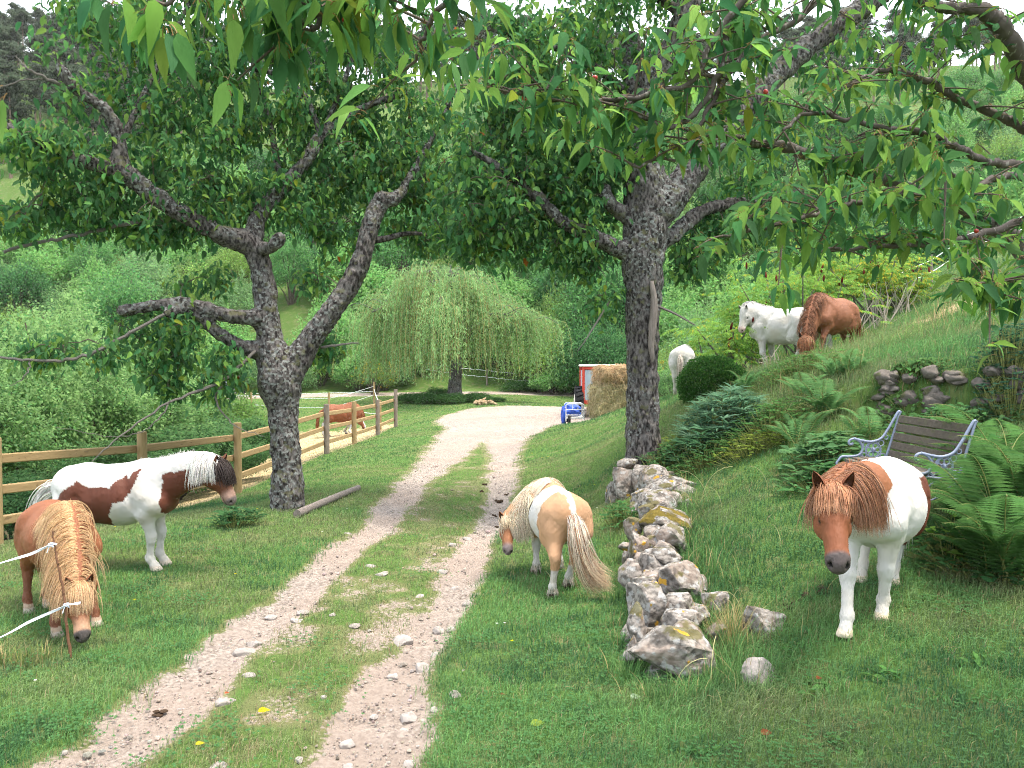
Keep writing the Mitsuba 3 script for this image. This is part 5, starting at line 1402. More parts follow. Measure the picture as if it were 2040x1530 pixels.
# ---------------------------------------------------------------- stone wall and rocks
kst = thing('stone_wall', 'low crumbling dry stone wall running from the right cherry tree to the foreground', 'wall')
STN = [(1345, 1300, 168, 112, 5.25, .42), (1335, 1362, 136, 86, 5.32, .36), (1268, 1255, 34, 92, 5.75, .3), (1358, 1243, 96, 44, 5.75, .36), (1300, 1213, 62, 118, 6.1, .34), (1350, 1224, 100, 76, 6.15, .36), (1360, 1160, 104, 72, 6.6, .42), (1432, 1204, 50, 46, 6.2, .28), (1332, 1119, 92, 50, 7.1, .42),
       (1263, 1155, 54, 78, 6.9, .36), (1273, 1097, 44, 70, 7.5, .34), (1314, 1090, 64, 40, 7.7, .4), (1326, 1046, 112, 60, 8.2, .46), (1246, 1089, 26, 18, 8.0, .14), (1250, 1116, 24, 44, 7.6, .24), (1266, 1058, 32, 46, 8.4, .28), (1342, 976, 108, 56, 9.9, .55), (1320, 1003, 86, 46, 9.2, .5),
       (1304, 968, 74, 74, 10.4, .6), (1248, 968, 66, 92, 10.9, .6), (1252, 925, 44, 30, 11.2, .4), (1226, 993, 36, 62, 11.0, .45), (1266, 1018, 30, 30, 9.8, .3), (1368, 1013, 54, 50, 9.3, .45), (1433, 1263, 44, 44, 5.75, .26), (1300, 1030, 60, 50, 9.0, .4), (1300, 1150, 70, 90, 7.0, .36), (1310, 1085, 60, 60, 7.9, .4), (1270, 1200, 40, 70, 6.4, .3), (1345, 1075, 70, 50, 7.6, .4), (1395, 1180, 60, 50, 6.6, .34), (1400, 1232, 60, 50, 6.0, .36), (1375, 1275, 70, 60, 5.6, .3), (1290, 1000, 60, 60, 9.8, .45), (1280, 965, 50, 70, 10.8, .4), (1262, 1310, 34, 70, 5.55, .2)]
STN += [(1262 + 14 * (i % 3) + i * 3.2, 1330 - 16.5 * i, 70, 64, float(np.interp(1330 - 16.5 * i, [940, 1003, 1046, 1119, 1160, 1221, 1330], [11.0, 9.6, 8.5, 7.3, 6.8, 6.25, 5.5])) + .12, .34) for i in range(23)]
for i, (px, py, w, h, Y, dp) in enumerate(STN):
    s = Y / FPX; m = rock([w * s * 1.08, dp * 1.1, h * s * 1.12], 100 + i, 4 if Y < 5.5 else 3 if Y < 9 else 2, .30, 14)
    m.apply_transform(trimesh.transformations.rotation_matrix(r5.uniform(-.25, .25), [0, 0, 1])); m.apply_transform(trimesh.transformations.rotation_matrix(r5.uniform(-.12, .12), [0, 1, 0]))
    m.apply_translation(at(px, py, Y) + [0, dp * .25, 0])
    part(kst, 'stone', m, M_MOSSY if i == 12 else M_STONE, smooth=32, label='flat stone topped with ochre moss' if i == 12 else 'big pale front stone with orange lichen spots' if i == 0 else None)
# orange lichen discs on the front stone are growths of their own
for px, py, w, h, Y, dp, lab in [(1524, 1238, 84, 92, 5.75, .34, 'squat grey boulder with mossy top right of the front end of the stone wall'), (1510, 1342, 84, 62, 5.05, .26, 'pale angular stone lying loose in the grass near the front'), (1995, 1116, 110, 40, 6.4, .35, 'flat grey rock in the grass at the right edge below the ferns'), (1948, 1093, 34, 18, 6.9, .16, 'small grey rock left of the flat rock at the right edge')]:
    s = Y / FPX; m = rock([w * s, dp, h * s * 1.25], int(px), 4, .26, 8); m.apply_translation(at(px, py + h * .12, Y)); solo('boulder', lab, 'rock', m, M_PEBBLE if px == 1510 else M_STONE, smooth=32)
krw = thing('retaining_wall', 'overgrown dry stone retaining wall in the bank behind the bench', 'wall')
for i in range(150):
    l = r5.uniform(.05, 3.6); WA = np.array([4.45, 10.35]); wt = np.array([.70, -.714]); wn = np.array([.714, .70]); q = WA + wt * l
    zf, zt_ = gz(*(q - wn * .45)), gz(*(q + wn * .45)); f = r5.random(); c = np.array([*(q + wn * (.10 * f - .03)), zf + (zt_ - zf) * f * .92]); s = c[1] / FPX; w = r5.uniform(26, 50)
    m = rock([w * s, .26, w * s * r5.uniform(.55, .85)], 300 + i, 2, .35, 10); 
    m.apply_translation(c); part(krw, 'stone', m, 'mat_wall_stone', smooth=40)


def f_wallstone(p, n, uv):
    f = P_.fbm(p.x * 25, p.y * 25, p.z * 25, 4)
    c = P_.mix((0.06, 0.052, 0.046), (0.21, 0.185, 0.165), f)
    return P_.mix(c, (0.06, 0.07, 0.02), P_.smoothstep(0.55, 0.68, P_.fbm(p.x * 9, p.y * 9, p.z * 9, 3)) * 0.7)


mat('wall_stone', mikit.proc(f_wallstone), .95, .1)
# half buried stones of the track
TS = [(800, 1272, 44, 24), (838, 1322, 36, 22), (872, 1246, 26, 16), (897, 1247, 20, 14), (930, 1190, 22, 12), (905, 1158, 20, 10), (760, 1140, 30, 12), (735, 1125, 24, 9), (705, 1242, 26, 10), (585, 1232, 32, 13), (600, 1215, 26, 12), (535, 1222, 28, 12), (480, 1295, 54, 20), (500, 1275, 34, 14), (440, 1398, 44, 18), (490, 1345, 30, 12), (815, 1420, 44, 20), (780, 1338, 28, 14), (865, 1298, 20, 12), (905, 1385, 34, 14), (690, 1470, 36, 18), (800, 1445, 24, 12), (865, 1410, 22, 12), (930, 1056, 22, 10), (900, 1075, 20, 10), (835, 1180, 18, 9), (660, 1222, 16, 9), (880, 1130, 24, 10), (590, 1510, 20, 12), (690, 1515, 26, 14), (740, 1415, 20, 10), (812, 1510, 26, 16), (425, 1525, 50, 18), (690, 1060, 16, 8), (920, 1340, 14, 9), (640, 1385, 14, 8), (495, 1345, 22, 10), (280, 1505, 16, 10), (115, 1495, 14, 9), (735, 1248, 12, 6)]
for i, (px, py, w, h) in enumerate(TS):
    Y = flat(px, py)[0]; s = Y / FPX; x = X(px, Y); m = rock([w * s, h * s * 2.2, h * s * 1.1], 500 + i, 2, .25, 8); m.apply_translation([x, Y, gz(x, Y) + h * s * .06])
    solo('track_stone', 'pale stone half buried in the gravel track', 'stone', m, M_PEBBLE, smooth=35, group='stones half buried in the track')
# gravel
n = 9000; Yg = np.exp(r5.uniform(math.log(3.6), math.log(17), n * 3)); xg = r5.uniform(-.62, .3, n * 3) * Yg
k_ = r5.random(n * 3) < np.clip(bare(xg, Yg), 0, 1) ** 2.5; xg, Yg = xg[k_][:n], Yg[k_][:n]; n = len(xg)
ico = trimesh.creation.icosphere(0, 1.0); sz = r5.lognormal(math.log(.0045), .5, n).clip(.003, .026) * (1 + .04 * (Yg - 4)); zg = ground(xg, Yg)
V = ico.vertices[None] * (sz[:, None] * np.stack([r5.uniform(.7, 1.4, n), r5.uniform(.7, 1.4, n), r5.uniform(.4, .9, n)], -1))[:, None] * r5.uniform(.8, 1.2, (n, 12, 1)) + np.stack([xg, Yg, zg + sz * .25 + .004], -1)[:, None]
col = np.repeat(tint([.25, .212, .186], n, .22, .06, r5), 12, 0)
put('gravel', (V.reshape(-1, 3), (ico.faces[None] + (np.arange(n) * 12)[:, None, None]).reshape(-1, 3)), M_PEBBLEVC, color=col)
labels['gravel'] = {'label': 'loose pinkish gravel on the two ruts of the track', 'category': 'gravel', 'kind': 'stuff'}

# ---------------------------------------------------------------- bench
kb = thing('garden_bench', 'garden bench with lilac blue cast iron ends and weathered slats beside the ferns', 'bench')
BO = np.array([3.22, 8.05, 0.0]); al = nrm(np.array([.03, -1.0, 0])); dp_ = nrm(np.array([1.0, .08, 0])); bz = at(1718, 873, 8.0)[2] - .60
B3 = lambda a, d, z: np.array([BO[0], BO[1], bz]) + al * a + dp_ * d * .94 + np.array([0, 0, z * .95 + .01])
LEN = 1.2
mat('iron', (.21, .245, .345), .45, .45)
SEAT = [(.03, .395), (.11, .41), (.19, .415), (.27, .41), (.35, .40), (.43, .385)]
for d, z in SEAT: part(kb, 'seat_slat', plank(B3(-.0, d, z), B3(LEN, d, z), .066, .024, .005, up=dp_), M_GREYWOOD)
BK = [(.475, .455), (.50, .545), (.525, .635), (.55, .725), (.575, .81)]
for d, z in BK: part(kb, 'back_slat', plank(B3(-.0, d, z), B3(LEN, d, z), .074, .022, .005, up=nrm(np.array([0, 0, .09]) + dp_ * .025)), M_GREYWOOD)
for e, a in enumerate((-.03, LEN + .03)):
    ke = num(kb + '__end_frame'); ms = []
    C2 = lambda pts, r_, nn=40, sd=8: tube(spline([B3(a, *p) for p in pts], nn), r_, sd)
    fr = [C2([(-.045, .40), (-.075, .36), (-.06, .325), (-.025, .33), (-.02, .355)], .011), C2([(-.06, .385), (-.02, .425), (.06, .425), (.16, .44), (.20, .50), (.175, .57), (.11, .605), (.06, .59), (.055, .555), (.085, .55), (.092, .57)], .012, 60),
          C2([(.10, .61), (.20, .585), (.30, .575), (.40, .61), (.47, .70), (.53, .80), (.575, .875), (.60, .885)], .013, 50), C2([(.16, .40), (.30, .385), (.43, .38), (.46, .44), (.50, .56), (.55, .72), (.59, .85), (.61, .885)], .012, 50),
          C2([(.02, .40), (.06, .30), (.03, .16), (-.02, .04), (-.05, -.05)], .014), C2([(.42, .38), (.44, .24), (.50, .10), (.56, -.05)], .014), C2([(.05, .28), (.18, .20), (.30, .24), (.44, .26)], .009), C2([(.06, .38), (.14, .30), (.24, .36), (.34, .30), (.43, .36)], .008), C2([(.0, .12), (.08, .16), (.10, .22), (.05, .24)], .008)]
    cen = (.315, .49)
    for i in range(6):
        an = i * math.pi / 3; c = (cen[0] + .048 * math.cos(an), cen[1] + .048 * math.sin(an)); q = [B3(a, c[0] + .026 * math.cos(t), c[1] + .026 * math.sin(t)) for t in np.linspace(0, 2 * np.pi, 15)]
        fr.append(tube(np.array(q), .0055, 6, False))
    fr.append(tube(np.array([B3(a, cen[0] + .083 * math.cos(t), cen[1] + .083 * math.sin(t)) for t in np.linspace(0, 2 * np.pi, 33)]), .0065, 6, False))
    bt = trimesh.creation.uv_sphere(.026, count=[10, 16]); bt.vertices *= [.5, 1, 1]; bt.apply_translation(B3(a, *cen)); fr.append(bt)
    for c, rr_ in (((.215, .44), .026), ((.235, .545), .028), ((.40, .56), .028), ((.415, .43), .025), ((.45, .62), .022), ((.19, .42), .018)):
        fr.append(tube(np.array([B3(a, c[0] + rr_ * math.cos(t), c[1] + rr_ * math.sin(t)) for t in np.linspace(0, 2 * np.pi, 15)]), .0055, 6, False))
    put(ke, cat_mesh(fr), 'mat_iron', smooth=50)

# ---------------------------------------------------------------- the yard: tractor, hay, trailer, carriage, firewood
kt = thing('tractor', 'small red tractor with glazed cab and pale roof parked behind the hay', 'tractor')
TO = at(1160, 800, 30.0); tx, ty = TO[0], TO[1]; tz = gz(tx + .8, ty + .5); mat('red_paint', (.52, .055, .035), .35, .5); mat('cream_paint', (.74, .70, .62), .5, .4); mat('rubber', (.022, .022, .024), .85, .2)
zt, zb = at(1160, 731, 30)[2], tz + .42
cw, cd = 1.45, 1.15
for sx in (0, 1):
    for sy in (0, 1): part(kt, 'cab_pillar', box_at([tx + .04 + sx * cw, ty + sy * cd, (zt + zb) / 2], [.09, .09, zt - zb], .015), 'mat_red_paint')
for sy in (0, 1):
    part(kt, 'cab_rail', box_at([tx + .04 + cw / 2, ty + sy * cd, zt - .05], [cw - .09, .07, .09], .012), 'mat_red_paint'); part(kt, 'cab_rail', box_at([tx + .04 + cw / 2, ty + sy * cd, zb + .05], [cw - .09, .07, .16], .012), 'mat_red_paint')
part(kt, 'roof', box_at([tx + .04 + cw / 2, ty + cd / 2, zt + .045], [cw + .16, cd + .16, .085], .03), 'mat_cream_paint')
mat('cab_glass', (.36, .46, .52), .12, .8)
for sy in (0, 1): part(kt, 'window', box_at([tx + .04 + cw / 2, ty + sy * cd, (zt + zb) / 2], [cw - .1, .006, zt - zb - .24], .001), 'mat_cab_glass')
for sx in (0, 1): part(kt, 'window', box_at([tx + .04 + sx * cw, ty + cd / 2, (zt + zb) / 2], [.006, cd - .1, zt - zb - .24], .001), 'mat_cab_glass')
part(kt, 'seat', box_at([tx + .7, ty + .55, zb + .35], [.45, .45, .5], .06), 'mat_rubber'); part(kt, 'bonnet', box_at([tx + .04 + cw / 2, ty + 2.0, zb + .3], [.65, 1.5, .6], .08), 'mat_red_paint')
for wx, wy, R, W in [(tx - .10, ty + .35, .50, .30), (tx + cw + .2, ty + .35, .50, .30), (tx + .1, ty + 2.4, .32, .2), (tx + cw - .1, ty + 2.4, .32, .2)]:
    kw_ = num(kt + '__wheel'); prof = [[.0, -W / 2], [R * .55, -W / 2], [R * .9, -W / 2], [R, -W * .35], [R, W * .35], [R * .9, W / 2], [R * .55, W / 2], [0, W / 2]]
    M = trimesh.transformations.rotation_matrix(math.pi / 2, [0, 1, 0]); ty_ = trimesh.creation.revolve(np.array(prof), sections=36); lug = []
    for i in range(18):
        an = i * 2 * np.pi / 18; l = bevel_box(.06, .10, W * .95, .008); l.apply_transform(trimesh.transformations.rotation_matrix(.35, [1, 0, 0])); l.apply_translation([R + .012, 0, 0]); l.apply_transform(trimesh.transformations.rotation_matrix(an, [0, 0, 1])); lug.append(l)
    w = cat_mesh([ty_] + lug); w.apply_transform(M); w.apply_translation([wx, wy, tz + R]); put(kw_ + '__tyre', w, 'mat_rubber')
    h = trimesh.creation.cylinder(R * .5, W * 1.06, sections=24); h.apply_transform(M); h.apply_translation([wx, wy, tz + R]); put(kw_ + '__rim', h, 'mat_cream_paint')

mat('hay', VC, .95, .05)


def hay(label, c, size, seed, base, n=2600, rz=.1):
    r = np.random.default_rng(seed); k = thing('hay_bale', label, 'hay bale')
    m = bevel_box(*size, min(size) * .14)
    for _ in range(4): m = m.subdivide()
    m.vertices = np.array(m.vertices) + nrm(np.array(m.vertices)) * ((meshkit.fbm(np.array(m.vertices) * 4 + seed, 4, seed) - .5) * .28)[:, None]
    R = trimesh.transformations.rotation_matrix(rz, [0, 0, 1]); m.apply_transform(R); m.apply_translation(c)
    v = np.array(m.vertices); f = meshkit.fbm(v * [9, 9, 30], 3, seed)
    part(k, 'core', m, 'mat_hay', smooth=True, color=np.asarray(base) * (.55 + .6 * f)[:, None])
    p, fi = trimesh.sample.sample_surface(m, n, seed=seed); nn = m.face_normals[fi]
    d = nrm(np.cross(nn, r.normal(size=(n, 3))) + nn * .25 + [0, 0, -.25]); L = r.uniform(.08, .26, n); u = np.linspace(0, 1, 5)[None, :, None]
    P = p[:, None] + d[:, None] * u * L[:, None, None] + nn[:, None] * (np.sin(np.pi * u) * L[:, None, None] * .22) + np.array([0, 0, -.3]) * u ** 2 * L[:, None, None]
    part(k, 'straw', strands_mesh(P, np.full((n, 5), .005)), 'mat_hay', kind='stuff', color=np.repeat(tint(base, n, .2, .05, r), 15, 0), label='loose straw')


hb = at(1235, 800, 26.2); hay('big yellowish hay bale standing behind the grassy bank left of the right cherry trunk', at(1212, 797, 26.4) + [.15, .3, 0], [1.25, 1.1, 1.15], 3, [.42, .35, .20]); hay('brownish hay bale just right of the big one behind the right cherry trunk', at(1275, 800, 26.6) + [.1, .3, 0], [.9, 1.1, 1.15], 4, [.30, .19, .10], 1500); hay('flat pinkish brown hay bale on top of the big hay bale', at(1228, 745, 26.3) + [.1, .35, 0], [1.35, 1.05, .46], 5, [.45, .32, .19])

kc = thing('trailer', 'small white tube framed trailer with blue tarpaulin standing beside the hay', 'trailer')
mat('white_tube', (.75, .75, .75), .4, .4); mat('tarp', (.02, .075, .42), .4, .5)
c0 = at(1144, 832, 27.2); c0[2] = gz(c0[0], c0[1]); Cc = lambda x, y, z: c0 + np.array([x, y, z])
for pts in [[(-.27, 0, .1), (-.27, 0, .62), (-.22, 0, .66), (.28, 0, .66), (.32, 0, .62), (.32, 0, .05)], [(-.27, .8, .1), (-.27, .8, .62), (-.22, .8, .66), (.28, .8, .66), (.32, .8, .62), (.32, .8, .05)]]:
    part(kc, 'rail_hoop', tube(np.array([Cc(*p) for p in pts]), .016, 7), 'mat_white_tube')
for z in (.48, .30, .20): part(kc, 'crossbar', tube(np.array([Cc(-.27, 0, z), Cc(.32, 0, z)]), .013, 6), 'mat_white_tube')
for x in (-.05, .12): part(kc, 'crossbar', tube(np.array([Cc(x, 0, .48), Cc(x, 0, .66)]), .011, 6), 'mat_white_tube')
part(kc, 'bed', box_at(Cc(.02, .4, .22), [.56, .78, .05], .01), 'mat_cream_paint')
for y in (.0, .8):
    kw_ = num(kc + '__wheel'); w = trimesh.creation.torus(.11, .045, 20, 10); w.apply_transform(trimesh.transformations.rotation_matrix(math.pi / 2, [0, 1, 0])); w.apply_translation(Cc(-.16, y + .05, .15)); put(kw_, w, 'mat_rubber', smooth=True)
tp = trimesh.creation.icosphere(4, 1.0); v = np.array(tp.vertices); v = v * (1 + .5 * (meshkit.fbm(v * 2.3, 3, 6) - .5)[:, None] + .16 * (np.abs(meshkit.fbm(v * 6, 2, 4) - .5))[:, None]); v[:, 2] = np.maximum(v[:, 2], -.75); tp.vertices = v * [.30, .38, .27] + Cc(-.06, .45, .40)
part(kc, 'tarpaulin', tp, 'mat_tarp', smooth=30); t2 = tp.copy(); t2.vertices = (t2.vertices - Cc(-.06, .45, .40)) * [.30, .5, 1.2] + Cc(-.33, .3, .24); part(kc, 'tarpaulin', t2, 'mat_tarp', smooth=30)

kv = thing('carriage', 'dark horse carriage with spoked wheels half hidden under the left cherry leaves', 'carriage')
v0 = at(408, 796, 45); v0[2] = gz(v0[0], v0[1]); Vv = lambda x, y, z: v0 + np.array([x, y, z])
mat('black_paint', (.018, .02, .032), .3, .5); mat('cover', (.42, .48, .60), .6, .3)
for x, R in [(0, .40), (1.35, .48)]:
    for y in (0, 1.0):
        kw_ = num(kv + '__wheel'); w = trimesh.creation.torus(R, .03, 32, 8); w.apply_transform(trimesh.transformations.rotation_matrix(math.pi / 2, [1, 0, 0])); w.apply_translation(Vv(x, y, R)); put(kw_ + '__rim', w, 'mat_black_paint', smooth=True)
        for i in range(10): put(num(kw_ + '__spoke'), tube(np.array([Vv(x, y, R), Vv(x + R * math.cos(i * .628), y, R + R * math.sin(i * .628))]), .014, 5), 'mat_greyspoke')
mat('greyspoke', (.30, .30, .31), .5, .3)
part(kv, 'body', cat_mesh([box_at(Vv(.85, .5, .62), [1.5, .9, .34], .08), box_at(Vv(1.35, .5, .92), [.5, .85, .3], .06)]), 'mat_black_paint'); part(kv, 'shaft', tube(np.array([Vv(.2, .2, .5), Vv(-.5, .2, .62), Vv(-1.4, .2, .7)]), .03, 6), 'mat_black_paint')
cv = trimesh.creation.icosphere(3, 1.0); v = np.array(cv.vertices); v *= (1 + .6 * (meshkit.fbm(v * 2.5, 3, 8) - .5))[:, None]; cv.vertices = v * [.55, .42, .24] + Vv(.55, .5, .98); part(kv, 'cover', cv, 'mat_cover', smooth=30)

kw2 = thing('firewood_pile', 'small heap of split firewood on the grass right of the willow trunk', 'firewood')
for i in range(46):
    x = r5.uniform(-1, 1); z = (1 - abs(x)) * r5.random(); c = at(966, 806, 38.5) + [x * .46, r5.uniform(-.25, .25), .05 + z * .24]; d = nrm([r5.normal() * .5, -1, r5.normal() * .25])
    part(kw2, 'log', tube(np.array([c - d * .16, c + d * .16]), r5.uniform(.03, .05), 6), 'mat_split_wood')
mat('split_wood', (.45, .34, .22), .9, .1)
# droppings
mat('dung', (.05, .032, .02), .9, .15)
for i, (px, py, w, Y) in enumerate([(1610, 1148, 26, 6.05), (1642, 1150, 26, 6.1), (1580, 1155, 20, 6.0), (993, 984, 14, 0), (985, 1000, 9, 0), (965, 965, 9, 0), (1008, 976, 7, 0), (958, 975, 8, 0), (305, 1417, 30, 0), (990, 1018, 8, 0)]):
    Y = Y or flat(px, py)[0]; x = X(px, Y); k = thing('dung', ('dark horse dung pile on the grass left of the fat pony' if Y < 6.5 and px > 1500 else 'trodden brown horse dung in the near left rut' if px == 305 else 'small dark horse dropping on the far part of the right rut'), 'dung', 'dung piles left of the fat pony' if px > 1500 else 'droppings on the right rut' if px != 305 else None)
    s = w * Y / FPX
    for j in range(7):
        b_ = trimesh.creation.icosphere(2, s * r5.uniform(.18, .3)); b_.vertices *= [1, 1, .75 if px != 305 else .3]; b_.vertices = np.array(b_.vertices) * (1 + .3 * (meshkit.noise(np.array(b_.vertices) * 60, j)[:, None] - .5)); o_ = r5.normal(size=2) * s * .28; b_.apply_translation([x + o_[0], Y + o_[1], gz(x + o_[0], Y + o_[1]) + s * .12 + (.15 * s if j > 4 else 0)]); part(k, 'lump', b_, 'mat_dung', smooth=True)

# ---------------------------------------------------------------- grass
r6 = np.random.default_rng(66)


def hill_zone(x, y):
    """How long the grass is: 0 grazed lawn, 1 tall meadow of the bank."""
    h = ground0(x, y)
    return sstep(1.15, 1.9, h) * sstep(8, 11, y + .0 * x) + sstep(.55, 1.3, h) * .35


def blades(n, y0, y1, power, seed, tris, lawn=True):
    r = np.random.default_rng(seed)
    t = r.random(n); y = y0 * (y1 / y0) ** (t ** power); x = r.uniform(-.74, .74, n) * y
    B = np.clip(bare(x, y), 0, 1); S = np.clip(straw(x, y), 0, 1)
    q = np.stack([x * .9, y * .9, x * 0], -1); pat = meshkit.fbm(q, 3, 21); fine = meshkit.fbm(q * 6, 2, 22)
    cl, cr = np.interp(y, RUT_L[:, 0], RUT_L[:, 1]), np.interp(y, RUT_R[:, 0], RUT_R[:, 1]); mid = (x > cl) & (x < cr) & (y < 25)
    keep = r.random(n) > np.clip(B * 1.25 - .05 + (fine - .5) * .6, 0, 1)
    keep &= r.random(n) > S * .85
    keep &= ~(mid & (r.random(n) < .22 + .4 * sstep(.47, .64, fine * .5 + pat * .5)))
    keep &= (y < 47)
    x, y, pat, fine, mid, S = x[keep], y[keep], pat[keep], fine[keep], mid[keep], S[keep]; n = len(x)
    z = ground(x, y); tall = np.clip(hill_zone(x, y), 0, 1)
    # long uncut fringes along the wall and round the boulders
    wx = np.interp(y, [5.2, 6.1, 8.2, 11.7], [1.05, 1.1, 1.5, 1.75]); fr = np.exp(-((x - wx - .35) / .32) ** 2) * (y > 4.6) * (y < 12)
    fr = np.maximum(fr, np.exp(-(((x - 1.1) / .55) ** 2 + ((y - 4.75) / .35) ** 2)))
    fr = np.maximum(fr, np.exp(-(((x - 1.65) / .5) ** 2 + ((y - 5.7) / .4) ** 2)) * .8)
    L = (.030 + .030 * r.random(n) + .03 * pat) * np.where(mid, .75, 1) + .17 * tall * r.random(n) ** .7 + .10 * fr * r.random(n) ** 1.5 + .025 * sstep(1.2, 2.4, x) * (y < 9) * r.random(n)
    w = np.clip(.0016 + .00042 * y, .0032, .02) * r.uniform(.7, 1.3, n)
    an = r.uniform(0, 2 * np.pi, n); d = np.stack([np.cos(an), np.sin(an), np.zeros(n)], -1); lean = r.uniform(.15, 1.1, n)[:, None]
    p0 = np.stack([x, y, z - .004], -1); side = np.stack([-np.sin(an + .6), np.cos(an + .6), np.zeros(n)], -1) * (w / 2)[:, None]
    m = p0 + np.array([0, 0, 1.0]) * (L * .6)[:, None] + d * lean * (L * .28)[:, None]; e = p0 + np.array([0, 0, 1.0]) * (L * (1.0 - .3 * lean[:, 0]))[:, None] + d * lean * (L * .85)[:, None]
    if tris == 3:
        V = np.stack([p0 - side, p0 + side, m - side * .8, m + side * .8, e], 1); F = np.array([[0, 1, 2], [1, 3, 2], [2, 3, 4]])
    else:
        V = np.stack([p0 - side, p0 + side, e], 1); F = np.array([[0, 1, 2]])
    k = V.shape[1]
    g = np.array([.142, .285, .10]); dk = np.array([.075, .172, .072]); ye = np.array([.255, .285, .135]); dry = np.array([.34, .28, .16])
    a = sstep(.38, .60, pat + (fine - .5) * .7)[:, None]
    c = dk * (1 - a) + g * a
    b_ = (sstep(.46, .66, meshkit.fbm(np.stack([x * .7 + 9, y * .7, x * 0], -1), 3, 31)) * (.75 - .2 * tall))[:, None]; c = c * (1 - b_) + ye * b_
    c = np.where(mid[:, None], c * .5 + ye * .5, c); c = c * (1 + .10 * tall[:, None])
    pd = .035 + .20 * mid + .10 * tall * (fine > .55) + .5 * S
    c = np.where((r.random(n) < pd)[:, None], dry, c)
    c = c * (1 + .17 * r.normal(size=(n, 1))) * (1 + .06 * r.normal(size=(n, 3)))
    return V.reshape(-1, 3), (F[None] + (np.arange(n) * k)[:, None, None]).reshape(-1, 3), np.repeat(np.clip(c, .01, .8), k, 0)


A1, A2 = blades(290000, 3.4, 13, .95, 1, 3), blades(400000, 11, 47, .8, 2, 1)
put('grass', (np.vstack([A1[0], A2[0]]), np.vstack([A1[1], A2[1] + len(A1[0])])), M_GRASS, color=np.vstack([A1[2], A2[2]]))
labels['grass'] = {'label': 'short green grass of the lawns and longer grass on the bank', 'category': 'grass', 'kind': 'stuff'}


def tuft(n, cx, cy, spread, h, base, r, dead=.15, w=.004):
    """Long arching blades growing from one place."""
    a = r.uniform(0, 2 * np.pi, n); q = np.abs(r.normal(size=n)) * spread; x, y = cx + np.cos(a) * q, cy + np.sin(a) * q; z = ground(x, y)
    L = h * r.uniform(.5, 1.15, n); d = np.stack([np.cos(a + r.normal(size=n) * .6), np.sin(a + r.normal(size=n) * .6), 0 * a], -1) * r.uniform(.15, .7, n)[:, None]
    u = np.linspace(0, 1, 6)[None, :, None]; P = np.stack([x, y, z], -1)[:, None] + np.array([0, 0, 1.0]) * (u - .35 * u ** 2.5 * np.linalg.norm(d, axis=1)[:, None, None]) * L[:, None, None] + d[:, None] * u ** 1.8 * L[:, None, None]
    sd = nrm(np.cross(d, [0, 0, 1.0]))[:, None] * (np.array([1, 1, .9, .7, .45, .05])[None, :, None] * w / 2)
    V = np.stack([P - sd, P + sd], 2).reshape(n, 12, 3); F = []
    for i in range(5): F += [[2 * i, 2 * i + 1, 2 * i + 2], [2 * i + 1, 2 * i + 3, 2 * i + 2]]
    c = tint(base, n, .18, .08, r); c = np.where((r.random(n) < dead)[:, None], tint([.45, .36, .18], n, .2, .05, r), c)
    return V.reshape(-1, 3), (np.array(F)[None] + (np.arange(n) * 12)[:, None, None]).reshape(-1, 3), np.repeat(np.clip(c, .01, .8), 12, 0)


def tufts(specs):
    Vs, Fs, Cs, o = [], [], [], 0
    for s in specs:
        V, F, c = tuft(*s); Vs.append(V); Fs.append(F + o); Cs.append(c); o += len(V)
    return np.vstack(Vs), np.vstack(Fs), np.vstack(Cs)


GG = [.115, .23, .075]
sp = []
for y in np.arange(5.0, 11.5, .16):
    wx = np.interp(y, [5.2, 6.1, 8.2, 11.7], [1.3, 1.45, 1.75, 2.1]); sp.append((55, wx + r6.normal() * .12, y, .12, .18 + .10 * r6.random(), GG, r6, .10, .005))
for px, py in [(1290, 1385), (1330, 1395), (1370, 1390), (1410, 1380), (1250, 1340), (1440, 1350), (1470, 1300), (1560, 1300), (1540, 1370), (1480, 1380)]:
    Y = 5.0 + (1385 - py) * .007; sp.append((70, X(px, Y), Y - .06, .10, .19, GG, r6, .08, .004))
sp.append((150, X(1462, 5.72), 5.72, .11, .34, [.30, .26, .11], r6, .55, .004))
for px, py, Y in [(1230, 1300, 5.5), (1225, 1210, 6.3), (1232, 1150, 7.0), (1215, 1060, 8.8), (1248, 1350, 5.3), (1252, 1180, 6.6), (1240, 1110, 7.5), (1222, 1010, 10.5), (1235, 1260, 5.9)]: sp.append((40, X(px, Y), Y, .08, .18, GG, r6, .08, .004))
for _ in range(60):
    y = r6.uniform(11.2, 22); x = r6.uniform(.25, .60) * y; sp.append((26, x, y, .22, r6.uniform(.25, .5), [.17, .28, .09], r6, .22, .008))
for _ in range(14): y = r6.uniform(6, 8.2); sp.append((40, y * r6.uniform(.24, .5), y, .18, .16, GG, r6, .06, .004))
for x, y in [(-3.3, 5.55), (-3.2, 5.65), (-3.45, 5.6)]: sp.append((70, x, y, .1, .15, [.19, .25, .08], r6, .35, .004))
m = tufts(sp)
put('grass_tufts', (m[0], m[1]), M_GRASS, color=m[2]); labels['grass_tufts'] = {'label': 'long uncut grass along the stone wall and on the bank', 'category': 'grass', 'kind': 'stuff'}
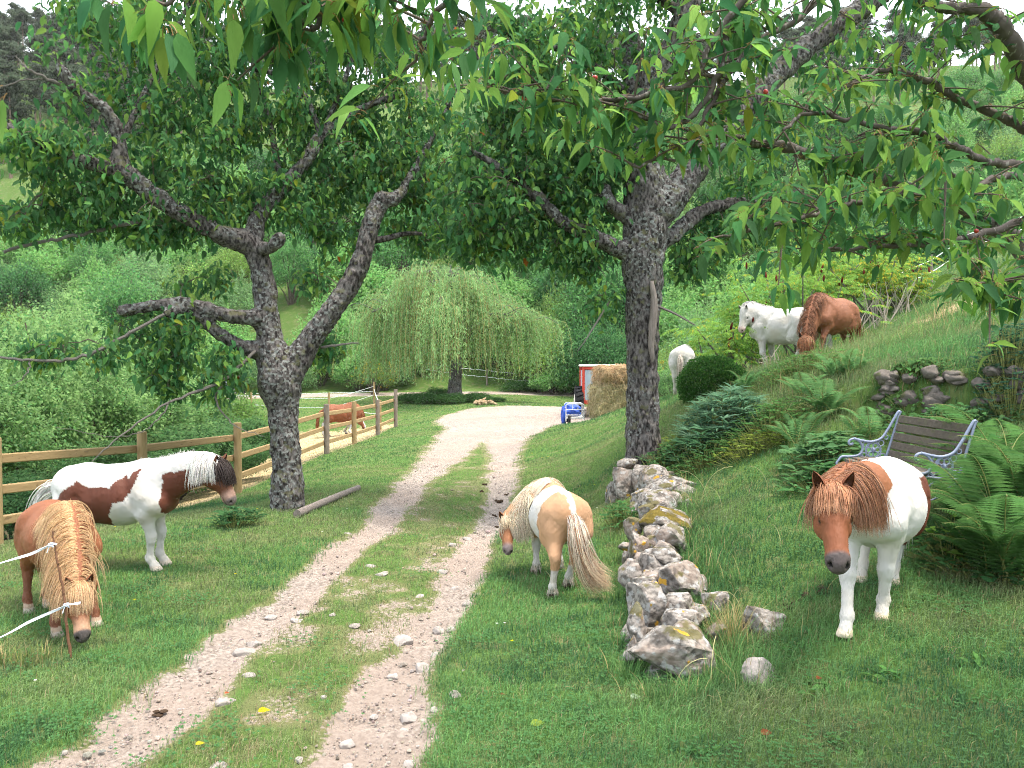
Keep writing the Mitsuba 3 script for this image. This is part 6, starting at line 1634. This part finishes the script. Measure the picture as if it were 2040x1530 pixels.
# bent seed stalks, dry stems, petals
q = []
for px, py, Y, h in [(1412, 1040, 9, .5), (1400, 1010, 9.2, .55), (1440, 1060, 8.6, .3), (1532, 1010, 8.8, .35), (1470, 1290, 5.7, .42), (1490, 1250, 5.75, .5), (1385, 1140, 7.2, .35), (1560, 1110, 7, .3), (1100, 1030 + 60, 7.6, .2), (1348, 1330, 5.05, .3), (1420, 1360, 5, .4)]:
    c = np.array([X(px, Y), Y, gz(X(px, Y), Y)]); d = r6.normal(size=3) * [.35, .2, 0]; q.append(c + np.linspace(0, 1, 8)[:, None] * [0, 0, h] + d * h * (np.linspace(0, 1, 8) ** 2)[:, None] - np.array([0, 0, .25 * h]) * (np.linspace(0, 1, 8) ** 4)[:, None])
put('seed_stalks', strands_mesh(np.array(q), np.full((len(q), 8), .0022)), mat('seed_stalk', (.45, .42, .22), .8, .1)); labels['seed_stalks'] = {'label': 'thin pale grass stalks standing above the lawn by the wall', 'category': 'grass', 'kind': 'stuff'}


def petals(name, label, pts, col, s, per=5, lift=.02):
    pts = np.array(pts); n = len(pts) * per; b = np.repeat(np.c_[pts, ground(pts[:, 0], pts[:, 1]) + lift], per, 0); a = np.tile(np.arange(per) * 2 * np.pi / per, len(pts))
    ax = np.stack([np.cos(a), np.sin(a), .5 + 0 * a], -1); m, c = leaves(b, ax, np.tile([0, 0, 1.0], (n, 1)), np.full(n, s), np.full(n, s * .9), np.zeros(n), tint(col, n, .08, .03, r6), 1, .1)
    put(name, m, M_LEAF, color=c); labels[name] = {'label': label, 'category': 'flowers', 'kind': 'stuff'}


fp = [[X(px, flat(px, py)[0]), flat(px, py)[0]] for px, py in [(1080, 930), (1092, 928), (1130, 905), (1120, 922), (1150, 940), (1135, 895), (1185, 990), (1060, 915), (1175, 1050), (120, 1060), (225, 1060), (465, 1160), (510, 1025), (520, 1032), (480, 1045), (262, 1215), (700, 960), (1020, 1300)]]
petals('buttercups', 'tiny yellow buttercups scattered in the grass', fp, [.75, .60, .02], .016, lift=.07)
fp = [[X(px, flat(px, py)[0]), flat(px, py)[0]] for px, py in [(1190, 1030), (990, 1257), (1005, 1256), (640, 1070), (690, 1020), (360, 1125), (60, 1380), (640, 890)]]
petals('daisies', 'tiny white daisies scattered in the grass', fp, [.8, .8, .78], .014, lift=.06)
cp = []
for i in range(150):
    Y = math.exp(r6.uniform(math.log(4), math.log(10))); x = r6.uniform(-.62, .62) * Y
    if bare(x, Y) > .3: continue
    k_ = int(r6.integers(15, 60)); cp.append(np.c_[x + r6.normal(size=k_) * .13, Y + r6.normal(size=k_) * .10])
petals('clover', 'patches of small round clover leaves in the lawn', np.vstack(cp), [.11, .25, .095], .017, 3, .045)
# fallen leaves: yellow, red brown, pale
for i, (px, py, col, lab, L) in enumerate([(507, 1421, [.75, .58, .03], 'bright yellow fallen leaf on the grass between the ruts', .075), (380, 1490, [.62, .55, .05], 'small yellow fallen leaf near the bottom of the middle strip', .05), (1058, 1457, [.32, .40, .06], 'yellow green fallen leaf on the lawn near the bottom edge', .09), (1522, 1468, [.30, .10, .05], 'curled red brown leaf on the front lawn', .08), (1632, 1392, [.33, .10, .05], 'reddish leaf lying right of the pale angular stone', .05), (1258, 1378, [.55, .66, .5], 'pale upturned leaf at the foot of the front wall stone', .08),
                                           (995, 1395, [.28, .12, .06], 'small brown leaf left of the front lawn', .04), (1600, 1310, [.12, .30, .12], 'broad green weed leaf right of the loose stone', .13), (440, 1385, [.5, .12, .05], 'tiny orange leaf by the near left rut', .03)]):
    Y = flat(px, py)[0] if px < 1100 else flat(px, py)[0] * .955; x = X(px, Y); m, c = leaves(np.array([[x, Y, gz(x, Y) + .03]]), np.array([[.8, .35, .12]]), np.array([[0, -.45, 1.0]]), np.array([L]), np.array([L * .6]), np.array([.25]), np.array([col]), 3, .15)
    solo('fallen_leaf', lab, 'leaf', m, M_LEAF, color=c, smooth=True)

# ---------------------------------------------------------------- plants of the bank
r7 = np.random.default_rng(77)


def frond(base, d, L, n=22, width=.26, r=r7, rise=1.0):
    """One fern frond: a curved rib with rows of toothed pinnae. Returns arrays for leaves and the rib."""
    u = np.linspace(0, 1, n + 4); d = nrm(d)
    hor = nrm(np.array([d[0], d[1], 0])); P = base + np.outer(u, hor) * L * .50 * 1.0 + np.outer(u * (1.75 - .95 * u) * rise, [0, 0, L * .95]) + np.outer(u ** 2, hor) * L * .25
    t = nrm(np.gradient(P, axis=0)); side = nrm(np.cross(t, [0, 0, 1.0])); up = np.cross(side, t)
    B, A, N, LL = [], [], [], []
    for i in range(3, len(u)):
        w = width * L * np.sin(np.pi * np.clip(.18 + .82 * u[i], 0, 1)) ** .8
        for s in (1, -1):
            B.append(P[i]); A.append(side[i] * s + t[i] * .42 - up[i] * .10); N.append(up[i] + r.normal(size=3) * .08); LL.append(max(w, .012))
    B.append(P[-1]); A.append(t[-1]); N.append(up[-1]); LL.append(.03)
    return np.array(B), np.array(A), np.array(N), np.array(LL), P


def fern(px, py, Y, n, L, label, col, group=None, spread=1.0, lean=(0, 0), pinnules=False):
    c = at(px, py, Y); c[2] = gz(c[0], c[1])
    k = thing('fern', label, 'fern', group); B, A, N, LL, ribs, cc = [], [], [], [], [], []
    for i in range(n):
        a = i * 2.4 + r7.uniform(-.3, .3); d = np.array([np.cos(a), np.sin(a), 0]) * spread + [lean[0], lean[1], 0]
        f = frond(c + r7.normal(size=3) * [.05, .05, 0], d, L * r7.uniform(.65, 1.1), 30 if pinnules else 20, rise=r7.uniform(.7, 1.25) if pinnules else r7.uniform(.6, 1.15))
        tone = r7.uniform(.75, 1.25)
        if False:   # every pinna feathered again
            for b, a_, n_, l_ in zip(*f[:4]):
                a_ = nrm(a_); m_ = 9; uu = np.linspace(.08, 1, m_); s_ = nrm(np.cross(a_, n_))
                for sg in (1, -1): B.append(b + a_ * l_ * uu[:, None]); A.append(np.tile(s_ * sg + a_ * .6, (m_, 1))); N.append(np.tile(n_, (m_, 1))); LL.append(l_ * .24 * (1.05 - uu * .85))
                cc.append(tint(np.asarray(col) * tone, 2 * m_, .08, .05, r7))
        else:
            B.append(f[0]); A.append(f[1]); N.append(f[2]); LL.append(f[3]); cc.append(tint(np.asarray(col) * tone, len(f[0]), .1, .05, r7))
        ribs.append(f[4])
    B, A, N, LL = np.vstack(B), np.vstack(A), np.vstack(N), np.concatenate(LL)
    m, cl = leaves(B, A, N, LL, LL * (.155 if pinnules else .2), LL * 0 + .18, np.vstack(cc)[:len(B)], 1, .1)
    part(k, 'fronds', m, M_LEAF, color=cl, kind='stuff', label='feathered green fronds')
    for q in ribs: part(k, 'rib', tube(q, np.linspace(.006, .0015, len(q)), 4, False), 'mat_rib')
    return k


mat('rib', (.20, .22, .07), .6, .3)
FC, FC2 = [.095, .21, .062], [.13, .27, .10]
for px, py, Y, n, L, lab, lean in [(1995, 1020, 6.4, 20, .86, 'big dark green fern at the right edge in front of the bench', (-.35, -.1)), (1965, 1030, 6.0, 14, .60, 'large fern hiding the right end of the bench', (-.3, -.2)), (2060, 985, 6.7, 18, .95, 'tall fern cut by the right picture edge beyond the big one', (-.4, 0)), (2000, 1060, 5.9, 12, .8, 'low spreading fern at the right edge below the bench', (-.35, -.3)), (2010, 930, 7.2, 15, .95, 'fern high on the bank at the right edge under the retaining wall', (-.5, -.2))]:
    fern(px, py, Y, n, L, lab, FC, None, 1.0, lean, True)
for px, py, Y, n, L, lab in [(1640, 865, 10.4, 12, .62, 'bright upright fern growing from the bank left of the bench'), (1600, 835, 11.1, 9, .48, 'pale fern on the bank under the chestnut horse'), (1660, 808, 11.3, 9, .52, 'tall fern at the top of the bank left of the retaining wall'), (1590, 905, 9.9, 9, .5, 'low fern with yellowish fronds on the bank left of the bench'), (1485, 800, 12.5, 8, .45, 'fern right of the clipped round bush'), (1700, 785, 11.1, 8, .42, 'small fern at the left end of the retaining wall'), (1720, 880, 9.6, 8, .5, 'dark fern just behind the left arm of the bench')]:
    fern(px, py, Y, n, L, lab, FC2, None, 1.0, (-.1, -.35), False)

# the clipped round bush
kx = thing('box_bush', 'dense dark green clipped round bush on the bank under the white horse', 'bush')
c0 = at(1415, 762, 13.6); n = 26000; d = rand_dirs(n, r7); rad = r7.random(n) ** .18
sh = 1 + .34 * (meshkit.fbm(d * 2.4 + 3, 3, 2) - .5) + .10 * (meshkit.noise(d * 9, 3) - .5)
b = c0 + d * (rad * sh)[:, None] * [.53, .52, .47] + [0, 0, -.03]
b2 = at(1455, 765, 13.3) + rand_dirs(8000, r7) * (r7.random((8000, 1)) ** .25) * [.30, .32, .33]
b = np.vstack([b, b2]); b = b[b[:, 2] > ground(b[:, 0], b[:, 1])]; n = len(b); o = nrm(b - c0)
col = tint([.055, .15, .035], n, .22, .06, r7); col = np.where((r7.random(n) < .22)[:, None] & (o[:, 2] > -.1)[:, None], tint([.12, .24, .05], n, .12, .05, r7), col)
m, c = leaves(b, nrm(o + r7.normal(size=(n, 3)) * .7), nrm(o + [0, 0, .5] + r7.normal(size=(n, 3)) * .5), r7.uniform(.022, .045, n), r7.uniform(.013, .022, n), np.full(n, .1), col, 0, .15)
part(kx, 'foliage', m, M_LEAF, color=c, kind='stuff', label='tiny dark leaves'); part(kx, 'stem', tube(np.array([[c0[0], c0[1], gz(c0[0], c0[1]) - .1], c0]), [.07, .04], 7), M_TWIG)


def leafy(name, label, px, py, Y, rx, ry, h, n, leaf, asp, col, per=1, palmate=0, group=None, cat='plant', droop=.35, nst=2, flat_=.5, tilt=.55):
    """A low leafy plant covering an ellipse on the ground."""
    k = thing(name, label, cat, group); c = at(px, py, Y); q = rand_dirs(n, r7)[:, :2] * (r7.random((n, 1)) ** .5); x, y = c[0] + q[:, 0] * rx, c[1] + q[:, 1] * ry; z = ground(x, y)
    hh = h * (1 - .6 * (q ** 2).sum(1)) * r7.uniform(.35, 1.1, n); top = np.stack([x + q[:, 0] * .12, y + q[:, 1] * .12, z + hh], -1); foot = np.stack([x * .6 + c[0] * .4, y * .6 + c[1] * .4, z - .03], -1)
    kk = max(1, palmate or per); a = r7.uniform(0, 2 * np.pi, (n, 1)) + (np.arange(kk)[None] * (2 * np.pi / kk if palmate == 0 else .62) - (kk - 1) * (.31 if palmate else 0))
    if palmate: a = a * 0 + np.arctan2(q[:, 1], q[:, 0])[:, None] + r7.normal(size=(n, 1)) * .9 + (np.arange(kk)[None] - (kk - 1) / 2) * .48
    ax = np.stack([np.cos(a), np.sin(a), np.full(a.shape, flat_) + r7.normal(size=a.shape) * .2], -1).reshape(-1, 3); b = np.repeat(top, kk, 0); m_ = len(b)
    L = leaf * r7.uniform(.6, 1.2, m_); cc = np.repeat(tint(col, n, .18, .06, r7), kk, 0) * (1 + .07 * r7.normal(size=(m_, 1)))
    m, cl = leaves(b, ax, np.tile([0, 0, 1.0], (m_, 1)) + r7.normal(size=(m_, 3)) * tilt * .5, L, L * asp, np.full(m_, droop), np.clip(cc, .01, .6), nst, .15)
    part(k, 'foliage', m, M_LEAF, color=cl, smooth=True, kind='stuff', label='leaves of the plant')
    u = np.linspace(0, 1, 4)[None, :, None]; part(k, 'stems', strands_mesh(foot[:, None] * (1 - u) + top[:, None] * u, np.full((n, 4), .004)), 'mat_rib', kind='stuff', label='thin stems')
    return k


leafy('hellebore', 'blue green plant with narrow fingered leaves in front of the clipped round bush', 1432, 845, 11.2, .46, .4, .55, 240, .20, .13, [.145, .28, .17], palmate=8, flat_=.55)
leafy('hellebore', 'darker fingered plant left below the blue green one', 1388, 872, 10.9, .28, .3, .38, 90, .16, .14, [.10, .22, .11], palmate=7)
leafy('broad_leaf_plant', 'clump of big oval green leaves left of the bench', 1655, 890, 9.0, .42, .45, .38, 260, .17, .42, [.12, .25, .105], per=2, nst=3, droop=.4)
leafy('broad_leaf_plant', 'low dark leaves at the foot of the bench left of its front legs', 1640, 930, 8.5, .35, .25, .22, 120, .12, .5, [.095, .22, .08], per=2)
leafy('nettle_patch', 'nettle like weeds round the foot of the right cherry trunk', 1325, 905, 11.0, .34, .26, .34, 170, .08, .4, [.085, .20, .075], per=3)
leafy('nettle_patch', 'leafy weeds growing at the left foot of the stone wall', 1232, 1020, 9.4, .14, .3, .26, 80, .07, .45, [.085, .20, .07], per=3)
leafy('weed_patch', 'yellowish green small leaved weeds below the fingered plant', 1500, 905, 10.2, .42, .22, .22, 240, .045, .5, [.22, .29, .06], per=4)
leafy('weed_patch', 'yellowish weeds right of the right cherry trunk', 1345, 875, 11.4, .2, .2, .25, 110, .045, .5, [.21, .28, .06], per=4)
leafy('weed_patch', 'dark green weeds on the bank above the grass beside the right trunk', 1410, 905, 10.6, .5, .28, .26, 260, .07, .42, [.085, .19, .06], per=3)
leafy('weed_patch', 'dense green weeds in the middle of the bank left of the ferns', 1540, 865, 10.5, .55, .4, .32, 330, .075, .40, [.09, .20, .06], per=3)
leafy('weed_patch', 'tall green weeds along the top of the bank left of the retaining wall', 1600, 790, 12.2, .8, .35, .34, 330, .075, .35, [.11, .23, .065], per=3)
leafy('ivy_patch', 'ivy and creepers hanging over the left part of the retaining wall', 1815, 775, 10.1, .5, .25, .16, 260, .07, .7, [.10, .21, .07], per=2, flat_=-.3)
leafy('ivy_patch', 'creepers growing between bench back and retaining wall', 1870, 850, 9.3, .55, .3, .30, 330, .08, .65, [.09, .205, .075], per=2)
leafy('ivy_patch', 'creepers over the right part of the retaining wall', 1960, 805, 9.3, .45, .25, .2, 220, .07, .6, [.095, .20, .07], per=2, flat_=-.2)
leafy('dark_shrub', 'small dark blue green shrub at the right edge above the retaining wall', 2015, 770, 9.3, .36, .3, .5, 330, .07, .45, [.055, .13, .075], per=3, cat='bush')
leafy('weed_patch', 'young bright green shoots below the ferns right of the fat pony', 1893, 1010, 6.2, .10, .10, .38, 26, .06, .75, [.22, .38, .07], per=2)
leafy('weed_patch', 'shady ground plants under the ferns right of the bench', 1950, 1040, 6.3, .5, .5, .28, 300, .08, .45, [.06, .15, .05], per=3)
leafy('thistle', 'dark jagged weed on the lawn under the head of the pinto', 470, 1020, 10.2, .22, .15, .22, 50, .12, .3, [.075, .17, .07], per=4)
leafy('thistle', 'dark weed standing alone between the pinto and the left cherry trunk', 465, 1035, 10.0, .08, .08, .26, 22, .10, .3, [.07, .17, .07], per=4)
for i, (px, py) in enumerate([(1650, 1400), (1590, 1330), (1770, 1400), (1880, 1440), (1690, 1490), (1960, 1390), (1440, 1480), (1840, 1290)]):
    leafy('lawn_weed', 'low rosette of broad leaves in the front lawn', px, py, flat(px, py)[0] * .95, .05, .05, .03, 9, .07, .45, [.12, .27, .08], per=2, group='rosette weeds in the front lawn', flat_=.15)

# sumac bushes with red cones
mat('sumac_cone', (.10, .016, .012), .85, .1); mat('dead_wood', (.33, .29, .25), .9, .1)


def sumac(label, px, py, Y, rx, h, nf, seed):
    r = np.random.default_rng(seed); k = thing('sumac_bush', label, 'bush'); c = at(px, py, Y); c[2] = gz(c[0], c[1]); B, A, N, LL, tips = [], [], [], [], []
    for i in range(9):
        a = r.uniform(0, 6.28); e = c + np.array([np.cos(a) * rx * r.uniform(.2, 1), np.sin(a) * rx * .8 * r.random(), h * r.uniform(.5, 1)])
        q = spline([c + r.normal(size=3) * [.15, .15, 0], (c + e) / 2 + r.normal(size=3) * .12, e], 8); part(k, 'stem', tube(q, np.linspace(.03, .012, 8), 6, False), M_TWIG2); tips += [e, q[5]]
    for i in range(nf):
        b = tips[r.integers(len(tips))] + r.normal(size=3) * [rx * .28, rx * .28, h * .14]; a = r.uniform(0, 6.28); d = np.array([np.cos(a), np.sin(a), r.uniform(-.1, .5)]); L = r.uniform(.35, .6)
        u = np.linspace(.15, 1, 9); P = b + np.outer(u, nrm(d)) * L - np.outer(u ** 2, [0, 0, L * .45]); t = nrm(np.gradient(P, axis=0)); s = nrm(np.cross(t, [0, 0, 1.0]))
        for sg in (1, -1): B.append(P); A.append(s * sg + t * .5 + [0, 0, -.25]); N.append(np.tile([0, 0, 1.0], (9, 1)) + r.normal(size=(9, 3)) * .25); LL.append(np.full(9, .14) * np.sin(np.pi * (.2 + .7 * u)))
    B, A, N, LL = np.vstack(B), np.vstack(A), np.vstack(N), np.concatenate(LL); cc = tint([.20, .36, .075], len(B), .16, .07, r)
    yl = r.random(len(B)) < (.25 if seed in (3, 4) else .05); cc = np.where(yl[:, None], tint([.45, .42, .06], len(B), .1, .05, r), cc)
    m, cl = leaves(B, A, N, LL, LL * .32, LL * 0 + .3, cc, 1, .15); part(k, 'foliage', m, M_LEAF, color=cl, kind='stuff', label='feathery bright green leaves')
    for i in range(8):
        b = tips[r.integers(len(tips))] + r.normal(size=3) * [rx * .3, rx * .3, h * .12] + [0, -rx * .2, .08]; g = trimesh.creation.icosphere(2, 1.0); v = np.array(g.vertices); v *= (1 + .3 * (meshkit.noise(v * 5, i) - .5))[:, None]; v = v * [.03, .03, .085]; v[:, :2] *= (1.1 - .5 * (v[:, 2:] + .11) / .22)
        g.vertices = v @ trimesh.transformations.rotation_matrix(r.uniform(-.6, .6), [1, r.uniform(-1, 1), 0])[:3, :3].T + b; part(k, 'cone', g, 'mat_sumac_cone', smooth=True)


sumac('sumac bush with dark red cones in front of the white horse head', 1455, 720, 17.8, .75, 1.15, 130, 1); sumac('tall sumac bush with red cones behind the two horses on the bank', 1590, 640, 20.5, 1.5, 2.3, 330, 2); sumac('sumac bush with yellowing leaves right of the chestnut horse', 1730, 630, 22.0, 1.2, 1.7, 230, 3); sumac('sumac bush with yellow leaves beside the white electric rope', 1790, 610, 22.6, .9, 1.3, 150, 4); sumac('leafy sumac bush behind the white horse rump', 1510, 680, 20.5, 1.0, 1.8, 220, 5); sumac('sumac bush high behind the chestnut horse', 1650, 590, 23.5, 1.5, 2.0, 260, 6)
for i, (px, py, Y) in enumerate([(1705, 690, 20), (1745, 660, 20.5), (1770, 690, 20.5), (1800, 640, 21.5), (1530, 760, 16), (1390, 745, 19)]):
    c = at(px, py, Y); c[2] = gz(c[0], c[1]); k = thing('dead_brush', 'bare grey dead stems ' + ['right of the chestnut horse', 'before the yellowing sumac', 'standing in the slope grass right of the horses', 'under the rope fence on the slope', 'at the feet of the white horse', 'between the cream pony and the white horse'][i], 'dead stems')
    for j in range(11): e = c + np.array([r7.uniform(-.6, .6), r7.uniform(-.3, .3), r7.uniform(.35, 1.15)]) * (.5 if i > 3 else 1); part(k, 'stem', tube(spline([c + r7.normal(size=3) * [.12, .1, 0], (c + e) / 2 + r7.normal(size=3) * .06, e], 6), np.linspace(.015, .005, 6), 5, False), 'mat_dead_wood')

# ---------------------------------------------------------------- the air
AIR0 = float(_Z.min()) - 1
scene['air'] = {'type': 'homogeneous', 'albedo': {'type': 'rgb', 'value': [.95, .955, .96]}, 'sigma_t': 0.0002}
labels['haze'] = {'label': 'faint summer haze in the valley', 'category': 'haze', 'kind': 'stuff'}
scene['haze'] = {'type': 'cube', 'bsdf': {'type': 'null'}, 'interior': {'type': 'ref', 'id': 'air'}, 'to_world': T().translate([20, 200, .5 * (AIR0 + 135)]).scale([420, 300, .5 * (135 - AIR0)])}
scene['camera']['medium'] = {'type': 'ref', 'id': 'air'}
